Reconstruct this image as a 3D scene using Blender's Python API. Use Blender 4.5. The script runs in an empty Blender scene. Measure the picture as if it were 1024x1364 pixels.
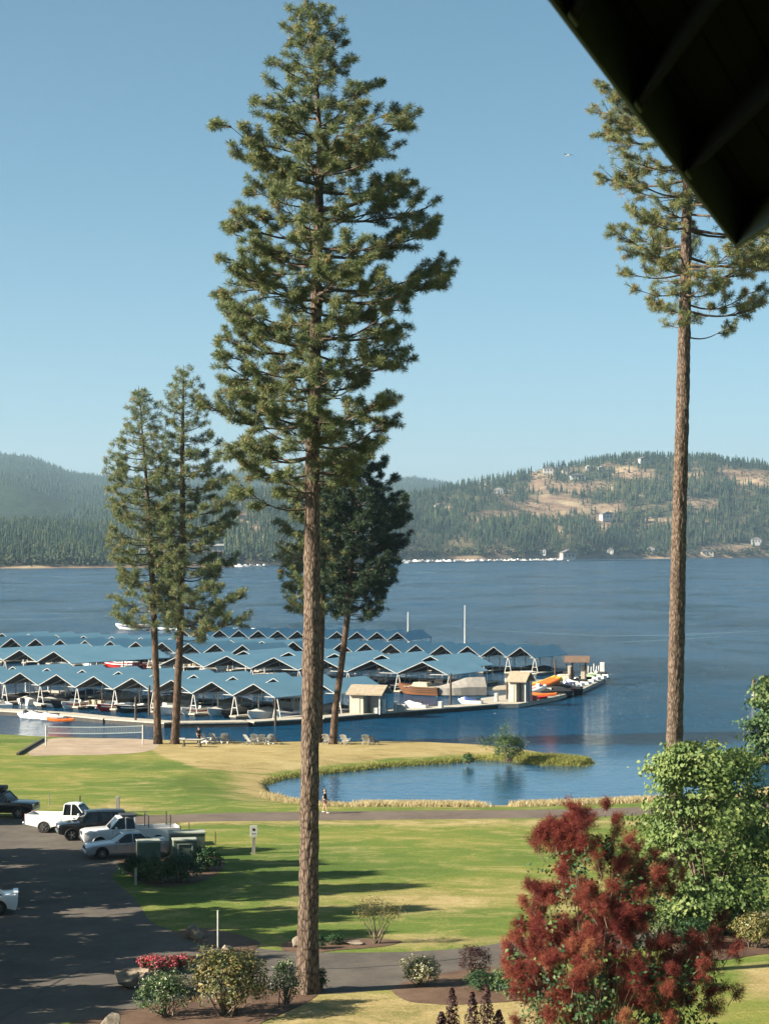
import bpy, bmesh, math, random
import numpy as np
from mathutils import Vector, Matrix, noise

R = math.radians
random.seed(7)
rng = np.random.default_rng(11)
S = bpy.context.scene
COL = S.collection

# ------------------------------------------------------------ camera, sky, sun, exposure
F, HX, HY, ZC = 2800.0, 512.0, 727.0, 20.0      # focal length in photo pixels, principal column, horizon row, eye height above the lake
cam = bpy.data.cameras.new('camera')
cam.sensor_fit = 'VERTICAL'
cam.sensor_height = 36.0
cam.sensor_width = 27.0
cam.lens = F / 1364 * 36.0
cam.shift_y = (HY - 682.0) / 1364
cam.clip_start = 0.2
cam.clip_end = 40000
cam.dof.use_dof = True
cam.dof.focus_distance = 140
cam.dof.aperture_fstop = 9.0
camo = bpy.data.objects.new('camera', cam)
COL.objects.link(camo)
camo.location = (0, 0, ZC)
camo.rotation_euler = (R(90), 0, 0)
S.camera = camo

SUN_AZ, SUN_EL = 17.0, 28.0                      # degrees behind the left-hand side, degrees above the horizon
sdir = Vector((-math.cos(R(SUN_AZ)) * math.cos(R(SUN_EL)), -math.sin(R(SUN_AZ)) * math.cos(R(SUN_EL)), math.sin(R(SUN_EL))))
W = bpy.data.worlds.new('World')
S.world = W
W.use_nodes = True
nt = W.node_tree
sky = nt.nodes.new('ShaderNodeTexSky')
sky.sky_type = 'NISHITA'
sky.sun_disc = False
sky.sun_elevation = R(SUN_EL)
sky.sun_rotation = math.atan2(sdir.x, sdir.y)
sky.altitude = 600
sky.air_density = .62
sky.dust_density = 1.5
sky.ozone_density = 1.0
nt.nodes['Background'].inputs['Strength'].default_value = 0.05
hsv = nt.nodes.new('ShaderNodeHueSaturation')      # the film's slightly green, softer blue
hsv.inputs['Hue'].default_value = .470
hsv.inputs['Saturation'].default_value = 1.06
nt.links.new(sky.outputs[0], hsv.inputs['Color'])
nt.links.new(hsv.outputs[0], nt.nodes['Background'].inputs[0])
sun = bpy.data.lights.new('sun', 'SUN')
sun.energy = 5.0
sun.angle = R(0.53)
sun.color = (1.0, 0.90, 0.74)
suno = bpy.data.objects.new('sun', sun)
COL.objects.link(suno)
suno.rotation_euler = (-sdir).to_track_quat('-Z', 'Y').to_euler()
S.view_settings.view_transform = 'Standard'
S.view_settings.look = 'None'
S.view_settings.exposure = 1.58
S.view_settings.gamma = 1.0
S.view_settings.use_curve_mapping = False
S.cycles.use_denoising = True
S.cycles.max_bounces = 6
S.cycles.diffuse_bounces = 2
S.cycles.glossy_bounces = 3
S.cycles.transmission_bounces = 4
S.cycles.transparent_max_bounces = 8
S.cycles.volume_bounces = 1
S.cycles.caustics_reflective = False
S.cycles.caustics_refractive = False

# ------------------------------------------------------------ places
def at(px, py, z):
    """world point at height z seen in photo pixel (px, py)"""
    d = (ZC - z) * F / (py - HY)
    return Vector(((px - HX) * d / F, d, z))
def atd(px, py, d):
    """world point at distance d seen in photo pixel (px, py)"""
    return Vector(((px - HX) * d / F, d, ZC + (HY - py) * d / F))
def plane_z(y):
    return 0.6 + 0.0117 * (205.0 - y)
def gnd(px, py):
    """point of the lawn slope in photo pixel (px, py)"""
    d = 17.0015 / ((py - HY) / F - 0.0117)
    return Vector(((px - HX) * d / F, d, plane_z(d)))

# ------------------------------------------------------------ materials
def nodes_of(name):
    m = bpy.data.materials.new(name)
    m.use_nodes = True
    n = m.node_tree
    return m, n, n.nodes['Principled BSDF'], n.nodes['Material Output']
def ramp(n, stops):
    r = n.nodes.new('ShaderNodeValToRGB')
    e = r.color_ramp.elements
    while len(e) < len(stops):
        e.new(0.5)
    for el, (p, c) in zip(e, stops):
        el.position = p
        el.color = (*c, 1)
    return r
def noise_node(n, scale, detail=4, rough=.55, coord='Object', stretch=None, dist=0):
    t = n.nodes.new('ShaderNodeTexCoord')
    x = n.nodes.new('ShaderNodeTexNoise')
    x.inputs['Scale'].default_value = scale
    x.inputs['Detail'].default_value = detail
    x.inputs['Roughness'].default_value = rough
    x.inputs['Distortion'].default_value = dist
    src = t.outputs[coord]
    if stretch:
        mp = n.nodes.new('ShaderNodeMapping')
        mp.inputs['Scale'].default_value = stretch
        n.links.new(src, mp.inputs[0])
        src = mp.outputs[0]
    n.links.new(src, x.inputs['Vector'])
    return x
def bump(n, b, fac, strength, dist):
    k = n.nodes.new('ShaderNodeBump')
    k.inputs['Strength'].default_value = strength
    k.inputs['Distance'].default_value = dist
    n.links.new(fac, k.inputs['Height'])
    n.links.new(k.outputs[0], b.inputs['Normal'])
    return k
def pm(name, c, c2=None, scale=3.0, rough=.7, metal=0.0, bumpd=0.0, coord='Object', stretch=None, spec=None, lo=.35, hi=.65, coat=0):
    m, n, b, o = nodes_of(name)
    b.inputs['Roughness'].default_value = rough
    b.inputs['Metallic'].default_value = metal
    if spec is not None:
        b.inputs['Specular IOR Level'].default_value = spec
    if coat:
        b.inputs['Coat Weight'].default_value = coat
        b.inputs['Coat Roughness'].default_value = .05
    c2 = c2 or tuple(v * .82 for v in c)
    x = noise_node(n, scale, 5, .6, coord, stretch)
    r = ramp(n, [(lo, c2), (hi, c)])
    n.links.new(x.outputs[0], r.inputs[0])
    n.links.new(r.outputs[0], b.inputs['Base Color'])
    if bumpd:
        bump(n, b, x.outputs[0], 1.0, bumpd)
    return m
def leafmat(name, stops, trans=.25, rough=.55, spec=.25):
    """foliage: each leaf or tuft keeps its own tint (attribute), some light passes through"""
    m, n, b, o = nodes_of(name)
    a = n.nodes.new('ShaderNodeAttribute')
    a.attribute_name = 'tint'
    r = ramp(n, stops)
    n.links.new(a.outputs['Fac'], r.inputs[0])
    n.links.new(r.outputs[0], b.inputs['Base Color'])
    b.inputs['Roughness'].default_value = rough
    b.inputs['Specular IOR Level'].default_value = spec
    t = n.nodes.new('ShaderNodeBsdfTranslucent')
    n.links.new(r.outputs[0], t.inputs[0])
    mx = n.nodes.new('ShaderNodeMixShader')
    mx.inputs[0].default_value = trans
    n.links.new(b.outputs[0], mx.inputs[1])
    n.links.new(t.outputs[0], mx.inputs[2])
    n.links.new(mx.outputs[0], o.inputs[0])
    return m

M = {}
M['needle'] = leafmat('needle', [(0, (.045, .080, .042)), (.42, (.125, .165, .066)), (.78, (.25, .262, .11)), (.97, (.32, .21, .09))], .3, .5, .3)
M['needle_dark'] = leafmat('needle_dark', [(0, (.009, .025, .018)), (.5, (.023, .046, .023)), (1, (.062, .082, .032))], .12, .5, .25)
M['leaf_maple'] = leafmat('leaf_maple', [(0, (.048, .095, .030)), (.5, (.122, .185, .052)), (1, (.235, .285, .092))], .3)
M['leaf_rhodo'] = leafmat('leaf_rhodo', [(0, (.018, .042, .015)), (.4, (.07, .085, .024)), (.7, (.17, .15, .045)), (1, (.27, .18, .07))], .2, .45, .4)
M['leaf_shrub'] = leafmat('leaf_shrub', [(0, (.015, .045, .018)), (.6, (.045, .095, .03)), (1, (.13, .17, .05))], .2)
M['leaf_juniper'] = leafmat('leaf_juniper', [(0, (.012, .04, .016)), (1, (.05, .11, .035))], .15)
M['leaf_purple'] = leafmat('leaf_purple', [(0, (.02, .012, .014)), (.6, (.055, .02, .022)), (1, (.11, .05, .04))], .2)
M['leaf_gold'] = leafmat('leaf_gold', [(0, (.06, .085, .02)), (.5, (.15, .15, .04)), (1, (.33, .24, .10))], .25)
M['leaf_willow'] = leafmat('leaf_willow', [(0, (.03, .07, .025)), (.6, (.08, .14, .045)), (1, (.18, .22, .08))], .3)
M['petal_white'] = leafmat('petal_white', [(0, (.5, .5, .3)), (1, (.75, .74, .55))], .2)
M['petal_red'] = leafmat('petal_red', [(0, (.34, .025, .04)), (.5, (.46, .06, .075)), (1, (.60, .22, .28))], .25)
M['plume'] = leafmat('plume', [(0, (.095, .020, .020)), (.45, (.205, .046, .036)), (.8, (.30, .092, .058)), (1, (.34, .16, .075))], .35, .8, .1)
M['hill_tree'] = leafmat('hill_tree', [(0, (.010, .024, .016)), (.6, (.027, .046, .023)), (1, (.070, .078, .034))], .05, .8, .1)
M['dry_grass'] = leafmat('dry_grass', [(0, (.22, .20, .07)), (.5, (.42, .34, .17)), (1, (.60, .50, .30))], .3, .8, .1)
M['shore_grass'] = leafmat('shore_grass', [(0, (.12, .16, .04)), (.6, (.26, .26, .07)), (1, (.42, .37, .14))], .3, .8, .1)

def bark_mat(name, dark, mid, light, sc=1.0):
    m, n, b, o = nodes_of(name)
    b.inputs['Roughness'].default_value = .92
    b.inputs['Specular IOR Level'].default_value = .15
    t = n.nodes.new('ShaderNodeTexCoord')
    mp = n.nodes.new('ShaderNodeMapping')
    mp.inputs['Scale'].default_value = (7 * sc, 7 * sc, 1.9 * sc)
    n.links.new(t.outputs['Object'], mp.inputs[0])
    v = n.nodes.new('ShaderNodeTexVoronoi')
    v.feature = 'DISTANCE_TO_EDGE'
    v.inputs['Scale'].default_value = 1.0
    nz = noise_node(n, 2.2, 5, .6)
    mixv = n.nodes.new('ShaderNodeMixRGB')
    mixv.inputs[0].default_value = .25
    n.links.new(mp.outputs[0], mixv.inputs[1])
    n.links.new(nz.outputs['Color'], mixv.inputs[2])
    n.links.new(mixv.outputs[0], v.inputs['Vector'])
    r = ramp(n, [(0, dark), (.10, mid), (.5, light)])
    n.links.new(v.outputs['Distance'], r.inputs[0])
    nz2 = noise_node(n, 6, 6, .7)
    r2 = ramp(n, [(.3, (.55, .55, .55)), (.7, (1.15, 1.08, 1.0))])
    n.links.new(nz2.outputs[0], r2.inputs[0])
    mu = n.nodes.new('ShaderNodeMixRGB')
    mu.blend_type = 'MULTIPLY'
    mu.inputs[0].default_value = .8
    n.links.new(r.outputs[0], mu.inputs[1])
    n.links.new(r2.outputs[0], mu.inputs[2])
    n.links.new(mu.outputs[0], b.inputs['Base Color'])
    bump(n, b, v.outputs['Distance'], .7, .05)
    return m
M['bark'] = bark_mat('bark', (.026, .019, .015), (.125, .092, .070), (.25, .20, .16), 1.9)
M['canvas_grey'] = pm('canvas_grey', (.30, .28, .245), (.22, .205, .18), 2.0, .9)
M['bark_far'] = bark_mat('bark_far', (.03, .021, .016), (.10, .068, .048), (.17, .115, .080), .8)
M['twig'] = pm('twig', (.12, .085, .06), (.05, .036, .027), 4, .9)
M['stem'] = pm('stem', (.22, .17, .12), (.10, .075, .05), 5, .9)

M['roof_blue'] = None
def roof_mat():
    m, n, b, o = nodes_of('roof_blue')
    b.inputs['Roughness'].default_value = .42
    b.inputs['Specular IOR Level'].default_value = .5
    x = noise_node(n, .55, 6, .65, 'Object', (1, .35, 1))
    r = ramp(n, [(.25, (.125, .265, .345)), (.55, (.17, .325, .41)), (.75, (.235, .38, .45))])
    n.links.new(x.outputs[0], r.inputs[0])
    n.links.new(r.outputs[0], b.inputs['Base Color'])
    t = n.nodes.new('ShaderNodeTexCoord')
    w = n.nodes.new('ShaderNodeTexWave')
    w.wave_type = 'BANDS'
    w.bands_direction = 'Y'
    w.inputs['Scale'].default_value = .55
    n.links.new(t.outputs['Object'], w.inputs['Vector'])
    bump(n, b, w.outputs[0], .5, .04)
    return m
M['roof_blue'] = roof_mat()
M['rake_grey'] = pm('rake_grey', (.40, .41, .39), (.28, .29, .28), 2.0, .6)
M['roof_under_shade'] = pm('roof_under_shade', (.030, .032, .032), (.018, .019, .020), 1.0, .9)  # shade inside the gables, painted as a near-black underside of the roof panels
M['white_paint'] = pm('white_paint', (.56, .55, .51), (.42, .41, .38), 2.0, .5)
M['steel_post'] = pm('steel_post', (.52, .52, .48), (.36, .37, .35), 2.5, .5)
M['dark_steel'] = pm('dark_steel', (.05, .052, .055), (.03, .03, .032), 4, .55)
M['dock_wood'] = pm('dock_wood', (.46, .42, .34), (.30, .27, .22), 1.3, .85, bumpd=.01, stretch=(1, 6, 1))
M['dock_side'] = pm('dock_side', (.05, .045, .04), (.025, .024, .022), 2, .8)
M['pile_wood'] = pm('pile_wood', (.09, .065, .045), (.035, .026, .02), 3, .9, stretch=(4, 4, .6))
M['hull_white'] = pm('hull_white', (.78, .78, .75), (.68, .68, .65), 1.0, .25, spec=.5)
M['hull_black'] = pm('hull_black', (.015, .017, .02), (.01, .011, .013), 1.0, .2)
M['hull_red'] = pm('hull_red', (.42, .03, .025), (.34, .022, .02), 1.0, .25)
M['hull_blue'] = pm('hull_blue', (.03, .07, .22), (.02, .05, .16), 1.0, .25)
M['hull_wood'] = pm('hull_wood', (.20, .085, .035), (.12, .05, .022), 2.0, .35, stretch=(.4, 4, 4))
M['canvas_tan'] = pm('canvas_tan', (.40, .34, .25), (.31, .265, .19), 2.0, .9)
M['canvas_blue'] = pm('canvas_blue', (.05, .09, .20), (.035, .065, .15), 2.0, .9)
M['canvas_red'] = pm('canvas_red', (.36, .025, .03), (.26, .018, .02), 2.0, .9)
M['canvas_black'] = pm('canvas_black', (.025, .027, .03), (.016, .017, .02), 2.0, .85)
M['canvas_green'] = pm('canvas_green', (.30, .40, .26), (.22, .31, .19), 2.0, .9)
M['canvas_white'] = pm('canvas_white', (.66, .65, .60), (.55, .54, .50), 2.0, .8)
M['orange'] = pm('orange', (.70, .17, .025), (.55, .12, .02), 2.0, .5)
M['yellow'] = pm('yellow', (.70, .50, .06), (.55, .38, .04), 2.0, .5)
M['red'] = pm('red', (.55, .03, .03), (.42, .025, .025), 2.0, .5)
M['seat_vinyl'] = pm('seat_vinyl', (.55, .53, .48), (.42, .40, .36), 3, .6)
M['rubber'] = pm('rubber', (.015, .015, .016), (.010, .010, .010), 6, .85)
M['chrome'] = pm('chrome', (.60, .60, .60), (.48, .48, .48), 3, .25, 1.0)
def glass_mat(name, c, rough=.05):
    m, n, b, o = nodes_of(name)
    x = noise_node(n, 1.5, 3)
    r = ramp(n, [(.3, tuple(v * .7 for v in c)), (.7, c)])
    n.links.new(x.outputs[0], r.inputs[0])
    n.links.new(r.outputs[0], b.inputs['Base Color'])
    b.inputs['Roughness'].default_value = rough
    b.inputs['Specular IOR Level'].default_value = .5
    return m
M['car_glass'] = glass_mat('car_glass', (.012, .016, .02))
M['windshield'] = glass_mat('windshield', (.05, .065, .08))
M['paint_white'] = pm('paint_white', (.76, .76, .75), (.71, .71, .70), .8, .3, coat=.6)
M['paint_silver'] = pm('paint_silver', (.40, .42, .45), (.35, .37, .40), .8, .32, .35, coat=.6)
M['paint_black'] = pm('paint_black', (.010, .011, .013), (.008, .009, .010), .8, .28, coat=.5)
M['paint_grey'] = pm('paint_grey', (.05, .06, .075), (.04, .05, .06), .8, .3, coat=.5)
M['lamp_glass'] = pm('lamp_glass', (.75, .76, .76), (.6, .6, .62), 8, .12)
M['lamp_red'] = pm('lamp_red', (.35, .012, .012), (.25, .01, .01), 8, .2)
M['trim_black'] = pm('trim_black', (.02, .02, .021), (.014, .014, .015), 4, .6)
M['wall_tan'] = pm('wall_tan', (.47, .42, .33), (.38, .34, .27), 1.5, .85)
M['shingle_tan'] = pm('shingle_tan', (.33, .27, .19), (.22, .18, .13), 2.5, .9)
M['shingle_brown'] = pm('shingle_brown', (.16, .105, .07), (.10, .065, .045), 2.5, .9)
M['box_green'] = pm('box_green', (.115, .155, .11), (.085, .12, .085), 1.5, .6)
M['box_top'] = pm('box_top', (.34, .36, .30), (.26, .28, .23), 1.5, .7)
M['post_grey'] = pm('post_grey', (.30, .28, .24), (.20, .185, .16), 3, .85, stretch=(3, 3, .6))
M['post_dark'] = pm('post_dark', (.09, .07, .05), (.05, .04, .03), 3, .85)
M['rock'] = pm('rock', (.34, .275, .20), (.15, .12, .09), 2.2, .92, bumpd=.06)
M['rock_grey'] = pm('rock_grey', (.27, .225, .165), (.11, .095, .072), 2.0, .92, bumpd=.08)
M['net'] = pm('net', (.48, .56, .55), (.42, .50, .49), 3, .8)
M['skin'] = pm('skin', (.50, .31, .22), (.44, .27, .19), 6, .6)
M['cloth_black'] = pm('cloth_black', (.018, .018, .022), (.012, .012, .014), 6, .9)
M['cloth_white'] = pm('cloth_white', (.66, .64, .62), (.55, .53, .52), 6, .9)
M['cloth_pink'] = pm('cloth_pink', (.60, .36, .34), (.5, .3, .28), 6, .9)
M['hair'] = pm('hair', (.045, .028, .018), (.025, .016, .011), 8, .7)
M['hair_fair'] = pm('hair_fair', (.32, .22, .12), (.22, .15, .08), 8, .7)
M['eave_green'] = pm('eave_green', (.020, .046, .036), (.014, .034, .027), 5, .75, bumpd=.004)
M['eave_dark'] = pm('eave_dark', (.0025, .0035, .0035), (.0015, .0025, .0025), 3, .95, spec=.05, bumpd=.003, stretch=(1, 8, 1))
M['house_white'] = pm('house_white', (.50, .49, .45), (.38, .375, .35), .3, .8)
M['house_tan'] = pm('house_tan', (.50, .43, .33), (.40, .34, .26), .3, .8)
M['house_grey'] = pm('house_grey', (.30, .30, .29), (.22, .22, .21), .3, .8)
M['roof_grey'] = pm('roof_grey', (.16, .15, .14), (.10, .095, .09), .3, .85)
M['condo_wall'] = pm('condo_wall', (.62, .55, .42), (.52, .46, .35), .1, .85)
M['dark_recess'] = pm('dark_recess', (.05, .05, .05), (.035, .035, .04), .5, .6)

# ------------------------------------------------------------ mesh helpers
def np_mesh(name, V, tris=None, quads=None, mats=(), tint=None, smooth=False, midx=None):
    me = bpy.data.meshes.new(name)
    V = np.asarray(V, dtype=np.float32).reshape(-1, 3)
    nt_ = 0 if tris is None else len(tris)
    nq = 0 if quads is None else len(quads)
    loops = []
    if nt_:
        loops.append(np.asarray(tris, dtype=np.int32).reshape(-1))
    if nq:
        loops.append(np.asarray(quads, dtype=np.int32).reshape(-1))
    L = np.concatenate(loops)
    me.vertices.add(len(V))
    me.vertices.foreach_set('co', V.reshape(-1))
    me.loops.add(len(L))
    me.loops.foreach_set('vertex_index', L)
    me.polygons.add(nt_ + nq)
    starts = np.concatenate([np.arange(nt_) * 3, nt_ * 3 + np.arange(nq) * 4]).astype(np.int32)
    me.polygons.foreach_set('loop_start', starts)
    if midx is not None:
        me.polygons.foreach_set('material_index', np.asarray(midx, dtype=np.int32))
    me.update(calc_edges=True)
    if smooth:
        me.polygons.foreach_set('use_smooth', np.ones(nt_ + nq, dtype=bool))
    if tint is not None:
        a = me.attributes.new('tint', 'FLOAT', 'POINT')
        a.data.foreach_set('value', np.asarray(tint, dtype=np.float32))
    for m in mats:
        me.materials.append(m)
    return me
def link(name, data, parent=None, loc=None):
    o = bpy.data.objects.new(name, data)
    COL.objects.link(o)
    if parent is not None:
        o.parent = parent
    if loc is not None:
        o.location = loc
    return o
def thing(name, label, cat, loc=(0, 0, 0), rotz=0.0, group=None):
    o = bpy.data.objects.new(name, None)
    o.empty_display_size = .3
    COL.objects.link(o)
    o.location = loc
    o.rotation_euler = (0, 0, rotz)
    return tag(o, label, cat, group)
def tag(o, label, cat, group=None):
    o['label'] = label
    o['category'] = cat
    if group:
        o['group'] = group
    return o
def struct(o):
    o['kind'] = 'structure'
    return o
def stuff(o, label=None, cat=None):
    o['kind'] = 'stuff'
    if label:
        o['label'] = label
        o['category'] = cat
    return o
KIDS = {}
def copy_tree(o, parent=None):
    c = o.copy()
    COL.objects.link(c)
    if parent is not None:
        c.parent = parent
    for ch in KIDS[o.name]:
        copy_tree(ch, c)
    return c
def remember(o):
    """note a prototype's children once, so that copying is quick"""
    KIDS[o.name] = list(o.children)
    for ch in o.children:
        remember(ch)

class MB:
    """collects simple shapes into one mesh"""
    def __init__(self):
        self.v, self.f, self.mi = [], [], []
        self.k = 0
    def add(self, vs, fs, k=None):
        b = len(self.v)
        self.v += [tuple(v) for v in vs]
        self.f += [tuple(i + b for i in f) for f in fs]
        self.mi += [self.k if k is None else k] * len(fs)
        return self
    def box(self, c, s, rot=None, taper=1.0, k=None):
        hx, hy, hz = s[0] / 2, s[1] / 2, s[2] / 2
        vs = [Vector((sx * hx * (taper if sz > 0 else 1), sy * hy * (taper if sz > 0 else 1), sz * hz)) for sz in (-1, 1) for sy in (-1, 1) for sx in (-1, 1)]
        if rot is not None:
            vs = [rot @ v for v in vs]
        c = Vector(c)
        return self.add([v + c for v in vs], [(0, 2, 3, 1), (4, 5, 7, 6), (0, 1, 5, 4), (2, 6, 7, 3), (0, 4, 6, 2), (1, 3, 7, 5)], k)
    def bar(self, a, b, w, h=None, k=None, up=Vector((0, 0, 1))):
        a, b = Vector(a), Vector(b)
        d = (b - a)
        z = d.normalized()
        u = up if abs(z.dot(up)) < .97 else Vector((0, 1, 0))
        x = z.cross(u).normalized()
        y = x.cross(z).normalized()
        m = Matrix((x, y, z)).transposed()
        return self.box((a + b) / 2, (w, h or w, d.length), m, k=k)
    def tube(self, pts, rad, n=8, k=None, cap=True):
        pts = [Vector(p) for p in pts]
        rad = rad if hasattr(rad, '__len__') else [rad] * len(pts)
        vs, fs = [], []
        x = None
        for i, p in enumerate(pts):
            t = (pts[min(i + 1, len(pts) - 1)] - pts[max(i - 1, 0)]).normalized()
            if x is None:
                x = t.cross(Vector((0, 0, 1)) if abs(t.z) < .9 else Vector((1, 0, 0))).normalized()
            x = (x - t * x.dot(t)).normalized()
            y = t.cross(x)
            for j in range(n):
                a = 2 * math.pi * j / n
                vs.append(p + (x * math.cos(a) + y * math.sin(a)) * rad[i])
        for i in range(len(pts) - 1):
            for j in range(n):
                fs.append((i * n + j, i * n + (j + 1) % n, (i + 1) * n + (j + 1) % n, (i + 1) * n + j))
        if cap:
            fs.append(tuple(range(n - 1, -1, -1)))
            fs.append(tuple((len(pts) - 1) * n + j for j in range(n)))
        return self.add(vs, fs, k)
    def loft(self, rings, k=None, closed=False, caps=True):
        n = len(rings[0])
        vs = [p for r in rings for p in r]
        fs = []
        for i in range(len(rings) - 1):
            for j in range(n if closed else n - 1):
                j2 = (j + 1) % n
                fs.append((i * n + j, i * n + j2, (i + 1) * n + j2, (i + 1) * n + j))
        if caps:
            fs.append(tuple(range(n - 1, -1, -1)))
            fs.append(tuple((len(rings) - 1) * n + j for j in range(n)))
        return self.add(vs, fs, k)
    def prism(self, poly, y0, y1, k=None, ax='y'):
        """polygon in the x-z plane pushed along y"""
        n = len(poly)
        if ax == 'y':
            vs = [(p[0], y0, p[1]) for p in poly] + [(p[0], y1, p[1]) for p in poly]
        else:
            vs = [(p[0], p[1], y0) for p in poly] + [(p[0], p[1], y1) for p in poly]
        fs = [tuple(range(n)), tuple(range(2 * n - 1, n - 1, -1))]
        for i in range(n):
            j = (i + 1) % n
            fs.append((i, i + n, j + n, j))
        return self.add(vs, fs, k)
    def sphere(self, c, r, seg=12, rings=8, k=None, sq=(1, 1, 1)):
        c = Vector(c)
        vs, fs = [], []
        for i in range(rings + 1):
            th = math.pi * i / rings
            for j in range(seg):
                a = 2 * math.pi * j / seg
                vs.append(c + Vector((math.sin(th) * math.cos(a) * r * sq[0], math.sin(th) * math.sin(a) * r * sq[1], math.cos(th) * r * sq[2])))
        for i in range(rings):
            for j in range(seg):
                fs.append((i * seg + j, (i + 1) * seg + j, (i + 1) * seg + (j + 1) % seg, i * seg + (j + 1) % seg))
        return self.add(vs, fs, k)
    def mesh(self, name, mats, smooth=False, bevel=0, segs=2):
        me = bpy.data.meshes.new(name)
        me.from_pydata(self.v, [], self.f)
        if not isinstance(mats, (list, tuple)):
            mats = [mats]
        for m in mats:
            me.materials.append(m)
        me.polygons.foreach_set('material_index', self.mi)
        bm = bmesh.new()
        bm.from_mesh(me)
        bmesh.ops.remove_doubles(bm, verts=bm.verts, dist=1e-5)
        bmesh.ops.recalc_face_normals(bm, faces=bm.faces)
        if bevel:
            ed = [e for e in bm.edges if len(e.link_faces) == 2 and e.calc_face_angle(0) > R(25)]
            bmesh.ops.bevel(bm, geom=ed, offset=bevel, segments=segs, affect='EDGES', clamp_overlap=True, profile=.5)
        if smooth:
            for f in bm.faces:
                f.smooth = True
            for e in bm.edges:
                if len(e.link_faces) == 2 and e.calc_face_angle(0) > R(38):
                    e.smooth = False
        bm.to_mesh(me)
        bm.free()
        return me
    def obj(self, name, mats, parent=None, loc=None, **kw):
        return link(name, self.mesh(name, mats, **kw), parent, loc)

# ---- clouds of small leaf faces
def unit(a):
    return a / np.maximum(np.linalg.norm(a, axis=-1, keepdims=True), 1e-9)
def needles(C, D, rad, n, width, spread=.75, tint=None, jit=.12):
    """tufts: n thin needles fanning from each centre C along direction D"""
    m = len(C)
    C = np.repeat(C, n, 0)
    D = np.repeat(D, n, 0)
    rad = np.repeat(rad * np.ones(m), n) * rng.uniform(.7, 1.1, m * n)
    d = unit(D * (1 - spread) + unit(rng.normal(size=(m * n, 3))) * spread)
    base = C - D * (rad * .35)[:, None] * rng.uniform(0, 1, (m * n, 1))
    tip = base + d * rad[:, None]
    side = unit(np.cross(d, rng.normal(size=(m * n, 3)))) * (width * .5)
    mid = base + d * (rad * .45)[:, None]
    V = np.stack([base, mid + side, tip, mid - side], 1).reshape(-1, 3)
    q = np.arange(m * n * 4, dtype=np.int32).reshape(-1, 4)
    t = rng.uniform(0, 1, m) if tint is None else tint
    T = np.repeat(np.repeat(t, n) + rng.normal(0, jit, m * n), 4)
    return V, q, np.clip(T, 0, 1)
def leaves(C, N, size, aspect=.55, tint=None, jit=.15, fold=.25):
    """single folded leaves at C facing roughly N"""
    m = len(C)
    size = size * np.ones(m) * rng.uniform(.7, 1.2, m)
    N = unit(N + rng.normal(0, .45, (m, 3)))
    a = unit(np.cross(N, rng.normal(size=(m, 3))))
    b = np.cross(N, a)
    L = size[:, None]
    p0 = C - a * L * .5
    p2 = C + a * L * .5 - N * L * .12
    p1 = C + b * L * .5 * aspect + N * L * fold * .4
    p3 = C - b * L * .5 * aspect + N * L * fold * .4
    V = np.stack([p0, p1, p2, p3], 1).reshape(-1, 3)
    i = np.arange(m, dtype=np.int32)[:, None] * 4
    tr = np.concatenate([i + np.array([[0, 1, 2]]), i + np.array([[0, 2, 3]])], 0).astype(np.int32)
    t = rng.uniform(0, 1, m) if tint is None else tint
    T = np.repeat(np.clip(t + rng.normal(0, jit, m), 0, 1), 4)
    return V, tr, T
def tubes(paths, radii, n=4):
    """many tapered twigs as one vertex/quads pair"""
    Vs, Qs = [], []
    off = 0
    for P, r in zip(paths, radii):
        P = np.asarray(P)
        k = len(P)
        t = unit(np.gradient(P, axis=0))
        ref = np.where(np.abs(t[:, 2:3]) < .9, np.array([[0, 0, 1.]]), np.array([[1., 0, 0]]))
        x = unit(np.cross(t, ref))
        y = np.cross(t, x)
        a = np.arange(n) * 2 * math.pi / n
        ring = P[:, None, :] + (x[:, None, :] * np.cos(a)[None, :, None] + y[:, None, :] * np.sin(a)[None, :, None]) * np.asarray(r)[:, None, None]
        Vs.append(ring.reshape(-1, 3))
        i, j = np.meshgrid(np.arange(k - 1), np.arange(n), indexing='ij')
        q = np.stack([i * n + j, i * n + (j + 1) % n, (i + 1) * n + (j + 1) % n, (i + 1) * n + j], -1).reshape(-1, 4) + off
        Qs.append(q)
        off += k * n
    return np.concatenate(Vs), np.concatenate(Qs).astype(np.int32)
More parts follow.
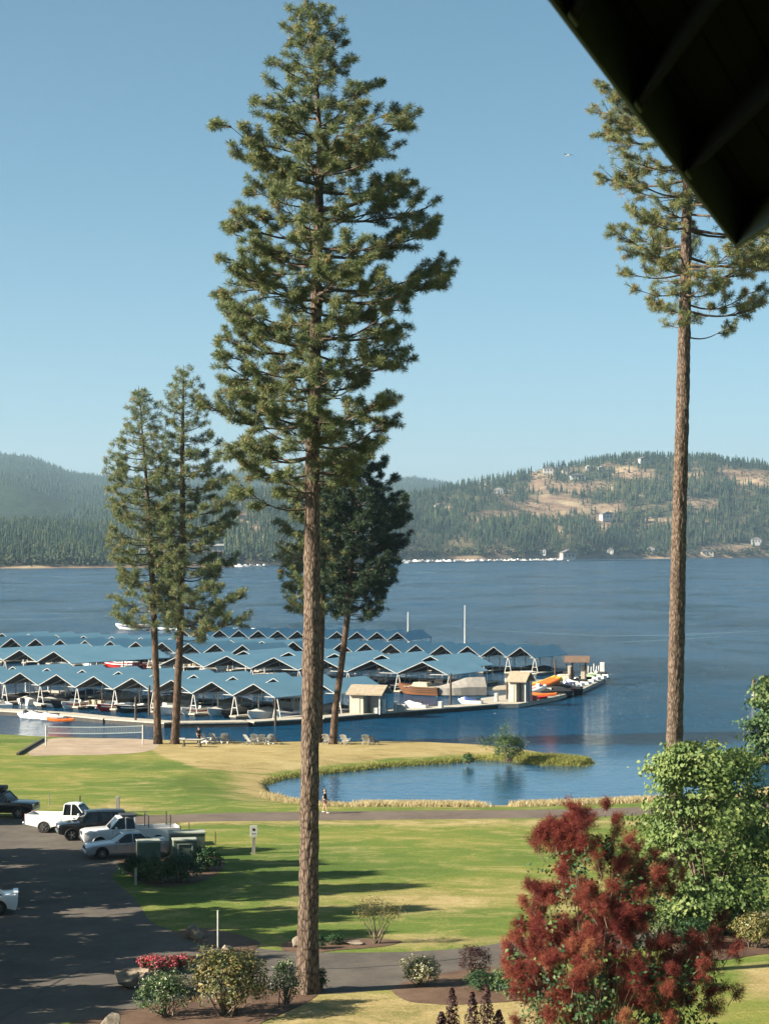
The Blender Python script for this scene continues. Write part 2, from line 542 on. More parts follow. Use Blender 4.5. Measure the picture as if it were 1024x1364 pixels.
# ------------------------------------------------------------ ground
SHORE_PX = [(-900, 984), (-400, 982), (0, 981), (60, 984), (190, 988), (300, 991), (430, 991), (560, 991), (640, 995), (700, 1001), (745, 1009), (793, 1016),
            (770, 1021), (720, 1019), (690, 1015), (640, 1013), (600, 1017), (520, 1022), (430, 1032), (380, 1038), (355, 1046), (362, 1057), (388, 1067),
            (430, 1073), (480, 1076), (560, 1076), (640, 1077), (690, 1076), (780, 1073), (870, 1069), (970, 1062), (1030, 1048), (1062, 1032), (1040, 1021),
            (1006, 1016), (997, 1012), (1010, 1007), (1100, 1000), (1400, 992)]
shore = np.array([at(x, y, 0)[:2] for x, y in SHORE_PX])
poly = np.concatenate([shore, [[160, 200], [160, 10], [-160, 10], [-160, 215]]])
def sdist(X, Y):
    """distance to the shoreline in metres, positive on land"""
    d2 = np.full(X.shape, 1e12)
    ins = np.zeros(X.shape, bool)
    n = len(poly)
    for i in range(n):
        ax, ay = poly[i]
        bx, by = poly[(i + 1) % n]
        ex, ey = bx - ax, by - ay
        t = np.clip(((X - ax) * ex + (Y - ay) * ey) / (ex * ex + ey * ey), 0, 1)
        d2 = np.minimum(d2, (X - ax - t * ex) ** 2 + (Y - ay - t * ey) ** 2)
        if abs(ey) > 1e-9:
            c = ((ay > Y) != (by > Y)) & (X < (bx - ax) * (Y - ay) / (by - ay) + ax)
            ins ^= c
    return np.where(ins, 1, -1) * np.sqrt(d2)
def land_z(X, Y):
    X, Y = np.asarray(X, float), np.asarray(Y, float)
    s = sdist(X, Y)
    pl = 0.6 + 0.0117 * (205 - Y) + np.maximum(0, 75 - Y) * .215
    st = np.clip(s / .5, 0, 1)
    zb = st * .24 + .1 * s
    z = np.where(s > 0, np.minimum(pl, zb), np.maximum(-.12 + .25 * s, -3.0))
    return z
xs = np.concatenate([np.linspace(-150, -56, 34), np.arange(-55, 55.01, .42), np.linspace(56, 150, 34)])
ys = np.concatenate([np.linspace(12, 68, 28), np.arange(70, 222, .5)])
GX, GY = np.meshgrid(xs, ys)
GZ = land_z(GX, GY)
nx, ny = len(xs), len(ys)
i, j = np.meshgrid(np.arange(ny - 1), np.arange(nx - 1), indexing='ij')
Q = np.stack([i * nx + j, i * nx + j + 1, (i + 1) * nx + j + 1, (i + 1) * nx + j], -1).reshape(-1, 4)
me = np_mesh('ground', np.stack([GX, GY, GZ], -1), quads=Q, smooth=True)
PX = HX + F * GX / GY
PY = HY - F * (GZ - ZC) / GY
SD = sdist(GX, GY)
low = np.interp(PX, [190, 210, 260, 330, 350, 430, 520, 600, 680, 760], [990, 1004, 1022, 1034, 1030, 1020, 1010, 1006, 1002, 1000])
dry = np.clip((low - PY) / 5 + .5, 0, 1) * (PX > 200) * (PX < 745) * (GY > 180)
dry = np.maximum(dry, np.clip(1 - (SD - 1.5) / 6, 0, 1) * (GY > 140) * (GY < 180) * np.clip((PX - 285) / 60, 0, 1))
dry = np.maximum(dry, .8 * np.exp(-((PX - 352) / 40) ** 2 - ((PY - 1057) / 9) ** 2))
dry = np.maximum(dry, .75 * np.clip((PY - 1318) / 14, 0, 1) * np.clip((PX - 330) / 60, 0, 1) * np.clip((760 - PX) / 60, 0, 1))
dry = np.maximum(dry, .55 * np.exp(-((PY - 1096) / 4) ** 2) * (PX > 240))
dry = np.maximum(dry, .6 * np.exp(-((PY - 1253) / 7) ** 2) * (PX > 420) * (PX < 700))
dry = np.maximum(dry, .65 * np.exp(-((PY - 1200) / 16) ** 2 - ((PX - 560) / 120) ** 2))
dry = np.maximum(dry, .45 * np.exp(-((PY - 1190) / 22) ** 2 - ((PX - 740) / 90) ** 2))
dry = np.maximum(dry, .5 * np.exp(-((PY - 1076) / 6) ** 2 - ((PX - 150) / 70) ** 2))
dry = np.maximum(dry, 1.0 * np.clip(1.6 - np.sqrt(((PX - 1026) / 44) ** 2 + ((PY - 1306) / 24) ** 2) * 1.3, 0, 1) * (GY < 95))
a = me.attributes.new('dry', 'FLOAT', 'POINT')
a.data.foreach_set('value', dry.reshape(-1).astype(np.float32))
a = me.attributes.new('wet', 'FLOAT', 'POINT')
a.data.foreach_set('value', np.clip(1 - SD / .55, 0, 1).reshape(-1).astype(np.float32))
def ground_mat():
    m, n, b, o = nodes_of('lawn')
    b.inputs['Roughness'].default_value = .95
    b.inputs['Specular IOR Level'].default_value = .08
    big = noise_node(n, .07, 4, .55, 'Object', (.7, 1.0, 1))
    mid = noise_node(n, .42, 7, .68, 'Object', (.75, 1.0, 1), .8)
    fine = noise_node(n, 7, 5, .75, 'Object', (1, .8, 1))
    g = ramp(n, [(.33, (.080, .128, .030)), (.5, (.128, .172, .040)), (.66, (.225, .215, .060))])
    ad = n.nodes.new('ShaderNodeMath')
    ad.operation = 'MULTIPLY_ADD'
    n.links.new(mid.outputs[0], ad.inputs[0])
    ad.inputs[1].default_value = .55
    sc = n.nodes.new('ShaderNodeMath')
    sc.operation = 'MULTIPLY_ADD'
    n.links.new(big.outputs[0], sc.inputs[0])
    sc.inputs[1].default_value = .75
    sc.inputs[2].default_value = -.15
    n.links.new(sc.outputs[0], ad.inputs[2])
    n.links.new(ad.outputs[0], g.inputs[0])
    d = ramp(n, [(.3, (.22, .175, .075)), (.5, (.33, .26, .125)), (.72, (.41, .335, .18))])
    n.links.new(mid.outputs[0], d.inputs[0])
    at1 = n.nodes.new('ShaderNodeAttribute')
    at1.attribute_name = 'dry'
    # ragged edge: the dry zone breaks up with the same mottling as the turf
    r0 = n.nodes.new('ShaderNodeMath')
    r0.operation = 'MULTIPLY_ADD'
    n.links.new(mid.outputs[0], r0.inputs[0])
    r0.inputs[1].default_value = 2.6
    r0.inputs[2].default_value = -1.3
    r1 = n.nodes.new('ShaderNodeMath')
    r1.operation = 'MULTIPLY_ADD'
    n.links.new(at1.outputs['Fac'], r1.inputs[0])
    r1.inputs[1].default_value = 1.35
    n.links.new(r0.outputs[0], r1.inputs[2])
    r1.use_clamp = True
    mx = n.nodes.new('ShaderNodeMixRGB')
    n.links.new(r1.outputs[0], mx.inputs[0])
    n.links.new(g.outputs[0], mx.inputs[1])
    n.links.new(d.outputs[0], mx.inputs[2])
    fr = ramp(n, [(.30, (.52, .56, .46)), (.70, (1.32, 1.28, 1.2))])
    n.links.new(fine.outputs[0], fr.inputs[0])
    mu = n.nodes.new('ShaderNodeMixRGB')
    mu.blend_type = 'MULTIPLY'
    mu.inputs[0].default_value = .75
    n.links.new(mx.outputs[0], mu.inputs[1])
    n.links.new(fr.outputs[0], mu.inputs[2])
    at2 = n.nodes.new('ShaderNodeAttribute')
    at2.attribute_name = 'wet'
    mud = n.nodes.new('ShaderNodeMixRGB')
    n.links.new(at2.outputs['Fac'], mud.inputs[0])
    n.links.new(mu.outputs[0], mud.inputs[1])
    mud.inputs[2].default_value = (.045, .04, .022, 1)
    n.links.new(mud.outputs[0], b.inputs['Base Color'])
    bump(n, b, fine.outputs[0], .8, .05)
    return m
me.materials.append(ground_mat())
struct(link('ground', me))

# ------------------------------------------------------------ lake
def water_mat():
    m, n, b, o = nodes_of('lake_water')
    b.inputs['Base Color'].default_value = (.002, .052, .118, 1)
    b.inputs['Roughness'].default_value = .04
    b.inputs['IOR'].default_value = 1.333
    b.inputs['Specular IOR Level'].default_value = .42
    t = n.nodes.new('ShaderNodeTexCoord')
    def nz(scale, stretch, detail, rough, dist=0):
        return noise_node(n, scale, detail, rough, 'Object', stretch, dist)
    w1 = nz(.55, (.45, 1.0, 1), 5, .6, .3)
    w2 = nz(.06, (.35, 1.0, 1), 4, .55, .5)
    w3 = nz(.022, (.8, .5, 1), 10, .78, .4)
    # sheltered water by the shore is smoother than the open lake
    sp = n.nodes.new('ShaderNodeSeparateXYZ')
    n.links.new(t.outputs['Object'], sp.inputs[0])
    mr = n.nodes.new('ShaderNodeMapRange')
    mr.inputs['From Min'].default_value = 196
    mr.inputs['From Max'].default_value = 420
    mr.inputs['To Min'].default_value = .014
    mr.inputs['To Max'].default_value = 1.0
    n.links.new(sp.outputs['Y'], mr.inputs['Value'])
    gust = ramp(n, [(.38, (.16, .16, .16)), (.60, (1.5, 1.5, 1.5))])
    n.links.new(w3.outputs[0], gust.inputs[0])
    st = n.nodes.new('ShaderNodeMath')
    st.operation = 'MULTIPLY'
    n.links.new(mr.outputs[0], st.inputs[0])
    n.links.new(gust.outputs[0], st.inputs[1])
    ro = n.nodes.new('ShaderNodeMath')
    ro.operation = 'MULTIPLY_ADD'
    n.links.new(st.outputs[0], ro.inputs[0])
    ro.inputs[1].default_value = .16
    ro.inputs[2].default_value = .03
    n.links.new(ro.outputs[0], b.inputs['Roughness'])
    h = n.nodes.new('ShaderNodeMath')
    h.operation = 'MULTIPLY_ADD'
    n.links.new(w2.outputs[0], h.inputs[0])
    h.inputs[1].default_value = 2.2
    n.links.new(w1.outputs[0], h.inputs[2])
    hs = n.nodes.new('ShaderNodeMath')
    hs.operation = 'MULTIPLY'
    n.links.new(h.outputs[0], hs.inputs[0])
    n.links.new(st.outputs[0], hs.inputs[1])
    bump(n, b, hs.outputs[0], 1.0, 2.6)
    return m
lv = [(-6000, 120, 0), (6000, 120, 0), (6000, 6000, 0), (-6000, 6000, 0)]
lm = np_mesh('lake', lv, quads=[[0, 1, 2, 3]], mats=[water_mat()])
struct(link('lake', lm))
bedm = pm('lake_bed_mud', (.05, .05, .04), (.03, .032, .026), .2, .95)
struct(link('lake_bed', np_mesh('lake_bed', [(-6100, 100, -3.2), (6100, 100, -3.2), (6100, 10600, -3.2), (-6100, 10600, -3.2)], quads=[[0, 1, 2, 3]], mats=[bedm])))

# ------------------------------------------------------------ paved and planted sheets on the lawn slope
def sheet(name, pts, lift, mat, mound=0.0):
    """flat sheet laid on the slope; pts in photo pixels"""
    bm = bmesh.new()
    P = [gnd(x, y) for x, y in pts]
    # round the outline with a closed spline
    out = []
    n = len(P)
    for i in range(n):
        p0, p1, p2, p3 = P[i - 1], P[i], P[(i + 1) % n], P[(i + 2) % n]
        for s in range(5):
            u = s / 5
            out.append(.5 * ((2 * p1) + (p2 - p0) * u + (2 * p0 - 5 * p1 + 4 * p2 - p3) * u * u + (3 * p1 - p0 - 3 * p2 + p3) * u ** 3))
    for p in out:
        w = .06 * noise.noise(Vector((p.x * 1.3, p.y * .8, lift * 900)))
        bm.verts.new((p.x + w, p.y + 2 * w, plane_z(p.y + 2 * w) + lift))
    f = bm.faces.new(bm.verts)
    if f.normal.z < 0:
        f.normal_flip()
    bmesh.ops.triangulate(bm, faces=bm.faces[:])
    me = bpy.data.meshes.new(name)
    bm.to_mesh(me)
    bm.free()
    me.materials.append(mat)
    return struct(link(name, me))
def asphalt_mat(name, lo, hi, stain):
    m, n, b, o = nodes_of(name)
    b.inputs['Roughness'].default_value = .9
    b.inputs['Specular IOR Level'].default_value = .25
    a = noise_node(n, .35, 9, .72, 'Object', (1, .8, 1))
    f = noise_node(n, 14, 5, .8)
    r = ramp(n, [(.34, lo), (.5, hi), (.66, stain)])
    n.links.new(a.outputs[0], r.inputs[0])
    r2 = ramp(n, [(.3, (.6, .6, .6)), (.7, (1.3, 1.3, 1.3))])
    n.links.new(f.outputs[0], r2.inputs[0])
    mu = n.nodes.new('ShaderNodeMixRGB')
    mu.blend_type = 'MULTIPLY'
    mu.inputs[0].default_value = .8
    n.links.new(r.outputs[0], mu.inputs[1])
    n.links.new(r2.outputs[0], mu.inputs[2])
    n.links.new(mu.outputs[0], b.inputs['Base Color'])
    bump(n, b, f.outputs[0], .6, .012)
    return m
M['asphalt'] = asphalt_mat('asphalt', (.068, .060, .051), (.10, .087, .073), (.13, .112, .093))
M['path_asphalt'] = asphalt_mat('path_asphalt', (.095, .074, .060), (.125, .098, .078), (.15, .118, .094))
M['mulch'] = asphalt_mat('mulch', (.06, .035, .023), (.11, .066, .043), (.155, .10, .066))
M['sand'] = asphalt_mat('sand', (.27, .205, .14), (.34, .262, .185), (.40, .315, .23))
M['tar'] = pm('tar', (.03, .028, .026), (.02, .019, .018), 3, .7)

sheet('footpath', [(-400, 1095), (60, 1090), (200, 1086), (300, 1083), (430, 1081), (600, 1079.5), (760, 1078), (880, 1074), (1000, 1070), (1300, 1064),
                   (1300, 1073), (1000, 1081), (880, 1085), (760, 1089), (600, 1091), (430, 1093), (300, 1094), (230, 1096), (150, 1100), (-400, 1125)], .004, M['path_asphalt'])
sheet('parking_lot', [(-500, 1092), (-100, 1091), (60, 1094), (180, 1098), (236, 1108), (200, 1140), (150, 1165), (178, 1195), (190, 1212), (205, 1230), (250, 1246),
                      (330, 1262), (400, 1268), (470, 1269), (540, 1268), (620, 1263), (690, 1252), (760, 1240), (900, 1222), (1100, 1205), (1400, 1190),
                      (1400, 1215), (1100, 1235), (900, 1258), (800, 1268), (720, 1280), (650, 1297), (560, 1314), (470, 1322), (380, 1328), (280, 1340), (180, 1350), (90, 1362), (0, 1380), (-300, 1420), (-900, 1420)], .010, M['asphalt'])
sheet('mulch_bed', [(178, 1170), (158, 1150), (175, 1138), (230, 1132), (290, 1140), (296, 1158), (262, 1176), (212, 1182)], .016, M['mulch'])
sheet('mulch_bed', [(232, 1246), (262, 1236), (312, 1244), (345, 1256), (330, 1268), (285, 1262)], .020, M['mulch'])
sheet('mulch_bed', [(376, 1266), (384, 1254), (430, 1252), (500, 1251), (535, 1254), (510, 1261), (450, 1266), (410, 1270)], .020, M['mulch'])
sheet('mulch_bed', [(80, 1372), (140, 1352), (205, 1338), (300, 1322), (395, 1316), (425, 1322), (400, 1340), (350, 1362), (300, 1390), (140, 1400)], .016, M['mulch'])
sheet('mulch_bed', [(521, 1320), (540, 1308), (590, 1297), (650, 1288), (720, 1296), (730, 1322), (680, 1334), (600, 1338), (545, 1334)], .016, M['mulch'])
sheet('mulch_bed', [(880, 1262), (940, 1248), (1010, 1244), (1100, 1236), (1100, 1262), (1010, 1272), (940, 1280)], .016, M['mulch'])
sheet('sand_court', [(62, 985), (120, 983.5), (195, 985), (212, 992), (196, 1001), (150, 1005), (80, 1006), (38, 1005)], .012, M['sand'])
def strip(name, pts, w, lift, mat):
    P = [gnd(x, y) for x, y in pts]
    V, Qd = [], []
    for i, p in enumerate(P):
        t = (P[min(i + 1, len(P) - 1)] - P[max(i - 1, 0)]).normalized()
        s = Vector((-t.y, t.x, 0)) * w * .5
        for q in (p - s, p + s):
            V.append((q.x, q.y, plane_z(q.y) + lift))
    for i in range(len(P) - 1):
        Qd.append((2 * i, 2 * i + 2, 2 * i + 3, 2 * i + 1))
    return struct(link(name, np_mesh(name, V, quads=Qd, mats=[mat])))
strip('asphalt_seam', [(0, 1357), (35, 1339), (60, 1318), (95, 1298), (150, 1282), (160, 1262), (155, 1252)], .12, .016, M['tar'])
strip('asphalt_seam', [(178, 1346), (240, 1318), (300, 1300), (372, 1292), (470, 1290), (560, 1284), (650, 1272)], .07, .018, M['tar'])
strip('asphalt_seam', [(10, 1204), (70, 1198), (120, 1206), (172, 1202)], .07, .018, M['tar'])
strip('asphalt_seam', [(-20, 1318), (40, 1312), (92, 1300)], .09, .017, M['tar'])

# ------------------------------------------------------------ hills beyond the lake
def hill(name, table, back, nrow, amp, seed, mat, x0=-700, x1=1750, step=7):
    """table rows: photo column, shore row, ridge row, ridge distance; built out in space from the shore to the ridge and down behind"""
    T = np.array(table, float)
    cx = np.arange(x0, x1, step)
    by = np.interp(cx, T[:, 0], T[:, 1])
    ry = np.interp(cx, T[:, 0], T[:, 2])
    rd = np.interp(cx, T[:, 0], T[:, 3])
    sd_ = ZC * F / (by - HY)
    rows = np.concatenate([np.linspace(0, 1, nrow), [1.02, 1.05, 1.1, back]])
    V = np.zeros((len(rows), len(cx), 3))
    for k, t in enumerate(rows):
        D = sd_ + (rd - sd_) * t
        zr = ZC + (HY - ry) * rd / F
        tt = min(t, 1.0)
        prof = tt ** .85 * (1.12 - .12 * tt)
        z = zr * prof if t <= 1 else zr * max(1 - (t - 1) / (back - 1) * 1.05, -.01)
        if t <= 1:
            x = (cx - HX) / F * D
            nn = np.array([noise.fractal(Vector((a * .0022, b * .0016, seed)), 1.0, 2.1, 5) for a, b in zip(x, D)])
            z = np.maximum(z + nn * amp * math.sin(math.pi * min(t, 1)) ** .7 * zr / 170, .4 + 6 * t)
        if t == 0:
            z = z * 0 - .5
        V[k] = np.stack([(cx - HX) / F * D, D, z], -1)
    nr, nc = len(rows), len(cx)
    i, j = np.meshgrid(np.arange(nr - 1), np.arange(nc - 1), indexing='ij')
    q = np.stack([i * nc + j, i * nc + j + 1, (i + 1) * nc + j + 1, (i + 1) * nc + j], -1).reshape(-1, 4)
    me = np_mesh(name, V, quads=q, mats=[mat], smooth=True)
    o = struct(link(name, me))
    return o, V, rows, cx
NEAR = [(-900, 758, 705, 3000), (-200, 757.5, 700, 3000), (0, 757, 702, 3000), (60, 757, 700, 3000), (130, 756.5, 704, 3050), (200, 756, 690, 3150), (260, 755.5, 676, 3250), (310, 755, 663, 3350),
        (345, 754, 657, 3400), (380, 753, 657, 3450), (420, 751, 662, 3500), (480, 749, 668, 3600), (530, 747, 666, 3700), (560, 746.5, 660, 3800),
        (600, 746, 650, 3900), (640, 746, 644, 4000), (700, 745.5, 632, 4100), (725, 745, 624, 4100), (760, 745, 621, 4150), (800, 744.5, 613, 4200), (850, 744, 609, 4200),
        (900, 744, 613, 4200), (950, 743.5, 612, 4200), (1024, 743, 619, 4200), (1200, 742.5, 616, 4300), (1900, 742, 630, 4300)]
CLEAR = [(735, 676, 42, 13), (722, 640, 12, 13), (765, 650, 32, 7), (800, 648, 18, 5), (838, 632, 24, 8), (990, 634, 26, 10), (1015, 642, 16, 6), (650, 688, 26, 6), (935, 671, 20, 6),
         (806, 695, 9, 12), (545, 738, 14, 7), (800, 676, 24, 6), (668, 734, 16, 6), (990, 735, 50, 9), (590, 676, 10, 5), (880, 694, 20, 4), (325, 690, 9, 6), (338, 705, 6, 4), (110, 731, 8, 3), (935, 740, 50, 5), (830, 741, 30, 3), (340, 742, 14, 3)]
def clearing(px, py):
    c = np.zeros(np.shape(px))
    for x, y, w, h in CLEAR:
        c = np.maximum(c, 1.35 - np.sqrt(((px - x) / (w * 1.18)) ** 2 + ((py - y) / (h * 1.18)) ** 2))
    c = c + .5 * np.array([noise.fractal(Vector((a_ * .045, b_ * .11, 2.2)), 1.0, 2.0, 3) for a_, b_ in zip(np.ravel(px), np.ravel(py))]).reshape(np.shape(px)) * (c > -.2)
    return np.clip(c * 2, 0, 1)
def hill_mat(name, dark, light, far=False):
    m, n, b, o = nodes_of(name)
    b.inputs['Roughness'].default_value = 1
    b.inputs['Specular IOR Level'].default_value = .05
    x = noise_node(n, .035, 6, .7)
    r = ramp(n, [(.35, dark), (.65, light)])
    n.links.new(x.outputs[0], r.inputs[0])
    if not far:
        at_ = n.nodes.new('ShaderNodeAttribute')
        at_.attribute_name = 'dry'
        y = noise_node(n, .02, 6, .7)
        dr = ramp(n, [(.36, (.15, .10, .068)), (.5, (.25, .175, .115)), (.64, (.38, .30, .18))])
        n.links.new(y.outputs[0], dr.inputs[0])
        mx = n.nodes.new('ShaderNodeMixRGB')
        n.links.new(at_.outputs['Fac'], mx.inputs[0])
        n.links.new(r.outputs[0], mx.inputs[1])
        n.links.new(dr.outputs[0], mx.inputs[2])
        n.links.new(mx.outputs[0], b.inputs['Base Color'])
    else:
        n.links.new(r.outputs[0], b.inputs['Base Color'])
    bump(n, b, x.outputs[0], 1.0, 14 if far else 3)
    return m
M['hill_near'] = hill_mat('hill_near', (.030, .042, .022), (.075, .080, .042))
M['hill_far'] = hill_mat('hill_far', (.016, .034, .020), (.045, .064, .034), True)
hn, HV, hrows, hcx = hill('wooded_hillside', NEAR, 1.5, 70, 34, 3.3, M['hill_near'])
hpx = HX + F * HV[..., 0] / HV[..., 1]
hpy = HY - F * (HV[..., 2] - ZC) / HV[..., 1]
dr = clearing(hpx, hpy)
beach = np.clip(1 - (hrows - .012) / .010, 0, 1)[:, None] * np.ones_like(dr)
a = hn.data.attributes.new('dry', 'FLOAT', 'POINT')
a.data.foreach_set('value', np.maximum(dr, beach).reshape(-1).astype(np.float32))
MIDR = [(-900, 750, 690, 5200), (-40, 750, 688, 5200), (30, 750, 684, 5200), (105, 750, 672, 5200), (140, 750, 666, 5200), (200, 750, 668, 5300), (300, 748, 660, 5400), (420, 745, 672, 5500), (560, 742, 680, 5500), (1900, 738, 690, 5500)]
hm_, MV, mrows, mcx = hill('mid_ridge', MIDR, 1.4, 30, 18, 8.1, M['hill_far'], step=10)
FAR = [(-900, 745, 640, 8200), (-250, 745, 612, 8000), (-60, 745, 602, 8000), (0, 745, 605, 8000), (22, 745, 606, 8000), (50, 745, 612, 8000), (90, 745, 628, 8000), (128, 745, 634, 8000), (200, 744, 640, 8200),
       (280, 743, 632, 8500), (330, 743, 628, 8600), (380, 742, 633, 8600), (430, 742, 645, 8700), (480, 741, 656, 8800), (515, 741, 642, 8900), (550, 740, 636, 8900), (590, 740, 642, 8900), (650, 740, 655, 8900), (800, 740, 668, 9000), (1900, 738, 660, 9000)]
hf_, FV, frows, fcx = hill('far_mountain', FAR, 1.15, 30, 15, 5.7, M['hill_far'], step=10)

# conifers on the hills: jagged tiers; the most visible ones singly, the rest one mass per slope
def conifer_geo(P, Hh, tint, seg=6, tiers=3, slim=.17):
    m = len(P)
    rot = rng.uniform(0, 6.28, m)
    Vs, Ts, Tn = [], [], []
    off = 0
    for k in range(tiers):
        z0 = Hh * (.10 + .28 * k)
        z1 = Hh * (.55 + .45 * k / (tiers - 1)) if tiers > 1 else Hh
        rr = Hh * slim * (1 - .27 * k)
        ang = rot[:, None] + np.arange(seg) * 2 * math.pi / seg + k * .5
        rj = rr[:, None] * rng.uniform(.65, 1.2, (m, seg))
        ring = np.stack([P[:, None, 0] + np.cos(ang) * rj, P[:, None, 1] + np.sin(ang) * rj, P[:, None, 2] + z0[:, None] + rng.uniform(-.05, .05, (m, seg)) * Hh[:, None]], -1)
        top = np.stack([P[:, 0], P[:, 1], P[:, 2] + z1], -1)[:, None, :]
        V = np.concatenate([ring, top], 1)
        Vs.append(V.reshape(-1, 3))
        base = off + np.arange(m)[:, None, None] * (seg + 1)
        jj = np.arange(seg)
        tri = np.stack([jj, (jj + 1) % seg, np.full(seg, seg)], -1)[None] + base
        Ts.append(tri.reshape(-1, 3))
        Tn.append(np.repeat(np.clip(tint + (k - 1) * .1, 0, 1), seg + 1))
        off += m * (seg + 1)
    return np.concatenate(Vs), np.concatenate(Ts), np.concatenate(Tn)
def hill_point(V, rows, cx, t, c):
    """bilinear look-up on a hill sheet: t along the slope, c photo column"""
    nr = np.searchsorted(rows, t) - 1
    nr = np.clip(nr, 0, len(rows) - 2)
    fr = (t - rows[nr]) / (rows[nr + 1] - rows[nr])
    nc = np.clip(((c - cx[0]) / (cx[1] - cx[0])).astype(int), 0, len(cx) - 2)
    fc = (c - cx[nc]) / (cx[nc + 1] - cx[nc])
    p = lambda a, b: V[a, b]
    A = p(nr, nc) * (1 - fc)[:, None] + p(nr, nc + 1) * fc[:, None]
    B = p(nr + 1, nc) * (1 - fc)[:, None] + p(nr + 1, nc + 1) * fc[:, None]
    return A * (1 - fr)[:, None] + B * fr[:, None]
def scatter(V, rows, cx, n, c0, c1, tmin, tmax, seed_clump):
    c = rng.uniform(c0, c1, n)
    t = rng.uniform(tmin, tmax, n)
    P = hill_point(V, rows, cx, t, c)
    return P, c, t
P, c, t = scatter(HV, hrows, hcx, 27000, -330, 1330, .018, 1.02, 1)
px = HX + F * P[:, 0] / P[:, 1]
py = HY - F * (P[:, 2] - ZC) / P[:, 1]
keep = rng.uniform(0, 1, len(P)) > clearing(px, py) * .96
clump = np.array([noise.noise(Vector((q[0] * .006, q[1] * .003, 1.7))) for q in P])
keep &= rng.uniform(-.9, .45, len(P)) < clump + .28
keep &= ~((px > 183) & (px < 300) & (py > 729))        # the condominium's clearing
P, c, t, px, py, clump = P[keep], c[keep], t[keep], px[keep], py[keep], clump[keep]
Hh = rng.uniform(8, 17.5, len(P)) * (1 + .2 * clump)
Hh *= np.where(t < .06, .75, 1)
tint = np.clip(.42 + .5 * clump + rng.normal(0, .2, len(P)), 0, 1)
vis = (px > 0) & (px < 1024)
score = Hh / P[:, 1] * (1 + 1.2 * (t > .985) + .5 * (t < .08)) * vis
order = np.argsort(-score)
single, rest = order[:280], order[280:]
V, T, A = conifer_geo(P[rest], Hh[rest], tint[rest], 5, 3)
stuff(link('hillside_forest', np_mesh('hillside_forest', V, tris=T, mats=[M['hill_tree']], tint=A)), 'dense conifer forest covering the hillside across the lake', 'forest')
protos = []
for k in range(6):
    V, T, A = conifer_geo(np.zeros((1, 3)), np.array([1.0]), np.array([.25 + .1 * k]), 8, 4)
    protos.append(np_mesh('conifer', V, tris=T, mats=[M['hill_tree']], tint=A))
for n_, k in enumerate(single):
    o = link('conifer', protos[n_ % 6], None, P[k])
    o.scale = (Hh[k], Hh[k], Hh[k])
    o.rotation_euler = (0, 0, random.uniform(0, 6.28))
    tag(o, 'small dark green conifer on the wooded hillside across the lake', 'tree', 'conifers on the far hillside')
for (V0, rr, cc, n_, nm, lab) in ((MV, mrows, mcx, 5200, 'mid_ridge_forest', 'bluish forest covering the middle ridge behind the shore hills'), (FV, frows, fcx, 6500, 'mountain_forest', 'hazy blue forest on the far mountain slopes')):
    P2, c2, t2 = scatter(V0, rr, cc, n_, -300, 700, .3, 1.01, 2)
    h2 = rng.uniform(9, 17, n_)
    V, T, A = conifer_geo(P2, h2, rng.uniform(.1, .7, n_), 4, 2, .24)
    stuff(link(nm, np_mesh(nm, V, tris=T, mats=[M['hill_tree']], tint=A)), lab, 'forest')
# round broadleaf trees along the far shores, one mass
P3, c3, t3 = scatter(HV, hrows, hcx, 520, -200, 1200, .012, .05, 3)
C = np.repeat(P3, 26, 0) + rng.normal(0, 1, (520 * 26, 3)) * np.array([3.2, 3.2, 2.2]) + np.array([0, 0, 4.2])
Vl, Tl, Al = leaves(C, rng.normal(size=C.shape), 3.0, .9, tint=np.repeat(rng.uniform(.3, 1, 520), 26))
stuff(link('shore_thicket', np_mesh('shore_thicket', Vl, tris=Tl, mats=[M['hill_tree']], tint=Al)), 'low green thicket along the far shore', 'thicket')

# brush dotted over the dry clearings, one mass
P4, c4, t4 = scatter(HV, hrows, hcx, 9000, 480, 1100, .02, .98, 4)
q4 = clearing(HX + F * P4[:, 0] / P4[:, 1], HY - F * (P4[:, 2] - ZC) / P4[:, 1])
g4 = np.array([noise.noise(Vector((q[0] * .012, q[1] * .006, 6.2))) for q in P4])
P4 = P4[(q4 > .25) & (g4 > -.12)]
C = np.repeat(P4, 7, 0) + rng.normal(0, 1, (len(P4) * 7, 3)) * np.array([2.2, 2.2, .8]) + np.array([0, 0, 1.0])
Vl, Tl, Al = leaves(C, rng.normal(size=C.shape) + np.array([0, 0, 1]), 2.0, .9, tint=np.repeat(rng.uniform(.3, 1, len(P4)), 7))
stuff(link('hillside_brush', np_mesh('hillside_brush', Vl, tris=Tl, mats=[M['hill_tree']], tint=Al)), 'low brush dotted over the dry hillside clearings', 'brush')
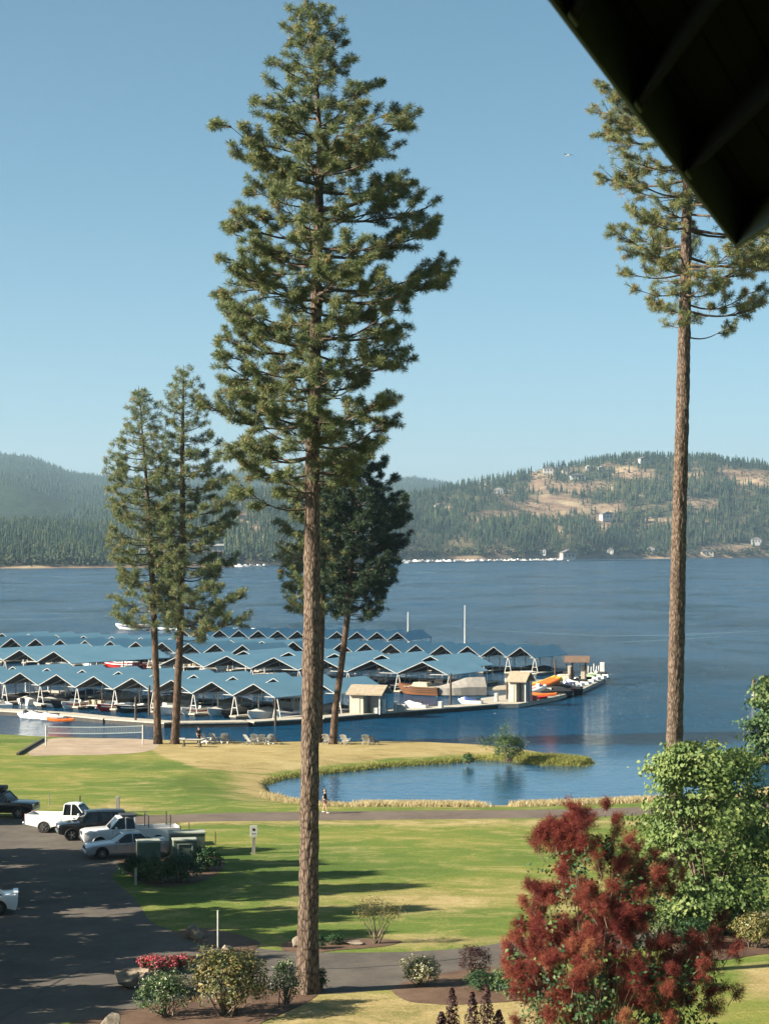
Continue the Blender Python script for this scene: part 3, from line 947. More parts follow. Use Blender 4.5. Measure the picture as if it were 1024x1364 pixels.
# houses on the hills
def hill_surface(px_, py_):
    d = (hpx - px_) ** 2 + (hpy - py_) ** 2
    d[hrows > 1.0] = 1e9
    k = np.unravel_index(np.argmin(d), d.shape)
    return Vector(HV[k])
def house(px_, py_, w, h, wall, roof, label, rz=0.0, nwin=3, kind='house'):
    g = hill_surface(px_, py_)
    s = g.y / F
    p = Vector(((px_ - HX) * s, g.y - 8, ZC + (HY - py_) * s))
    W_, H_ = w * s, h * s
    t = thing('house', label, 'house', p, rz, 'houses on the far shore')
    b = MB()
    b.box((0, 0, H_ * .3 - 2), (W_, W_ * .7, H_ * .6 + 4))
    b.obj('wall', wall, t)
    b = MB()
    b.prism([(-W_ * .56, H_ * .6), (W_ * .56, H_ * .6), (W_ * .5, H_ * .66), (0, H_), (-W_ * .5, H_ * .66)], -W_ * .4, W_ * .4)
    b.obj('roof', roof, t)
    b = MB()
    b.box((0, 0, 0), (W_ * .14, .3, H_ * .28))
    wm = b.mesh('window', M['dark_recess'])
    for k in range(nwin):
        link('window', wm, t, ((k - (nwin - 1) / 2) * W_ * .9 / nwin, -W_ * .35 - .05, H_ * .32))
    return t
HS = [(729, 628, 13, 8, 'house_white', 'roof_grey', 'white house with grey roof highest left on the right hill'), (753, 629, 11, 6, 'house_tan', 'roof_grey', 'tan house beside the topmost white house on the ridge'),
      (768, 636, 20, 6, 'house_white', 'roof_grey', 'long low white house below the ridge of the right hill'), (806, 690, 15, 9, 'house_white', 'roof_grey', 'largest white house in a bare patch halfway up the right hill'),
      (783, 623, 7, 4, 'house_white', 'house_white', 'small white house among ridge trees right of the tan house'), (800, 624, 8, 4, 'house_white', 'house_white', 'white roofed house under the tallest ridge trees'),
      (856, 614, 14, 6, 'house_white', 'roof_grey', 'white house on the skyline just left of the tall right trunk'), (664, 655, 12, 6, 'house_grey', 'house_grey', 'grey roofed house on the left shoulder of the right hill'),
      (648, 644, 9, 7, 'house_tan', 'roof_grey', 'tan house breaking the skyline at the left shoulder'), (585, 676, 12, 6, 'house_tan', 'roof_grey', 'tan house alone low on the left flank of the right hill'),
      (755, 742, 18, 10, 'house_tan', 'roof_grey', 'pale yellow lodge at the water edge below the right hill'), (722, 735, 9, 6, 'house_white', 'roof_grey', 'white house just above the pale yellow lodge'),
      (866, 733, 10, 6, 'house_white', 'roof_grey', 'white house by the shore left of the tall right trunk'), (940, 737, 16, 6, 'house_tan', 'roof_grey', 'tan house by the shore right of the tall right trunk'),
      (1006, 722, 14, 7, 'house_grey', 'roof_grey', 'grey house on the sandy bluff at the far right shore'), (812, 734, 8, 5, 'house_white', 'roof_grey', 'small white house between the lodge and the tall trunk'),
      (11, 724, 4, 4, 'house_white', 'house_white', 'leftmost small white house on the left shore'), (24, 725, 7, 4, 'house_white', 'roof_grey', 'white house with grey roof second on the left shore'),
      (36, 726, 4, 4, 'house_white', 'house_white', 'small white cottage third on the left shore'), (28, 733, 8, 5, 'house_white', 'roof_grey', 'white house standing lowest on the left shore'),
      (47, 726, 5, 4, 'house_white', 'house_white', 'white cottage left of the terrace on the left shore'), (61, 725, 6, 4, 'house_white', 'house_white', 'first of three white houses in a row on the left shore'),
      (67, 725, 6, 4, 'house_white', 'house_tan', 'middle of three white houses in a row on the left shore'), (73, 725, 5, 5, 'house_white', 'house_white', 'last of three white houses in a row on the left shore'),
      (95, 724, 6, 4, 'house_white', 'roof_grey', 'white house alone right of the row on the left shore'), (110, 732, 11, 6, 'house_tan', 'house_tan', 'tan house in the small clearing on the left shore'),
      (107, 702, 7, 3, 'house_white', 'house_white', 'white house high above the left shore'), (322, 690, 10, 5, 'house_tan', 'roof_grey', 'tan house in the clearing right of the twin pines'),
      (352, 715, 8, 4, 'house_white', 'roof_grey', 'white house lower right of the twin pines')]
for h_ in HS:
    house(h_[0], h_[1] + 1.5, h_[2], h_[3] * 1.15, M[h_[4]], M[h_[5]], h_[6], random.uniform(-.4, .4))

# stepped condominium on the left shore
g = hill_surface(252, 745)
s = g.y / F
ct = thing('condominium', 'cream stepped condominium block with rows of balconies on far shore', 'building', ((252 - HX) * s, g.y, ZC + (HY - 749) * s))
def cpart(name, x0, x1, z0, z1, y0, y1, mat):
    b = MB()
    b.box((((x0 + x1) / 2 - 252) * s, (y0 + y1) / 2, (749 - (z0 + z1) / 2) * s), (abs(x1 - x0) * s, abs(y1 - y0), abs(z1 - z0) * s))
    return b.obj(name, mat, ct)
cpart('wing', 186, 206, 749, 732, -8, 8, M['condo_wall'])
cpart('wing', 203.2, 242, 749, 725, -10, 8, M['condo_wall'])
cpart('wing', 242.1, 256, 749, 730, -6, 8, M['condo_wall'])
cpart('wing', 256.1, 298, 749, 727, -2, 10, M['house_grey'])
cpart('roof', 201, 243, 725, 723.6, -12, 8, M['house_white'])
cpart('roof', 256, 299, 726.9, 724.4, -4, 10, M['house_white'])
cpart('roof', 185, 206, 731.9, 730.5, -10, 8, M['house_white'])
rb = MB()
rb.box((0, 0, 0), (4.2 * s, .6, 2.2 * s))
rm = rb.mesh('window', M['dark_recess'])
for fl in range(5):
    for bx in range(6):
        link('window', rm, ct, ((207.5 + bx * 6.1 - 252) * s, -10.1, (749 - 745.5 + fl * 4.1) * s))
    for bx in range(6):
        if fl < 4:
            link('window', rm, ct, ((260 + bx * 6.6 - 252) * s, -2.1, (749 - 744.5 + fl * 4.3) * s))
for fl in range(5):
    cpart('balcony', 203, 242, 748.0 - fl * 4.1, 746.9 - fl * 4.1, -12.2, -10.05, M['house_white'])

# haze between the lake and the mountains
hb = MB()
hb.box((0, 5200, 226), (15600, 11400, 462))
hz = hb.obj('haze', [bpy.data.materials.new('haze_air')])
hz['kind'] = 'stuff'
hm = hz.data.materials[0]
hm.use_nodes = True
hn_ = hm.node_tree
hn_.nodes.remove(hn_.nodes['Principled BSDF'])
pv = hn_.nodes.new('ShaderNodeVolumePrincipled')
pv.inputs['Color'].default_value = (.56, .79, 1.0, 1)
pv.inputs['Density'].default_value = .000056
pv.inputs['Anisotropy'].default_value = .3
hn_.links.new(pv.outputs[0], hn_.nodes['Material Output'].inputs['Volume'])

# long low wakes left on the open water
wm, wn, wb, wo = nodes_of('wake_water')
wb.inputs['Base Color'].default_value = (.10, .15, .19, 1)
wb.inputs['Roughness'].default_value = .45
wz = noise_node(wn, .5, 4)
bump(wn, wb, wz.outputs[0], .6, .3)
for pts, w in (([(-60, 826), (40, 824.5), (140, 823)], 4.5), ([(325, 819), (420, 818), (560, 819.5)], 4.0), ([(620, 839), (700, 842), (800, 847), (900, 846), (1060, 838)], 3.2), ([(-40, 818), (120, 816.5), (200, 817)], 4.0), ([(760, 858), (880, 853), (960, 848)], 2.5)):
    P_ = [at(x, y, .012) for x, y in pts]
    V_, Q_ = [], []
    for k, p in enumerate(P_):
        hw_ = w * (.5 if 0 < k < len(P_) - 1 else .1)
        V_ += [(p.x, p.y - hw_, .012), (p.x, p.y + hw_, .012)]
    for k in range(len(P_) - 1):
        Q_.append((2 * k, 2 * k + 2, 2 * k + 3, 2 * k + 1))
    struct(link('wake', np_mesh('wake', V_, quads=Q_, mats=[wm])))
# ------------------------------------------------------------ pines
def smooth_path(P, n):
    P = np.asarray(P, float)
    d = np.concatenate([[0], np.cumsum(np.linalg.norm(np.diff(P, axis=0), axis=1))])
    u = np.linspace(0, d[-1], n)
    Q = np.stack([np.interp(u, d, P[:, k]) for k in range(3)], -1)
    for _ in range(3):
        Q[1:-1] = (Q[:-2] + 2 * Q[1:-1] + Q[2:]) / 4
    return Q
def make_trunk(axis, rad, sides, rows, amp, seed, flare=.35):
    """trunk with plated bark relief"""
    A = smooth_path(axis, rows)
    zz = A[:, 2] - A[0, 2]
    r = np.interp(np.linspace(0, 1, rows), np.linspace(0, 1, len(rad)), rad)
    r = r * (1 + flare * np.exp(-zz / .8))
    V = []
    for k in range(rows):
        for j_ in range(sides):
            a_ = 2 * math.pi * j_ / sides
            ca, sa = math.cos(a_), math.sin(a_)
            q = Vector((ca * r[k] * 4.2, sa * r[k] * 4.2, zz[k] * 1.15 + seed))
            dv = noise.voronoi(q)[0]
            f = min(dv[1] - dv[0], .5)
            ro = r[k] * (1 + .06 * noise.noise(Vector((ca * 1.4, sa * 1.4, zz[k] * .25 + seed)))) + amp * (f - .25) * min(1, r[k] / .25)
            ro *= 1 + flare * .35 * math.exp(-zz[k] / .5) * math.cos(5 * a_ + seed)
            V.append((A[k, 0] + ca * ro, A[k, 1] + sa * ro, A[k, 2]))
    i, j = np.meshgrid(np.arange(rows - 1), np.arange(sides), indexing='ij')
    q = np.stack([i * sides + j, i * sides + (j + 1) % sides, (i + 1) * sides + (j + 1) % sides, (i + 1) * sides + j], -1).reshape(-1, 4)
    return V, q, A
def pine(name, label, base, axis_px, dist, rad, env, nbr, ntuft, nneed, tuft, needle_w, seed, bark='bark', needle='needle', single=True,
         sides=40, rows=260, amp=.09, depth_scale=.85, tilt=.25, bare=0.0, cat='tree', group=None, density=1.0, tintshift=0.0, inner=150):
    """trunk along axis_px; env rows: photo row, left edge, right edge of the crown"""
    global rng
    rng = np.random.default_rng(seed)
    rn = random.Random(seed)
    s = dist / F
    root = thing(name, label, cat, base, 0, group)
    ax = [((px_ - HX) * s - base.x, 0.0, ZC + (HY - py_) * s - base.z) for px_, py_ in axis_px]
    ax[0] = (0, 0, -.25)
    # slight sideways sway in depth
    ax = [(p[0], .35 * math.sin(k * 1.3 + seed), p[2]) if k else p for k, p in enumerate(ax)]
    V, q, A = make_trunk(ax, rad, sides, rows, amp, seed)
    link('trunk', np_mesh('trunk', V, quads=q, mats=[M[bark]], smooth=True), root)
    ez = np.array([ZC + (HY - e[0]) * s - base.z for e in env])[::-1]
    el = np.array([(e[1] - HX) * s - base.x for e in env])[::-1]
    er = np.array([(e[2] - HX) * s - base.x for e in env])[::-1]
    ztop, zbot = ez[-1], ez[0]
    axx = lambda z: np.array([np.interp(z, A[:, 2], A[:, 0]), np.interp(z, A[:, 2], A[:, 1]), z])
    tc, td, tt = [], [], []
    twigs, twr = [], []
    ga = rn.uniform(0, 6)
    for k in range(nbr):
        u = (k + rn.uniform(0, .9)) / nbr
        ze = zbot + (ztop - zbot) * (u ** .92) * .985           # height of the branch tip
        ga += 2.39996 + rn.uniform(-.4, .4)
        ca, sa = math.cos(ga), math.sin(ga)
        c = axx(ze)
        half_l, half_r = max(c[0] - np.interp(ze, ez, el), .2), max(np.interp(ze, ez, er) - c[0], .2)
        w = half_r if ca > 0 else half_l
        wd = (half_l + half_r) * .5 * depth_scale
        L = math.sqrt((w * ca) ** 2 + (wd * sa) ** 2) * (rn.uniform(.5, .95) if rn.random() > .5 else rn.uniform(.9, 1.08)) * (1 + .22 * noise.noise(Vector((ca * 1.3, sa * 1.3, ze * .35 + seed))))
        up = (tilt + .9 * max(0, u - .55) + rn.uniform(-.18, .22))
        z0 = ze - L * up * .75
        b0 = axx(max(z0, .5))
        dirh = np.array([ca, sa, 0])
        side = np.array([-sa, ca, 0])
        n = 9
        tpar = np.linspace(0, 1, n)
        sag = -.10 * L * np.sin(tpar * math.pi) * (1 - u)
        wob = np.cumsum([rn.uniform(-.04, .04) for _ in range(n)]) * L * .4
        P_ = b0 + dirh * (L * tpar)[:, None] + np.array([0, 0, 1.]) * ((ze - z0) * tpar ** 1.9 + sag)[:, None] + side * wob[:, None]
        br = (.020 + .013 * L) * (.75 + .5 * rn.random())
        # sub-branches
        subs, subr = [P_], [np.linspace(br, .012, n)]
        ns = max(3, int(L * 2.6 * density))
        for q_ in range(ns):
            v = rn.uniform(.22, 1) ** .7 if q_ else 1.0
            if rn.random() < bare and v < .9:
                pass
            pi_ = np.array([np.interp(v, tpar, P_[:, d_]) for d_ in range(3)])
            sg = 1 if q_ % 2 else -1
            l2 = L * (.16 + .30 * (1 - v)) * rn.uniform(.6, 1.25) + .25
            ang = rn.uniform(.35, 1.1) * sg
            d2 = dirh * math.cos(ang) + side * math.sin(ang)
            rise = rn.uniform(-.2, .75)
            m2 = 5
            t2 = np.linspace(0, 1, m2)
            P2 = pi_ + d2 * (l2 * t2)[:, None] + np.array([0, 0, 1.]) * (l2 * rise * t2 ** 1.6)[:, None]
            P2 += np.cumsum(np.array([[rn.uniform(-.05, .05) for _ in range(3)] for _ in range(m2)]), 0) * l2 * .35
            subs.append(P2)
            subr.append(np.linspace(br * .38 + .006, .007, m2))
            nt2 = max(1, int(round(ntuft * l2 / 1.0)))
            if rn.random() < bare:
                nt2 = 1
            for e_ in range(nt2):
                f = 1 - (e_ / max(nt2, 1)) ** 1.2 * .55
                p = np.array([np.interp(f, t2, P2[:, d_]) for d_ in range(3)])
                off = np.array([rn.gauss(0, .2), rn.gauss(0, .2), abs(rn.gauss(.06, .16))]) * tuft * 1.35
                tc.append(p + (off if e_ else 0))
                dd = d2 * .5 + np.array([0, 0, .75]) + np.array([rn.gauss(0, .4) for _ in range(3)])
                td.append(dd / np.linalg.norm(dd))
                age = .45 + .12 * (f - .6) + rn.gauss(0, .17) + tintshift
                if rn.random() < .025:
                    age = .97
                tt.append(age)
        if single:
            V2, q2 = tubes(subs, subr, 5)
            link('branch', np_mesh('branch', V2, quads=q2, mats=[M['twig'] if k % 4 else M['twig']], smooth=True), root)
        else:
            twigs += subs
            twr += subr
    if twigs:
        V2, q2 = tubes(twigs, twr, 4)
        link('branches', np_mesh('branches', V2, quads=q2, mats=[M['twig']], smooth=True), root)['kind'] = 'stuff'
    for k in range(inner):                                  # short shoots close round the stem
        z = zbot + (ztop - zbot) * rn.uniform(.02, .97)
        c = axx(z)
        hw_ = .5 * (np.interp(z, ez, er) - np.interp(z, ez, el))
        g_ = rn.uniform(0, 2 * math.pi)
        q_ = rn.uniform(.08, .42) * hw_ + .15
        tc.append(c + np.array([math.cos(g_) * q_, math.sin(g_) * q_, rn.uniform(-.2, .3)]))
        td.append(unit(np.array([math.cos(g_), math.sin(g_), .6])))
        tt.append(.42 + rn.gauss(0, .17) + tintshift)
    tc, td, tt = np.array(tc), np.array(td), np.array(tt)
    V3, q3, T3 = needles(tc, td, tuft, nneed, needle_w, .8, np.clip(tt, 0, 1))
    cr = link('crown', np_mesh('crown', V3, quads=q3, mats=[M[needle]], tint=T3), root)
    return root

B = gnd(409, 1322)
pine('pine_tree', 'tallest pine, thick sunlit trunk rising through the whole picture to a full crown', B,
     [(409, 1322), (411, 1200), (413, 1040), (414, 900), (415, 800), (416, 620), (421, 430), (427, 200), (420, 90), (409, -6)], B.y,
     [.44, .40, .365, .34, .32, .28, .24, .185, .10, .02],
     [(-8, 402, 416), (22, 383, 446), (60, 378, 462), (95, 368, 490), (125, 342, 506), (160, 312, 545), (225, 302, 526), (270, 320, 534), (300, 306, 566), (355, 292, 585), (400, 290, 562),
      (450, 305, 545), (500, 282, 556), (535, 285, 548), (575, 298, 515), (610, 292, 490), (650, 310, 450)],
     152, 11.5, 28, .265, .021, 21, density=1.2, inner=760, rows=420, sides=56)
B = gnd(898, 1172)
pine('pine_tree', 'tall pine with long bare trunk behind the green maple, crown cut by the eave', B,
     [(898, 1172), (898, 1080), (899, 1000), (902, 800), (906, 600), (911, 400), (915, 250), (918, 100), (920, -60)], B.y,
     [.50, .46, .44, .40, .37, .33, .25, .13, .03],
     [(-60, 900, 940), (50, 840, 1000), (115, 800, 1030), (200, 800, 1050), (290, 798, 1062), (345, 800, 1066), (380, 830, 1060), (415, 880, 1010), (440, 900, 970)],
     96, 8.4, 30, .31, .023, 5, density=1.1, bare=.2, inner=260, rows=360, sides=48, tilt=.12, tintshift=.14)
B = gnd(211, 991)
TW = 'pines at the beach edge'
pine('pine_tree', 'left one of the twin pines beside the sand court, slightly shorter', B,
     [(211, 991), (208, 900), (206, 830), (203, 760), (195, 640), (188, 560), (185, 514)], B.y, [.38, .34, .31, .28, .20, .10, .02],
     [(514, 180, 192), (530, 174, 200), (560, 168, 214), (600, 152, 222), (650, 143, 228), (700, 150, 236), (750, 143, 236), (800, 140, 236), (832, 148, 228)],
     142, 6.6, 16, .46, .044, 33, 'bark_far', single=True, sides=20, rows=120, amp=.05, group=TW, density=.82)
B = gnd(233, 991)
pine('pine_tree', 'right one of the twin pines by the beach, with the taller pointed top', B,
     [(233, 991), (237, 920), (240, 850), (243, 700), (243, 600), (245, 486)], B.y, [.40, .36, .33, .28, .20, .02],
     [(486, 240, 250), (505, 232, 260), (530, 222, 272), (580, 216, 284), (640, 206, 302), (700, 204, 308), (750, 202, 312), (800, 212, 330), (840, 236, 322), (850, 236, 275)],
     148, 6.6, 16, .46, .044, 35, 'bark_far', single=True, sides=20, rows=120, amp=.05, group=TW, density=.82)
B = gnd(424, 989)
pine('pine_tree', 'pine half hidden straight behind the tallest trunk, olive foliage to its left', B,
     [(424, 989), (426, 900), (429, 800), (430, 690), (430, 596)], B.y, [.40, .36, .32, .22, .02],
     [(596, 420, 440), (620, 396, 460), (660, 382, 470), (700, 374, 472), (750, 366, 474), (790, 370, 470), (812, 378, 455)],
     104, 6.4, 16, .46, .048, 37, 'bark_far', single=True, sides=16, rows=80, amp=.05, group=TW, density=.9)
B = gnd(443, 991)
pine('pine_tree', 'dark dense pine with thin trunk leaning right at the beach edge', B,
     [(443, 991), (447, 940), (455, 885), (463, 820), (468, 740), (471, 650), (470, 566)], B.y, [.36, .33, .30, .28, .24, .16, .02],
     [(566, 458, 482), (590, 440, 503), (630, 432, 520), (670, 430, 535), (700, 430, 538), (740, 428, 538), (775, 430, 536), (800, 440, 520), (822, 448, 486)],
     150, 7.6, 18, .46, .050, 39, 'bark_far', 'needle_dark', single=True, sides=16, rows=80, amp=.05, group=TW, density=.95)

# trees standing out of view on the left, whose shade falls on the parking lot and lawn
OFF = [(-29, 121.5, 12, 3.6), (-27.5, 115.5, 13, 3.0), (-28, 110, 15, 3.4), (-25.5, 105.2, 15, 2.9), (-27, 96.6, 16, 3.9), (-24, 91.2, 13, 3.2), (-27, 85.5, 12, 3.2), (-21.5, 81, 7.5, 2.5), (-25, 76.5, 8, 2.8), (-34, 141, 9, 3.5)]
for k, (x, y, h, w) in enumerate(OFF):
    bz = float(land_z(np.array([x]), np.array([y]))[0])
    b = Vector((x, y, bz))
    s = y / F
    X0 = HX + x / s
    Y0 = HY - (bz - ZC) / s
    hp, wp = h / s, w / s
    pine('pine_tree', 'pine standing left of the parking lot and shading it', b,
         [(X0, Y0), (X0 + 4, Y0 - hp * .5), (X0, Y0 - hp)], y, [.4, .3, .02],
         [(Y0 - hp, X0 - 10, X0 + 10), (Y0 - hp * .8, X0 - wp * .6, X0 + wp * .6), (Y0 - hp * .5, X0 - wp, X0 + wp), (Y0 - hp * .12, X0 - wp * .9, X0 + wp * .9)],
         (34 if k in (6, 7, 8) else 54), 3.0, 13, .8, .28, 70 + k, 'bark_far', 'needle', single=False, sides=12, rows=30, amp=.03, group='pines left of the parking lot', density=.8)
rng = np.random.default_rng(99)

# ------------------------------------------------------------ broadleaf shrubs and trees
def stems_to(root, tips, base_r, mat, fork=.35, name='trunk', n=5, r0=.05):
    paths, rad = [], []
    for t_ in tips:
        t_ = np.array(t_)
        b = np.array([random.gauss(0, base_r), random.gauss(0, base_r), -.1])
        m_ = b * (1 - fork) + t_ * fork + np.array([0, 0, t_[2] * .12])
        u = np.linspace(0, 1, 7)[:, None]
        paths.append((1 - u) ** 2 * b + 2 * u * (1 - u) * m_ + u * u * t_)
        rad.append(np.linspace(r0, r0 * .18, 7))
    V, q = tubes(paths, rad, n)
    return link(name, np_mesh(name, V, quads=q, mats=[mat], smooth=True), root)
def lumpy(n, rx, ry, rz, zc, seed, hollow=.55, lumps=7, flat=.0):
    """points in the shell of an uneven crown, with outward directions"""
    d = unit(rng.normal(size=(n, 3)))
    d[:, 2] = np.where(d[:, 2] < -.55, -d[:, 2], d[:, 2])
    k = np.array([noise.noise(Vector(v * 1.5 + seed * 1.37)) + .6 * noise.noise(Vector(v * 3.4 + seed + 9)) for v in d])
    rr = rng.uniform(hollow, 1, n) ** .7 * (1 + .30 * k)
    return d * rr[:, None] * np.array([rx, ry, rz]) + np.array([0, 0, zc]), d
def bush(name, label, cat, base, rx, rz, mat, nleaf, size, seed, zc=None, nst=9, group=None, accents=None, aspect=.55, stem='stem', rosette=6, ry=None, hollow=.5, crown='foliage', tintc=.5):
    root = thing(name, label, cat, base, 0, group)
    zc = rz * .8 if zc is None else zc
    ry = ry or rx
    nc = max(8, nleaf // rosette)
    C, D = lumpy(nc, rx, ry, rz, zc, seed, hollow)
    C[:, 2] = np.maximum(C[:, 2], .04)
    tips = C[rng.choice(nc, min(nst * 3, nc), replace=False)]
    stems_to(root, tips[:nst * 2] * np.array([.9, .9, .95]), rx * .12, M[stem], r0=.03 + .008 * rz, name='stem')
    Cr = np.repeat(C, rosette, 0) + rng.normal(0, size * .55, (nc * rosette, 3))
    Nr = np.repeat(D + np.array([0, 0, .45]), rosette, 0)
    tint = np.repeat(np.clip(tintc + rng.normal(0, .2, nc), 0, 1), rosette)
    V, T, A = leaves(Cr, Nr, size, aspect, tint)
    link(crown, np_mesh(crown, V, tris=T, mats=[M[mat]], tint=A), root)
    if accents:
        am, an, asz, zmin = accents
        sel = np.where((C[:, 2] > zmin))[0]
        sel = rng.choice(sel, min(an, len(sel)), replace=False)
        Cf = np.repeat(C[sel] * 1.03, 5, 0) + rng.normal(0, asz * .5, (len(sel) * 5, 3))
        V, T, A = leaves(Cf, np.repeat(D[sel], 5, 0), asz, .9)
        link('flowers', np_mesh('flowers', V, tris=T, mats=[M[am]], tint=A), root)['kind'] = 'stuff'
    return root
def gbase(px_, py_):
    p = gnd(px_, py_)
    p.z = float(land_z(np.array([p.x]), np.array([p.y]))[0]) + .01
    return p

# maple-like tree at the right
def leafy_tree(name, label, base, s, env, base_px, mat, nclump, per, size, seed, cat='tree', limbs=26, r0=.09, depth=.9, spread=1.35):
    global rng
    rng = np.random.default_rng(seed)
    random.seed(seed)
    root = thing(name, label, cat, base)
    ys_ = np.array([e[0] for e in env], float)
    C = []
    lobes = []
    while len(lobes) < max(14, nclump // 15):
        y = rng.uniform(ys_[0], ys_[-1])
        l, r = np.interp(y, ys_, [e[1] for e in env]), np.interp(y, ys_, [e[2] for e in env])
        a_, rr = rng.uniform(0, 2 * math.pi), rng.uniform(.45, 1.02)
        lobes.append((y, a_, rr, (l + r) / 2, (r - l) / 2))
    while len(C) < nclump * .72:
        y, a_, rr, c, w = lobes[rng.integers(len(lobes))]
        o_ = rng.normal(0, 1, 3) * np.array([.52, .52, .30]) * (w * s / 2.9)
        x = (c + math.cos(a_) * w * rr - base_px[0]) * s
        C.append((x + o_[0], math.sin(a_) * w * rr * s * depth + o_[1], (base_px[1] - y) * s + o_[2] + .12, math.cos(a_), math.sin(a_)))
    while len(C) < nclump:
        y = rng.uniform(ys_[0], ys_[-1])
        l, r = np.interp(y, ys_, [e[1] for e in env]), np.interp(y, ys_, [e[2] for e in env])
        c, w = (l + r) / 2, (r - l) / 2
        a_, rr = rng.uniform(0, 2 * math.pi), rng.uniform(.35, 1.0) ** .6
        k = noise.noise(Vector((math.cos(a_) * 1.6, math.sin(a_) * 1.6, y * .022 + seed)))
        rr *= 1 + .55 * k
        x = (c + math.cos(a_) * w * rr - base_px[0]) * s
        C.append((x, math.sin(a_) * w * rr * s * depth, (base_px[1] - y) * s, math.cos(a_), math.sin(a_)))
    C = np.array(C)
    P_ = C[:, :3]
    D = np.stack([C[:, 3], C[:, 4], np.full(len(C), .55)], -1)
    ends = P_[rng.choice(len(P_), limbs, replace=False)] * np.array([.85, .85, .95])
    stems_to(root, ends, .08, M['stem'], .4, 'trunk', 6, r0)
    Cr = np.repeat(P_, per, 0) + rng.normal(0, 1, (len(P_) * per, 3)) * np.array([size * spread, size * spread, size * spread * .42])
    t_ = np.repeat(np.clip(.5 + rng.normal(0, .18, len(P_)) + .25 * (P_[:, 2] / P_[:, 2].max() - .5), 0, 1), per)
    V, T, A = leaves(Cr, np.repeat(D, per, 0), size, .8, t_)
    link('crown', np_mesh('crown', V, tris=T, mats=[M[mat]], tint=A), root)
    return root
b = gbase(945, 1240)
leafy_tree('maple_tree', 'bright green broadleaf tree behind the red smoke bush, below the bare trunk', b, b.y / F,
           [(1000, 905, 935), (1008, 880, 1000), (1030, 872, 1004), (1060, 868, 1018), (1100, 850, 1026), (1140, 838, 1030), (1180, 850, 1034), (1215, 870, 1030), (1238, 900, 1010)], (945, 1240), 'leaf_maple', 1050, 22, .22, 51)

# smoke bush
rng = np.random.default_rng(61)
random.seed(61)
DS = 58.0
sb = Vector(((800 - HX) * DS / F, DS, float(land_z(np.array([16.0 * DS / 157]), np.array([DS]))[0])))
s = DS / F
by_ = HY - (sb.z - ZC) / s
root = thing('smoke_bush', 'large smoke bush with fluffy dusky red plumes at the lower right', 'bush', sb)
SE = [(1068, 756, 830), (1085, 730, 838), (1110, 710, 845), (1140, 703, 872), (1170, 696, 900), (1195, 685, 905), (1225, 685, 915), (1255, 668, 965), (1285, 664, 972), (1310, 680, 958), (1340, 682, 960), (1400, 690, 950)]
PL = [(757, 1070), (808, 1072), (775, 1080), (822, 1092), (716, 1112), (740, 1108), (764, 1095), (732, 1127), (757, 1115), (890, 1150), (905, 1165), (848, 1130), (872, 1138), (960, 1225), (945, 1240), (925, 1260), (970, 1255), (985, 1262), (695, 1195), (710, 1175), (680, 1270), (690, 1250), (963, 1320), (982, 1322), (940, 1310), (700, 1330), (720, 1345), (690, 1360), (760, 1345), (850, 1330), (880, 1300), (910, 1285)]
ysE = [e[0] for e in SE]
pp = [((x - 800) * s, rng.uniform(-1.0, .6), (by_ - y) * s) for x, y in PL]
while len(pp) < 400:
    y = rng.uniform(1080, 1385) if rng.random() < .6 else rng.uniform(1180, 1340)
    l, r = np.interp(y, ysE, [e[1] for e in SE]), np.interp(y, ysE, [e[2] for e in SE])
    a_, rr = rng.uniform(0, 2 * math.pi), rng.uniform(.15, 1) ** .5
    x = (l + r) / 2 + math.cos(a_) * rr * (r - l) / 2 * .97
    k = noise.noise(Vector((x * .026, y * .026, 4.2)))
    if k < (-.10 if y < 1230 else -.2) or (y > 1320 and rng.random() < .25):
        continue
    pp.append(((x - 800) * s, math.sin(a_) * rr * (r - l) / 2 * s * .85, (by_ - y) * s))
pp = np.array(pp)
# each plume: a soft panicle of fine hairs along several short stalks
hairs_C, hairs_D, hairs_T, stalks, stalk_r = [], [], [], [], []
for p in pp:
    out = np.array([p[0] * .25, p[1] * .25, 1.0]) + rng.normal(0, .35, 3)
    out /= np.linalg.norm(out)
    L = rng.uniform(.42, .70)
    base_t = np.clip(.42 + rng.normal(0, .2), .05, .95)
    for q_ in range(13):
        dv = out + rng.normal(0, .55, 3)
        dv /= np.linalg.norm(dv)
        e0 = p - out * L * .5 + out * L * rng.uniform(0, .4)
        for f in (.35, .6, .82, 1.0):
            hairs_C.append(e0 + dv * L * .62 * f)
            hairs_D.append(dv)
            hairs_T.append(base_t + rng.normal(0, .08))
    stalks.append(np.array([p - out * L * .9, p - out * L * .4, p + out * L * .2]))
    stalk_r.append([.014, .010, .005])
V, q_, T = needles(np.array(hairs_C), np.array(hairs_D), .17, 15, .0085, .95, np.clip(hairs_T, 0, 1), .1)
link('plumes', np_mesh('plumes', V, quads=q_, mats=[M['plume']], tint=T), root)['kind'] = 'stuff'
V, q_ = tubes(stalks, stalk_r, 4)
link('flower_stalks', np_mesh('flower_stalks', V, quads=q_, mats=[M['stem']]), root)['kind'] = 'stuff'
stems_to(root, pp[rng.choice(len(pp), 60, replace=False)] * np.array([.9, .9, .86]), .22, M['stem'], .42, 'trunk', 5, .04)
C = []
while len(C) < 620:
    y = rng.uniform(1120, 1395) if rng.random() < .45 else rng.uniform(1262, 1400)
    l, r = np.interp(y, ysE, [e[1] for e in SE]), np.interp(y, ysE, [e[2] for e in SE])
    a_, rr = rng.uniform(0, 2 * math.pi), rng.uniform(.2, 1) ** .5
    C.append((((l + r) / 2 + math.cos(a_) * rr * (r - l) / 2 * .95 - 800) * s, math.sin(a_) * rr * (r - l) / 2 * s * .8, (by_ - y - 6) * s))
C = np.array(C)
D = unit(np.stack([C[:, 0], C[:, 1], np.full(len(C), 1.2)], -1))
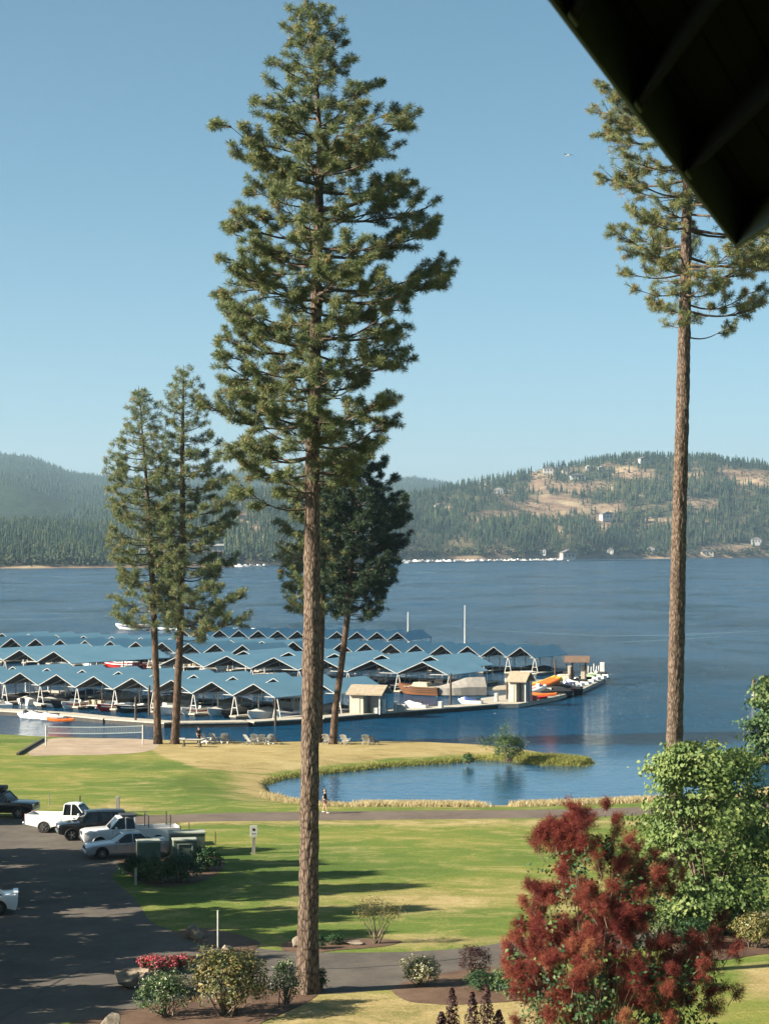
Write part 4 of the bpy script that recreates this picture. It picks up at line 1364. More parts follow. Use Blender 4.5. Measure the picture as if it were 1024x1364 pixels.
V, T, A = leaves(np.repeat(C, 9, 0) + rng.normal(0, .12, (len(C) * 9, 3)), np.repeat(D, 9, 0), .13, .75, np.repeat(np.clip(rng.normal(.45, .2, len(C)), 0, 1), 9))
link('foliage', np_mesh('foliage', V, tris=T, mats=[M['leaf_shrub']], tint=A), root)

# shrubs (each its own)
bush('rhododendron', 'big leggy rhododendron with yellow green leaves behind red flowers, left of the thick trunk', 'shrub', gbase(304, 1352), 1.75, 1.22, 'leaf_rhodo', 5200, .145, 3, zc=1.3, nst=14, hollow=.4, tintc=.5)
bush('shrub', 'round pale flecked shrub at lower left, left of the big rhododendron', 'shrub', gbase(219, 1354), 1.08, .90, 'leaf_shrub', 3200, .10, 5, zc=.80, accents=('petal_white', 190, .055, .35))
bush('shrub', 'pale flowering shrub squeezed against the left of the thick pine trunk', 'shrub', gbase(380, 1340), .62, .90, 'leaf_shrub', 1500, .10, 6, zc=.9, accents=('petal_white', 110, .055, .7))
bush('shrub', 'round white flowering bush alone at the lower road edge', 'shrub', gbase(561, 1312), .86, .60, 'leaf_gold', 3000, .085, 8, zc=.54, accents=('petal_white', 260, .06, .2))
bush('barberry', 'dark purple barberry right of the white flowering bush', 'shrub', gbase(631, 1302), .72, .66, 'leaf_purple', 2000, .10, 9, zc=.68, aspect=.3)
bush('juniper', 'low dark green juniper in front of the purple barberry', 'shrub', gbase(642, 1318), .72, .36, 'leaf_juniper', 1700, .12, 10, zc=.34, aspect=.3)
bush('shrub', 'broad green shrub filling the left foot of the smoke bush', 'shrub', gbase(705, 1330), 1.55, .86, 'leaf_shrub', 3400, .13, 11, zc=.75)
bush('shrub', 'small dark clipped shrub right behind the thick trunk, by a tan rock', 'shrub', gbase(446, 1258), .46, .24, 'leaf_juniper', 900, .08, 12, zc=.22)
bush('shrub', 'small dark shrub touching the right side of the thick trunk at the road', 'shrub', gbase(425, 1264), .34, .32, 'leaf_juniper', 700, .08, 13, zc=.28)
bush('shrub', 'small dark sprout at the right foot of the thick trunk', 'shrub', gbase(426, 1318), .32, .42, 'leaf_juniper', 600, .10, 14, zc=.42)
bush('shrub', 'dry golden leaved shrub at the right edge below the maple', 'shrub', gbase(1006, 1262), 1.05, .80, 'leaf_gold', 2600, .12, 15, zc=.78, accents=('petal_white', 90, .05, .8))
bush('shrub', 'dark green shrub between the smoke bush and the golden shrub', 'shrub', gbase(925, 1262), .95, .62, 'leaf_shrub', 2200, .13, 16, zc=.6, tintc=.3)
bush('shrub', 'yellow green low shrub under the maple beside the red plumes', 'shrub', gbase(890, 1246), 1.5, .85, 'leaf_maple', 2400, .15, 17, zc=.8)
# bare-stemmed vase-shaped shrub
b = gbase(501, 1257)
root = thing('shrub', 'vase shaped shrub with bare stems and rusty green top beside the road', 'shrub', b)
sp_ = b.y / F
tips = [((x - 501) * sp_, random.gauss(0, .28), (1257 - y) * sp_) for x, y in [(478, 1215), (484, 1206), (492, 1203), (500, 1201), (508, 1204), (515, 1207), (524, 1211), (530, 1214), (486, 1222), (497, 1212), (506, 1216), (517, 1222), (480, 1220), (522, 1218), (512, 1212), (490, 1214)]]
stems_to(root, tips, .06, M['stem'], .5, 'stem', 5, .028)
C = np.repeat(np.array(tips), 80, 0) + rng.normal(0, .18, (len(tips) * 80, 3)) * np.array([1, 1, .8])
V, T, A = leaves(C, rng.normal(size=C.shape) + np.array([0, 0, .6]), .085, .5, np.clip(rng.normal(.62, .2, len(C)), 0, 1))
link('foliage', np_mesh('foliage', V, tris=T, mats=[M['leaf_rhodo']], tint=A), root)
# burgundy spires in front
for k, (x, y0, h, lab) in enumerate([(602, 1316, 1.55, 'leftmost burgundy leafy spire at the bottom edge'), (629, 1322, 1.4, 'middle burgundy leafy spire at the bottom edge'), (648, 1312, 1.6, 'tallest burgundy leafy spire at the bottom edge, right of the others'), (664, 1346, 1.0, 'short green tipped spire at the bottom edge beside the smoke bush'), (588, 1348, 1.0, 'low burgundy sprig at the bottom edge, left of all spires')]):
    D0 = 69.0
    p = Vector(((x - HX) * D0 / F, D0, ZC + (HY - y0) * D0 / F - h))
    gz = float(land_z(np.array([p.x]), np.array([p.y]))[0])
    h = h + p.z - gz
    p.z = gz
    root = thing('spire_shrub', lab, 'shrub', p, 0, 'burgundy spires at the bottom edge')
    n = 560
    zz = rng.uniform(.1, 1, n) * h
    a_ = rng.uniform(0, 6.28, n)
    r_ = (.30 * (1 - (zz / h) ** 2) + .05) * rng.uniform(.3, 1, n)
    C = np.stack([np.cos(a_) * r_, np.sin(a_) * r_, zz], -1)
    V, T, A = leaves(C, np.stack([np.cos(a_), np.sin(a_), np.full(n, .8)], -1), .13, .45, np.clip(rng.normal(.5 if k < 3 else .4, .22, n), 0, 1))
    link('foliage', np_mesh('foliage', V, tris=T, mats=[M['leaf_purple']], tint=A), root)
    stems_to(root, [(0, 0, h * .95), (.12, .05, h * .8), (-.1, -.06, h * .75)], .05, M['stem'], .5, 'stem', 5, .02)
# shrubs at the utility boxes
for k, (x, y, rx, rz, tc_, lab) in enumerate([(180, 1166, .8, .55, .35, 'dark low shrub at the left end of the utility boxes, by the sedan'), (210, 1176, 1.1, .72, .5, 'yellowish shrub in front of the short tan topped box'), (243, 1174, 1.25, .75, .4, 'broad dark shrub in front of the largest green utility box'),
                                              (276, 1160, .95, .68, .35, 'dark shrub at the right end of the utility boxes'), (190, 1172, .5, .42, .55, 'small bright shrub beside the short bollard')]):
    bush('shrub', lab, 'shrub', gbase(x, y), rx, rz, 'leaf_juniper' if tc_ < .45 else 'leaf_shrub', 1900, .14, 20 + k, zc=rz * .9, tintc=tc_, group='shrubs round the utility boxes')
# willow-like shrubs by the water
b = at(677, 1014, .3)
root = bush('willow_shrub', 'loose green willow shrub at the end of the dry spit', 'shrub', b, 1.45, 1.2, 'leaf_willow', 2200, .22, 31, zc=1.2, aspect=.3, nst=12)
extra = np.array([((x - 677) * b.y / F, rng.normal(0, .5), (1014 - y) * b.y / F) for x, y in [(672, 972), (674, 968), (668, 980), (655, 985), (645, 990), (642, 988), (690, 985), (662, 978), (670, 975), (680, 978), (696, 992), (650, 992)]])
C = np.repeat(extra, 40, 0) + rng.normal(0, .34, (len(extra) * 40, 3))
V, T, A = leaves(C, rng.normal(size=C.shape), .22, .3, np.clip(rng.normal(.75, .15, len(C)), 0, 1))
link('foliage', np_mesh('foliage', V, tris=T, mats=[M['leaf_willow']], tint=A), root)
b = at(623, 1016, .25)
bush('shrub', 'tiny green shrub on the pond bank left of the willow shrub', 'shrub', b, .55, .4, 'leaf_willow', 500, .18, 32, zc=.4)
b = at(1026, 1014, .3)
leafy_tree('willow_shrub', 'tall pale green willow at the right edge standing by the water', b, b.y / F,
           [(903, 1012, 1034), (930, 1000, 1050), (960, 996, 1062), (990, 994, 1066), (1012, 998, 1064)], (1026, 1014), 'leaf_willow', 420, 14, .36, 57, 'shrub', 16, .08)
# dry and green grass along the water
def grass_band(name, lab, mat, n, fn, h, w, tintm):
    P_ = []
    while len(P_) < n:
        p = fn()
        if p is None:
            continue
        z = float(land_z(np.array([p[0]]), np.array([p[1]]))[0])
        P_.append((p[0], p[1], z))
    P_ = np.array(P_)
    m_ = len(P_)
    lean = rng.normal(0, .3, (m_, 3))
    lean[:, 2] = 1
    hh = h * rng.uniform(.5, 1.25, m_)
    tip = P_ + lean * hh[:, None]
    sd_ = unit(np.stack([rng.normal(size=m_), rng.normal(size=m_) * .3, np.zeros(m_)], -1)) * w
    V = np.stack([P_ - sd_ - [0, 0, .05], P_ + sd_ - [0, 0, .05], tip], 1).reshape(-1, 3)
    T = np.arange(m_ * 3).reshape(-1, 3)
    stuff(link(name, np_mesh(name, V, tris=T, mats=[M[mat]], tint=np.repeat(np.clip(rng.normal(tintm, .22, m_), 0, 1), 3))), lab, 'grass')
def band_px(pts, spread):
    pts = np.array(pts, float)
    d = np.concatenate([[0], np.cumsum(np.abs(np.diff(pts[:, 0])))])
    def f():
        u = rng.uniform(0, d[-1])
        x, y = np.interp(u, d, pts[:, 0]), np.interp(u, d, pts[:, 1])
        p = at(x, y, 0.15)
        return (p.x + rng.normal(0, .4), p.y + rng.uniform(*spread))
    return f
grass_band('dry_grass', 'tall dry straw grass between the pond and the footpath', 'dry_grass', 5200, band_px([(478, 1076), (560, 1076), (636, 1077)], (-5.0, -.6)), .42, .045, .78)
grass_band('dry_grass', 'tall dry straw grass at the pond edge right of the gap', 'dry_grass', 5200, band_px([(684, 1076.5), (780, 1073), (872, 1069)], (-5.0, -.6)), .42, .045, .78)
grass_band('dry_grass', 'short dry grass at the left end of the pond', 'dry_grass', 3000, band_px([(362, 1058), (388, 1068), (440, 1074.5), (478, 1076)], (-6, -.5)), .26, .04, .6)
grass_band('shore_grass', 'green grass fringe along the far bank of the pond', 'shore_grass', 8000, band_px([(356, 1045), (380, 1038), (430, 1032), (520, 1022), (600, 1017), (640, 1013), (690, 1015), (720, 1019), (770, 1021)], (.1, 2.6)), .18, .035, .55)
grass_band('shore_grass', 'yellow green grass covering the low tip of the spit', 'shore_grass', 6000, band_px([(692, 1013), (720, 1016), (750, 1017), (788, 1017.5)], (-1.2, 3.2)), .34, .04, .5)
# ------------------------------------------------------------ marina: covered slips
random.seed(17)
rng = np.random.default_rng(17)
def lam(mb, half, z0, rise, y, w, h):
    """inverted V of two boards in the x-z plane"""
    mb.bar((-half, y, z0), (0, y, z0 + rise), w, h)
    mb.bar((half, y, z0), (0, y, z0 + rise), w, h)
SHEDS = {}
def shed(key, label, pa, pb, n, apex, depth, eave, extra_left=0, front=0.0, shift=0.0, first=0, drop_right=0, posts=True, boats=True):
    """row of gabled boat covers; pa, pb: pixels of the first and last front gable tips"""
    A, Bp = at(*pa, apex), at(*pb, apex)
    a = (Bp - A) / (n - 1)
    bay = a.length
    u = a.normalized()
    v = Vector((-u.y, u.x, 0))
    n0, n1 = -extra_left, n - 1 - drop_right
    o = A - a * 0 + v * front + u * shift
    t = thing('boat_shed', label, 'boat shed', (o.x, o.y, 0), math.atan2(u.y, u.x), 'covered slips of the marina')
    hb_, rise = bay / 2, apex - eave
    sl = math.hypot(hb_, rise)
    pr = MB()
    ang = math.atan2(rise, hb_)
    # one slope, lying with its ridge at the origin
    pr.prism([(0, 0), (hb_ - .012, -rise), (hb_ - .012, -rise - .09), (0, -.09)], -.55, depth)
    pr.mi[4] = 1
    rp = pr.mesh('roof_panel', [M['roof_blue'], M['roof_under_shade']])
    pl_ = MB()
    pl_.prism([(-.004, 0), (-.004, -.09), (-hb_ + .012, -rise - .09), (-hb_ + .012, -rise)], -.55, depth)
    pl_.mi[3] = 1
    rl = pl_.mesh('roof_panel', [M['roof_blue'], M['roof_under_shade']])
    fb = MB()
    fb.prism([(-hb_, -rise - .07), (-hb_, -rise + .025), (0, .035), (hb_, -rise + .025), (hb_, -rise - .07), (0, -.06)], -.62, -.56)
    fm = fb.mesh('rake_board', M['rake_grey'])
    tb = MB()
    lam(tb, hb_ * .97, -rise - .18, rise - .38, 0, .08, .11)
    tb.bar((-hb_ * .95, 0, -rise - .1), (hb_ * .95, 0, -rise - .1), .06, .09)
    tb.bar((0, 0, -rise - .1), (0, 0, -.4), .06, .06)
    tm = tb.mesh('truss', M['rake_grey'])
    ab = MB()
    ab.bar((-.55, 0, .35), (-.06, 0, eave - .1), .08)
    ab.bar((.55, 0, .35), (.06, 0, eave - .1), .08)
    ab.bar((-.3, 0, 1.3), (.3, 0, 1.3), .07)
    am = ab.mesh('post', M['white_paint'])
    sb_ = MB()
    sb_.bar((0, 0, .3), (0, 0, eave - .1), .11)
    sm_ = sb_.mesh('post', M['steel_post'])
    fg = MB()
    fg.box((0, depth * .5 - .3, .32), (.95, depth + .6, .18))
    fg.k = 1
    fg.box((0, depth * .5 - .3, .09), (.85, depth + .3, .28))
    fgm = fg.mesh('finger_pier', [M['dock_wood'], M['dock_side']])
    wk = MB()
    wk.box(((n0 + n1) / 2 * bay, depth - .3, .34), ((n1 - n0 + 1) * bay + 1, 1.7, .2))
    wk.k = 1
    wk.box(((n0 + n1) / 2 * bay, depth - .3, .1), ((n1 - n0 + 1) * bay + .8, 1.5, .28))
    wk.obj('walkway', [M['dock_wood'], M['dock_side']], t)
    for k in range(n0, n1 + 1):
        x = k * bay
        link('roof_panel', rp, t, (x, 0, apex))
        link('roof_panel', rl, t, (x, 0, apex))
        link('rake_board', fm, t, (x, 0, apex))
        for yy in (1.0, depth * .55, depth - .8):
            link('truss', tm, t, (x, yy, apex))
    for k in range(n0, n1 + 2):
        x = (k - .5) * bay
        link('post', am, t, (x, -.2, 0))
        for yy in (depth * .5, depth - .6):
            link('post', sm_, t, (x, yy, 0))
        link('finger_pier', fgm, t, (x, 0, 0))
    SHEDS[key] = (t, bay, n0, n1, depth, o, u, v)
    return t
shed('front', 'front row of blue gabled boat covers nearest the beach', (31.8, 895.9), (342, 910.5), 7, 4.2, 8.6, 2.75, extra_left=2)
shed('front_back', 'blue boat covers directly behind the front row, ending beside the fuel hut', (31.8, 895.9), (342, 910.5), 7, 4.25, 9.8, 2.75, extra_left=2, front=9.2, shift=1.9)
shed('second', 'second row of blue gabled boat covers, ending at the tarp covered boat', (244.5, 871.8), (565, 881.4), 6, 4.4, 11.7, 2.75)
shed('second_back', 'blue boat covers behind the second row with stepped gable tips', (244.5, 871.8), (565, 881.4), 6, 4.45, 12, 2.75, front=13.6, shift=1.9, drop_right=1)
shed('left', 'left block of blue boat covers with long straight eave', (30.7, 865.6), (75.9, 867.6), 2, 4.4, 20.5, 2.75, extra_left=1)
shed('third', 'third row of blue boat covers running behind the left block', (51, 850.8), (326, 858.7), 9, 4.4, 11, 2.75, extra_left=2)
shed('third_back', 'blue boat covers behind the third row, ending at the thick trunk', (114.8, 846.7), (352, 854), 7, 4.4, 11, 2.75, extra_left=3)
shed('right', 'right hand row of blue boat covers reaching farthest towards open water', (393, 854.5), (694.7, 862.2), 10, 4.3, 12.5, 2.75)
shed('rear', 'rearmost row of small blue gabled boat covers', (269, 838.4), (530.5, 842.1), 11, 4.2, 14, 2.75, extra_left=1)
# open end of the rear row: one more pair of slopes without a gable front
# ------------------------------------------------------------ boats
def hull_rings(L, Wd, H, stations=9, bow_rise=.35, flat_stern=True, keel=-.35):
    rings = []
    for i in range(stations):
        t = i / (stations - 1)
        w = Wd / 2 * (1 - max(0, (t - .45) / .55) ** 2.2) * (1 if t > .05 else .96)
        w = max(w, .03)
        zs = H + bow_rise * max(0, t - .35) ** 2 * 2
        zk = keel + (H * .9 - keel) * max(0, (t - .7) / .3) ** 2.4
        y = (t - .5) * L
        rings.append([(-w, y, zs), (-w * .96, y, zs - .12), (-w * .80, y, zk + (zs - zk) * .30), (0, y, zk), (w * .80, y, zk + (zs - zk) * .30), (w * .96, y, zs - .12), (w, y, zs)])
    return rings
def deck_ring(L, Wd, H, t, bow_rise=.35):
    w = max(Wd / 2 * (1 - max(0, (t - .45) / .55) ** 2.2), .03)
    return w, H + bow_rise * max(0, t - .35) ** 2 * 2, (t - .5) * L
def runabout(name, hull, band, seat='seat_vinyl', L=6.2, Wd=2.35):
    t = bpy.data.objects.new(name, None)
    COL.objects.link(t)
    b = MB()
    b.loft(hull_rings(L, Wd, .85), caps=True)
    b.obj('hull', M[hull], t, smooth=True)
    b = MB()                                     # gunwale and foredeck
    rings = []
    for i in range(6):
        w, z, y = deck_ring(L, Wd, .85, .58 + .42 * i / 5)
        rings.append([(-w * .99, y, z + .015), (0, y, z + .10), (w * .99, y, z + .015)])
    b.loft(rings, caps=False)
    b.obj('foredeck', M['hull_white'], t, smooth=True)
    b = MB()
    for sx in (-1, 1):
        pts = []
        for i in range(8):
            w, z, y = deck_ring(L, Wd, .85, .02 + .58 * i / 7)
            pts.append((sx * (w - .09), y, z + .02))
        b.tube(pts, .09, 6)
    b.tube([(-Wd / 2 + .1, -L / 2 + .08, .87), (Wd / 2 - .1, -L / 2 + .08, .87)], .10, 6)
    b.obj('gunwale', M['hull_white'], t)
    for sx in (-1, 1):
        b = MB()
        pts = [(sx * (deck_ring(L, Wd, .85, .02 + .9 * i / 9)[0] * .99 + .012), deck_ring(L, Wd, .85, .02 + .9 * i / 9)[2], deck_ring(L, Wd, .85, .02 + .9 * i / 9)[1] - .28) for i in range(10)]
        for p, q in zip(pts[:-1], pts[1:]):
            b.bar(p, q, .03, .16)
        b.obj('side_stripe', M[band], t)
    b = MB()
    b.box((0, -L * .18, .42), (Wd * .8, L * .55, .06))
    b.obj('cockpit_floor', M['canvas_tan'], t)
    for k, (x, y) in enumerate([(-.45, .1), (.45, .1)]):
        b = MB()
        b.box((x, y - .1, .68), (.5, .5, .16))
        b.box((x, y - .36, .98), (.5, .12, .55))
        b.obj('seat', M[seat], t, bevel=.04)
    b = MB()
    b.box((0, -L * .38, .70), (Wd * .78, .65, .45))
    b.obj('engine_cover', M[seat], t, bevel=.06)
    b = MB()
    w = Wd * .40
    b.loft([[(-w, L * .10, .90), (-w * .9, L * .06, 1.36)], [(-w * .5, L * .16, .98), (-w * .45, L * .11, 1.42)], [(w * .5, L * .16, .98), (w * .45, L * .11, 1.42)], [(w, L * .10, .90), (w * .9, L * .06, 1.36)]], caps=False)
    b.obj('windshield', M['windshield'], t)
    return t
def covered_boat(name, hull, canvas, L=6.4, Wd=2.4):
    t = bpy.data.objects.new(name, None)
    COL.objects.link(t)
    b = MB()
    b.loft(hull_rings(L, Wd, .85), caps=True)
    b.obj('hull', M[hull], t, smooth=True)
    rings = []
    for i in range(9):
        u_ = i / 8
        w, z, y = deck_ring(L, Wd, .85, u_)
        hgt = .55 * math.sin(math.pi * min(1, u_ * 1.15) ** .8) * (1 - .25 * u_) + .12
        rings.append([(-w * 1.03, y, z - .18), (-w * 1.02, y, z + .02), (-w * .55, y, z + hgt * .72), (0, y, z + hgt), (w * .55, y, z + hgt * .72), (w * 1.02, y, z + .02), (w * 1.03, y, z - .18)])
    b = MB()
    b.loft(rings, caps=True)
    b.obj('canvas_cover', M[canvas], t, smooth=True)
    b = MB()
    b.box((0, -L / 2 - .25, .75), (.42, .45, .7))
    b.box((0, -L / 2 - .25, .05), (.16, .25, .8))
    b.obj('outboard_motor', M['hull_black'], t, bevel=.05)
    return t
def pontoon(name, panel, canopy, L=7.0, Wd=2.5):
    t = bpy.data.objects.new(name, None)
    COL.objects.link(t)
    for sx in (-1, 1):
        b = MB()
        b.tube([(sx * .9, -L / 2, .18), (sx * .9, L * .38, .18), (sx * .9, L * .5, .32)], [.34, .34, .08], 10)
        b.obj('float', M['chrome'], t, smooth=True)
    b = MB()
    b.box((0, -.05, .58), (Wd, L * .94, .12))
    b.obj('deck', M['seat_vinyl'], t)
    b = MB()
    for sx in (-1, 1):
        b.box((sx * (Wd / 2 - .05), -.1, .98), (.05, L * .8, .62))
    b.box((0, -L * .44, .98), (Wd - .1, .05, .62))
    b.box((-.7, L * .33, .98), (1.0, .05, .62))
    b.box((.7, L * .33, .98), (1.0, .05, .62))
    b.obj('side_panel', M[panel], t)
    for x, y in ((-.75, -1.6), (.75, -1.6), (-.75, 1.4), (.75, 1.4)):
        b = MB()
        b.box((x, y, .86), (.65, 1.3, .42))
        b.box((x + (.3 if x > 0 else -.3), y, 1.12), (.12, 1.3, .42))
        b.obj('seat', M['seat_vinyl'], t, bevel=.04)
    b = MB()
    rings = []
    for i in range(6):
        y = -1.9 + 3.2 * i / 5
        rings.append([(-Wd * .5, y, 2.32), (-Wd * .3, y, 2.5), (0, y, 2.56), (Wd * .3, y, 2.5), (Wd * .5, y, 2.32)])
    b.loft(rings, caps=False)
    b.obj('canopy', M[canopy], t, smooth=True)
    for sx in (-1, 1):
        b = MB()
        for y in (-1.85, 1.25):
            b.bar((sx * (Wd / 2 - .06), -.3, 1.25), (sx * Wd * .49, y, 2.32), .04)
        b.obj('canopy_frame', M['chrome'], t)
    return t
def cruiser(name, hull, L=8.6, Wd=2.9):
    t = bpy.data.objects.new(name, None)
    COL.objects.link(t)
    b = MB()
    b.loft(hull_rings(L, Wd, 1.15, bow_rise=.6, keel=-.4), caps=True)
    b.obj('hull', M[hull], t, smooth=True)
    b = MB()
    rings = []
    for i in range(6):
        w, z, y = deck_ring(L, Wd, 1.15, .5 + .48 * i / 5, .6)
        rings.append([(-w * .97, y, z + .01), (-w * .6, y, z + .30 * (1 - i / 6)), (w * .6, y, z + .30 * (1 - i / 6)), (w * .97, y, z + .01)])
    b.loft(rings, caps=True)
    b.obj('foredeck', M['hull_white'], t, smooth=True)
    b = MB()
    b.prism([(-1.6, 1.1), (1.5, 1.1), (.6, 1.95), (-1.5, 2.0)], -Wd * .38, Wd * .38)
    for i, vv in enumerate(b.v):
        b.v[i] = (vv[1], vv[0] + .4, vv[2])
    b.obj('cabin', M['hull_white'], t, bevel=.06)
    b = MB()
    b.prism([(1.42, 1.30), (.78, 1.88), (.74, 1.88), (1.38, 1.30)], -Wd * .34, Wd * .34)
    for sx in (-1, 1):
        b.prism([(-1.2, 1.35), (1.0, 1.35), (.55, 1.80), (-1.15, 1.84)], sx * Wd * .385 - .01, sx * Wd * .385 + .01)
    for i, vv in enumerate(b.v):
        b.v[i] = (vv[1], vv[0] + .43, vv[2])
    b.obj('window', M['car_glass'], t)
    b = MB()
    b.box((0, -.2, 2.75), (Wd * .8, 2.2, .07))
    b.obj('hard_top', M['canvas_white'], t, bevel=.02)
    b = MB()
    for sx in (-1, 1):
        for y in (-1.1, .7):
            b.bar((sx * Wd * .36, y, 1.9), (sx * Wd * .38, y, 2.75), .05)
    pts = [(sx * deck_ring(L, Wd, 1.15, q, .6)[0] * .9, deck_ring(L, Wd, 1.15, q, .6)[2], deck_ring(L, Wd, 1.15, q, .6)[1] + .5) for sx, q in ((-1, .6), (-1, .8), (-1, .95), (1, .95), (1, .8), (1, .6))]
    b.tube(pts, .022, 5)
    for p in pts:
        b.bar(p, (p[0], p[1], p[2] - .5), .03)
    b.obj('railing', M['chrome'], t)
    return t
def jetski(name, col, seat='canvas_black'):
    t = bpy.data.objects.new(name, None)
    COL.objects.link(t)
    b = MB()
    b.loft(hull_rings(3.1, 1.15, .48, bow_rise=.25, keel=-.15), caps=True)
    b.obj('hull', M['hull_white'], t, smooth=True)
    b = MB()
    b.loft([[(-.34, -.9, .45), (-.2, -.9, .66), (.2, -.9, .66), (.34, -.9, .45)], [(-.36, .2, .5), (-.22, .2, .80), (.22, .2, .80), (.36, .2, .5)], [(-.38, .7, .5), (-.28, .6, .98), (.28, .6, .98), (.38, .7, .5)], [(-.08, 1.45, .58), (-.06, 1.4, .62), (.06, 1.4, .62), (.08, 1.45, .58)]])
    b.obj('cowling', M[col], t, smooth=True)
    b = MB()
    b.box((0, -.45, .74), (.40, 1.15, .20))
    b.obj('seat', M[seat], t, bevel=.06)
    b = MB()
    b.tube([(-.36, .38, 1.06), (0, .46, 1.02), (.36, .38, 1.06)], .03, 6)
    b.bar((0, .46, .9), (0, .46, 1.02), .06)
    b.obj('handlebar', M['trim_black'], t)
    return t
def kayak(name, col):
    t = bpy.data.objects.new(name, None)
    COL.objects.link(t)
    b = MB()
    rings = []
    for i in range(9):
        u_ = i / 8
        w = .40 * math.sin(math.pi * (.04 + .92 * u_)) ** .7
        z = .12 * (2 * u_ - 1) ** 4
        y = (u_ - .5) * 3.4
        rings.append([(-w, y, .30 + z), (-w * .7, y, .06 + z), (0, y, 0 + z), (w * .7, y, .06 + z), (w, y, .30 + z), (w * .5, y, .38 + z), (-w * .5, y, .38 + z)])
    b.loft(rings, closed=True)
    b.obj('hull', M[col], t, smooth=True)
    b = MB()
    b.tube([(.27 * math.cos(a_ * .5236), .48 * math.sin(a_ * .5236), .39) for a_ in range(13)], .03, 6)
    b.obj('cockpit_rim', M['trim_black'], t)
    return t
PROTO = {
    'runabout_white_red': runabout('motorboat', 'hull_white', 'hull_red'), 'runabout_red': runabout('motorboat', 'hull_red', 'hull_white'),
    'runabout_blue': runabout('motorboat', 'hull_white', 'hull_blue'), 'runabout_black': runabout('motorboat', 'hull_black', 'hull_white'),
    'covered_tan': covered_boat('covered_boat', 'hull_white', 'canvas_tan'), 'covered_black': covered_boat('covered_boat', 'hull_black', 'canvas_black'),
    'covered_white': covered_boat('covered_boat', 'hull_white', 'canvas_white'), 'covered_blue': covered_boat('covered_boat', 'hull_white', 'canvas_blue'),
    'pontoon_red': pontoon('pontoon_boat', 'hull_white', 'canvas_red'), 'pontoon_green': pontoon('pontoon_boat', 'hull_white', 'canvas_green'), 'pontoon_tan': pontoon('pontoon_boat', 'canvas_tan', 'canvas_tan'),
    'cruiser_white': cruiser('cabin_cruiser', 'hull_white'), 'cruiser_blue': cruiser('cabin_cruiser', 'hull_blue'),
    'jetski_white': jetski('jet_ski', 'hull_white'), 'jetski_black': jetski('jet_ski', 'hull_black'), 'jetski_blue': jetski('jet_ski', 'hull_blue'), 'jetski_green': jetski('jet_ski', 'canvas_green'),
    'kayak_orange': kayak('kayak', 'orange'), 'kayak_red': kayak('kayak', 'red')}
for p_ in PROTO.values():
    remember(p_)
USED = set()
def place(kind, loc, rz, label, cat, group=None, sc=1.0, pitch=0.0):
    o = PROTO[kind]
    if kind in USED:
        o = copy_tree(o)
    USED.add(kind)
    o.location = loc
    o.rotation_euler = (pitch, 0, rz)
    o.scale = (sc, sc, sc)
    return tag(o, label, cat, group)
DESC = {'runabout_white_red': ('white motorboat with red stripe', 'motorboat'), 'runabout_red': ('red motorboat with white deck', 'motorboat'), 'runabout_blue': ('white motorboat with blue stripe', 'motorboat'), 'runabout_black': ('black motorboat with white deck', 'motorboat'),
        'covered_tan': ('boat under a tan canvas cover', 'covered boat'), 'covered_black': ('black boat under a black cover', 'covered boat'), 'covered_white': ('boat under a white cover', 'covered boat'), 'covered_blue': ('boat under a blue cover', 'covered boat'),
        'pontoon_red': ('pontoon boat with red canopy', 'pontoon boat'), 'pontoon_green': ('pontoon boat with pale green canopy', 'pontoon boat'), 'pontoon_tan': ('pontoon boat with tan canopy', 'pontoon boat'),
        'cruiser_white': ('white cabin cruiser', 'cabin cruiser'), 'cruiser_blue': ('blue hulled cabin cruiser', 'cabin cruiser')}
ORD = ['first', 'second', 'third', 'fourth', 'fifth', 'sixth', 'seventh', 'eighth', 'ninth', 'tenth', 'eleventh', 'twelfth', 'thirteenth']
def moor(key, row_words, plan):
    """plan: list of (bay index, side, kind, how far in, bow out)"""
    t, bay, n0, n1, depth, o, u, v = SHEDS[key]
    th = math.atan2(u.y, u.x)
    for k, side, kind, yy, out in plan:
        p = o + u * (k * bay + side * bay * .235) + v * yy
        d, c = DESC[kind]
        where = ORD[k - n0] + ' bay from left' if n1 - k > 2 else ['last bay', 'second last bay', 'third last bay'][n1 - k]
        place(kind, (p.x, p.y, 0), th + (math.pi if out else 0) + random.uniform(-.05, .05), f'{d}, {"left" if side < 0 else "right"} berth, {where}, {row_words}', c, 'boats moored in the covered slips', .86)
moor('front', 'front row', [(-2, 1, 'covered_white', 3.5, True), (-1, -1, 'runabout_blue', 3.0, True), (-1, 1, 'covered_black', 3.8, True), (0, -1, 'covered_white', 4.2, False), (0, 1, 'covered_white', 4.4, True), (1, -1, 'covered_black', 2.6, True), (1, 1, 'runabout_white_red', 1.4, True),
                            (2, -1, 'pontoon_tan', 3.6, True), (2, 1, 'runabout_red', 1.2, True), (3, -1, 'runabout_black', 1.0, True), (3, 1, 'pontoon_red', 5.0, True), (4, -1, 'covered_white', 1.6, True), (4, 1, 'runabout_white_red', 2.2, True), (5, -1, 'covered_white', 3.2, True), (5, 1, 'covered_black', 2.0, True),
                            (6, -1, 'covered_white', 2.8, True), (6, 1, 'runabout_blue', 4.4, True), (0, -1, 'pontoon_tan', 8.5, True)][:-1])
moor('front_back', 'covers behind front row', [(-1, 1, 'covered_blue', 5, True), (0, 1, 'covered_white', 5, True), (2, -1, 'pontoon_tan', 5, True), (3, 1, 'covered_tan', 5, True), (5, -1, 'cruiser_white', 5, True), (6, -1, 'covered_white', 4, True), (6, 1, 'runabout_blue', 3.4, True)])
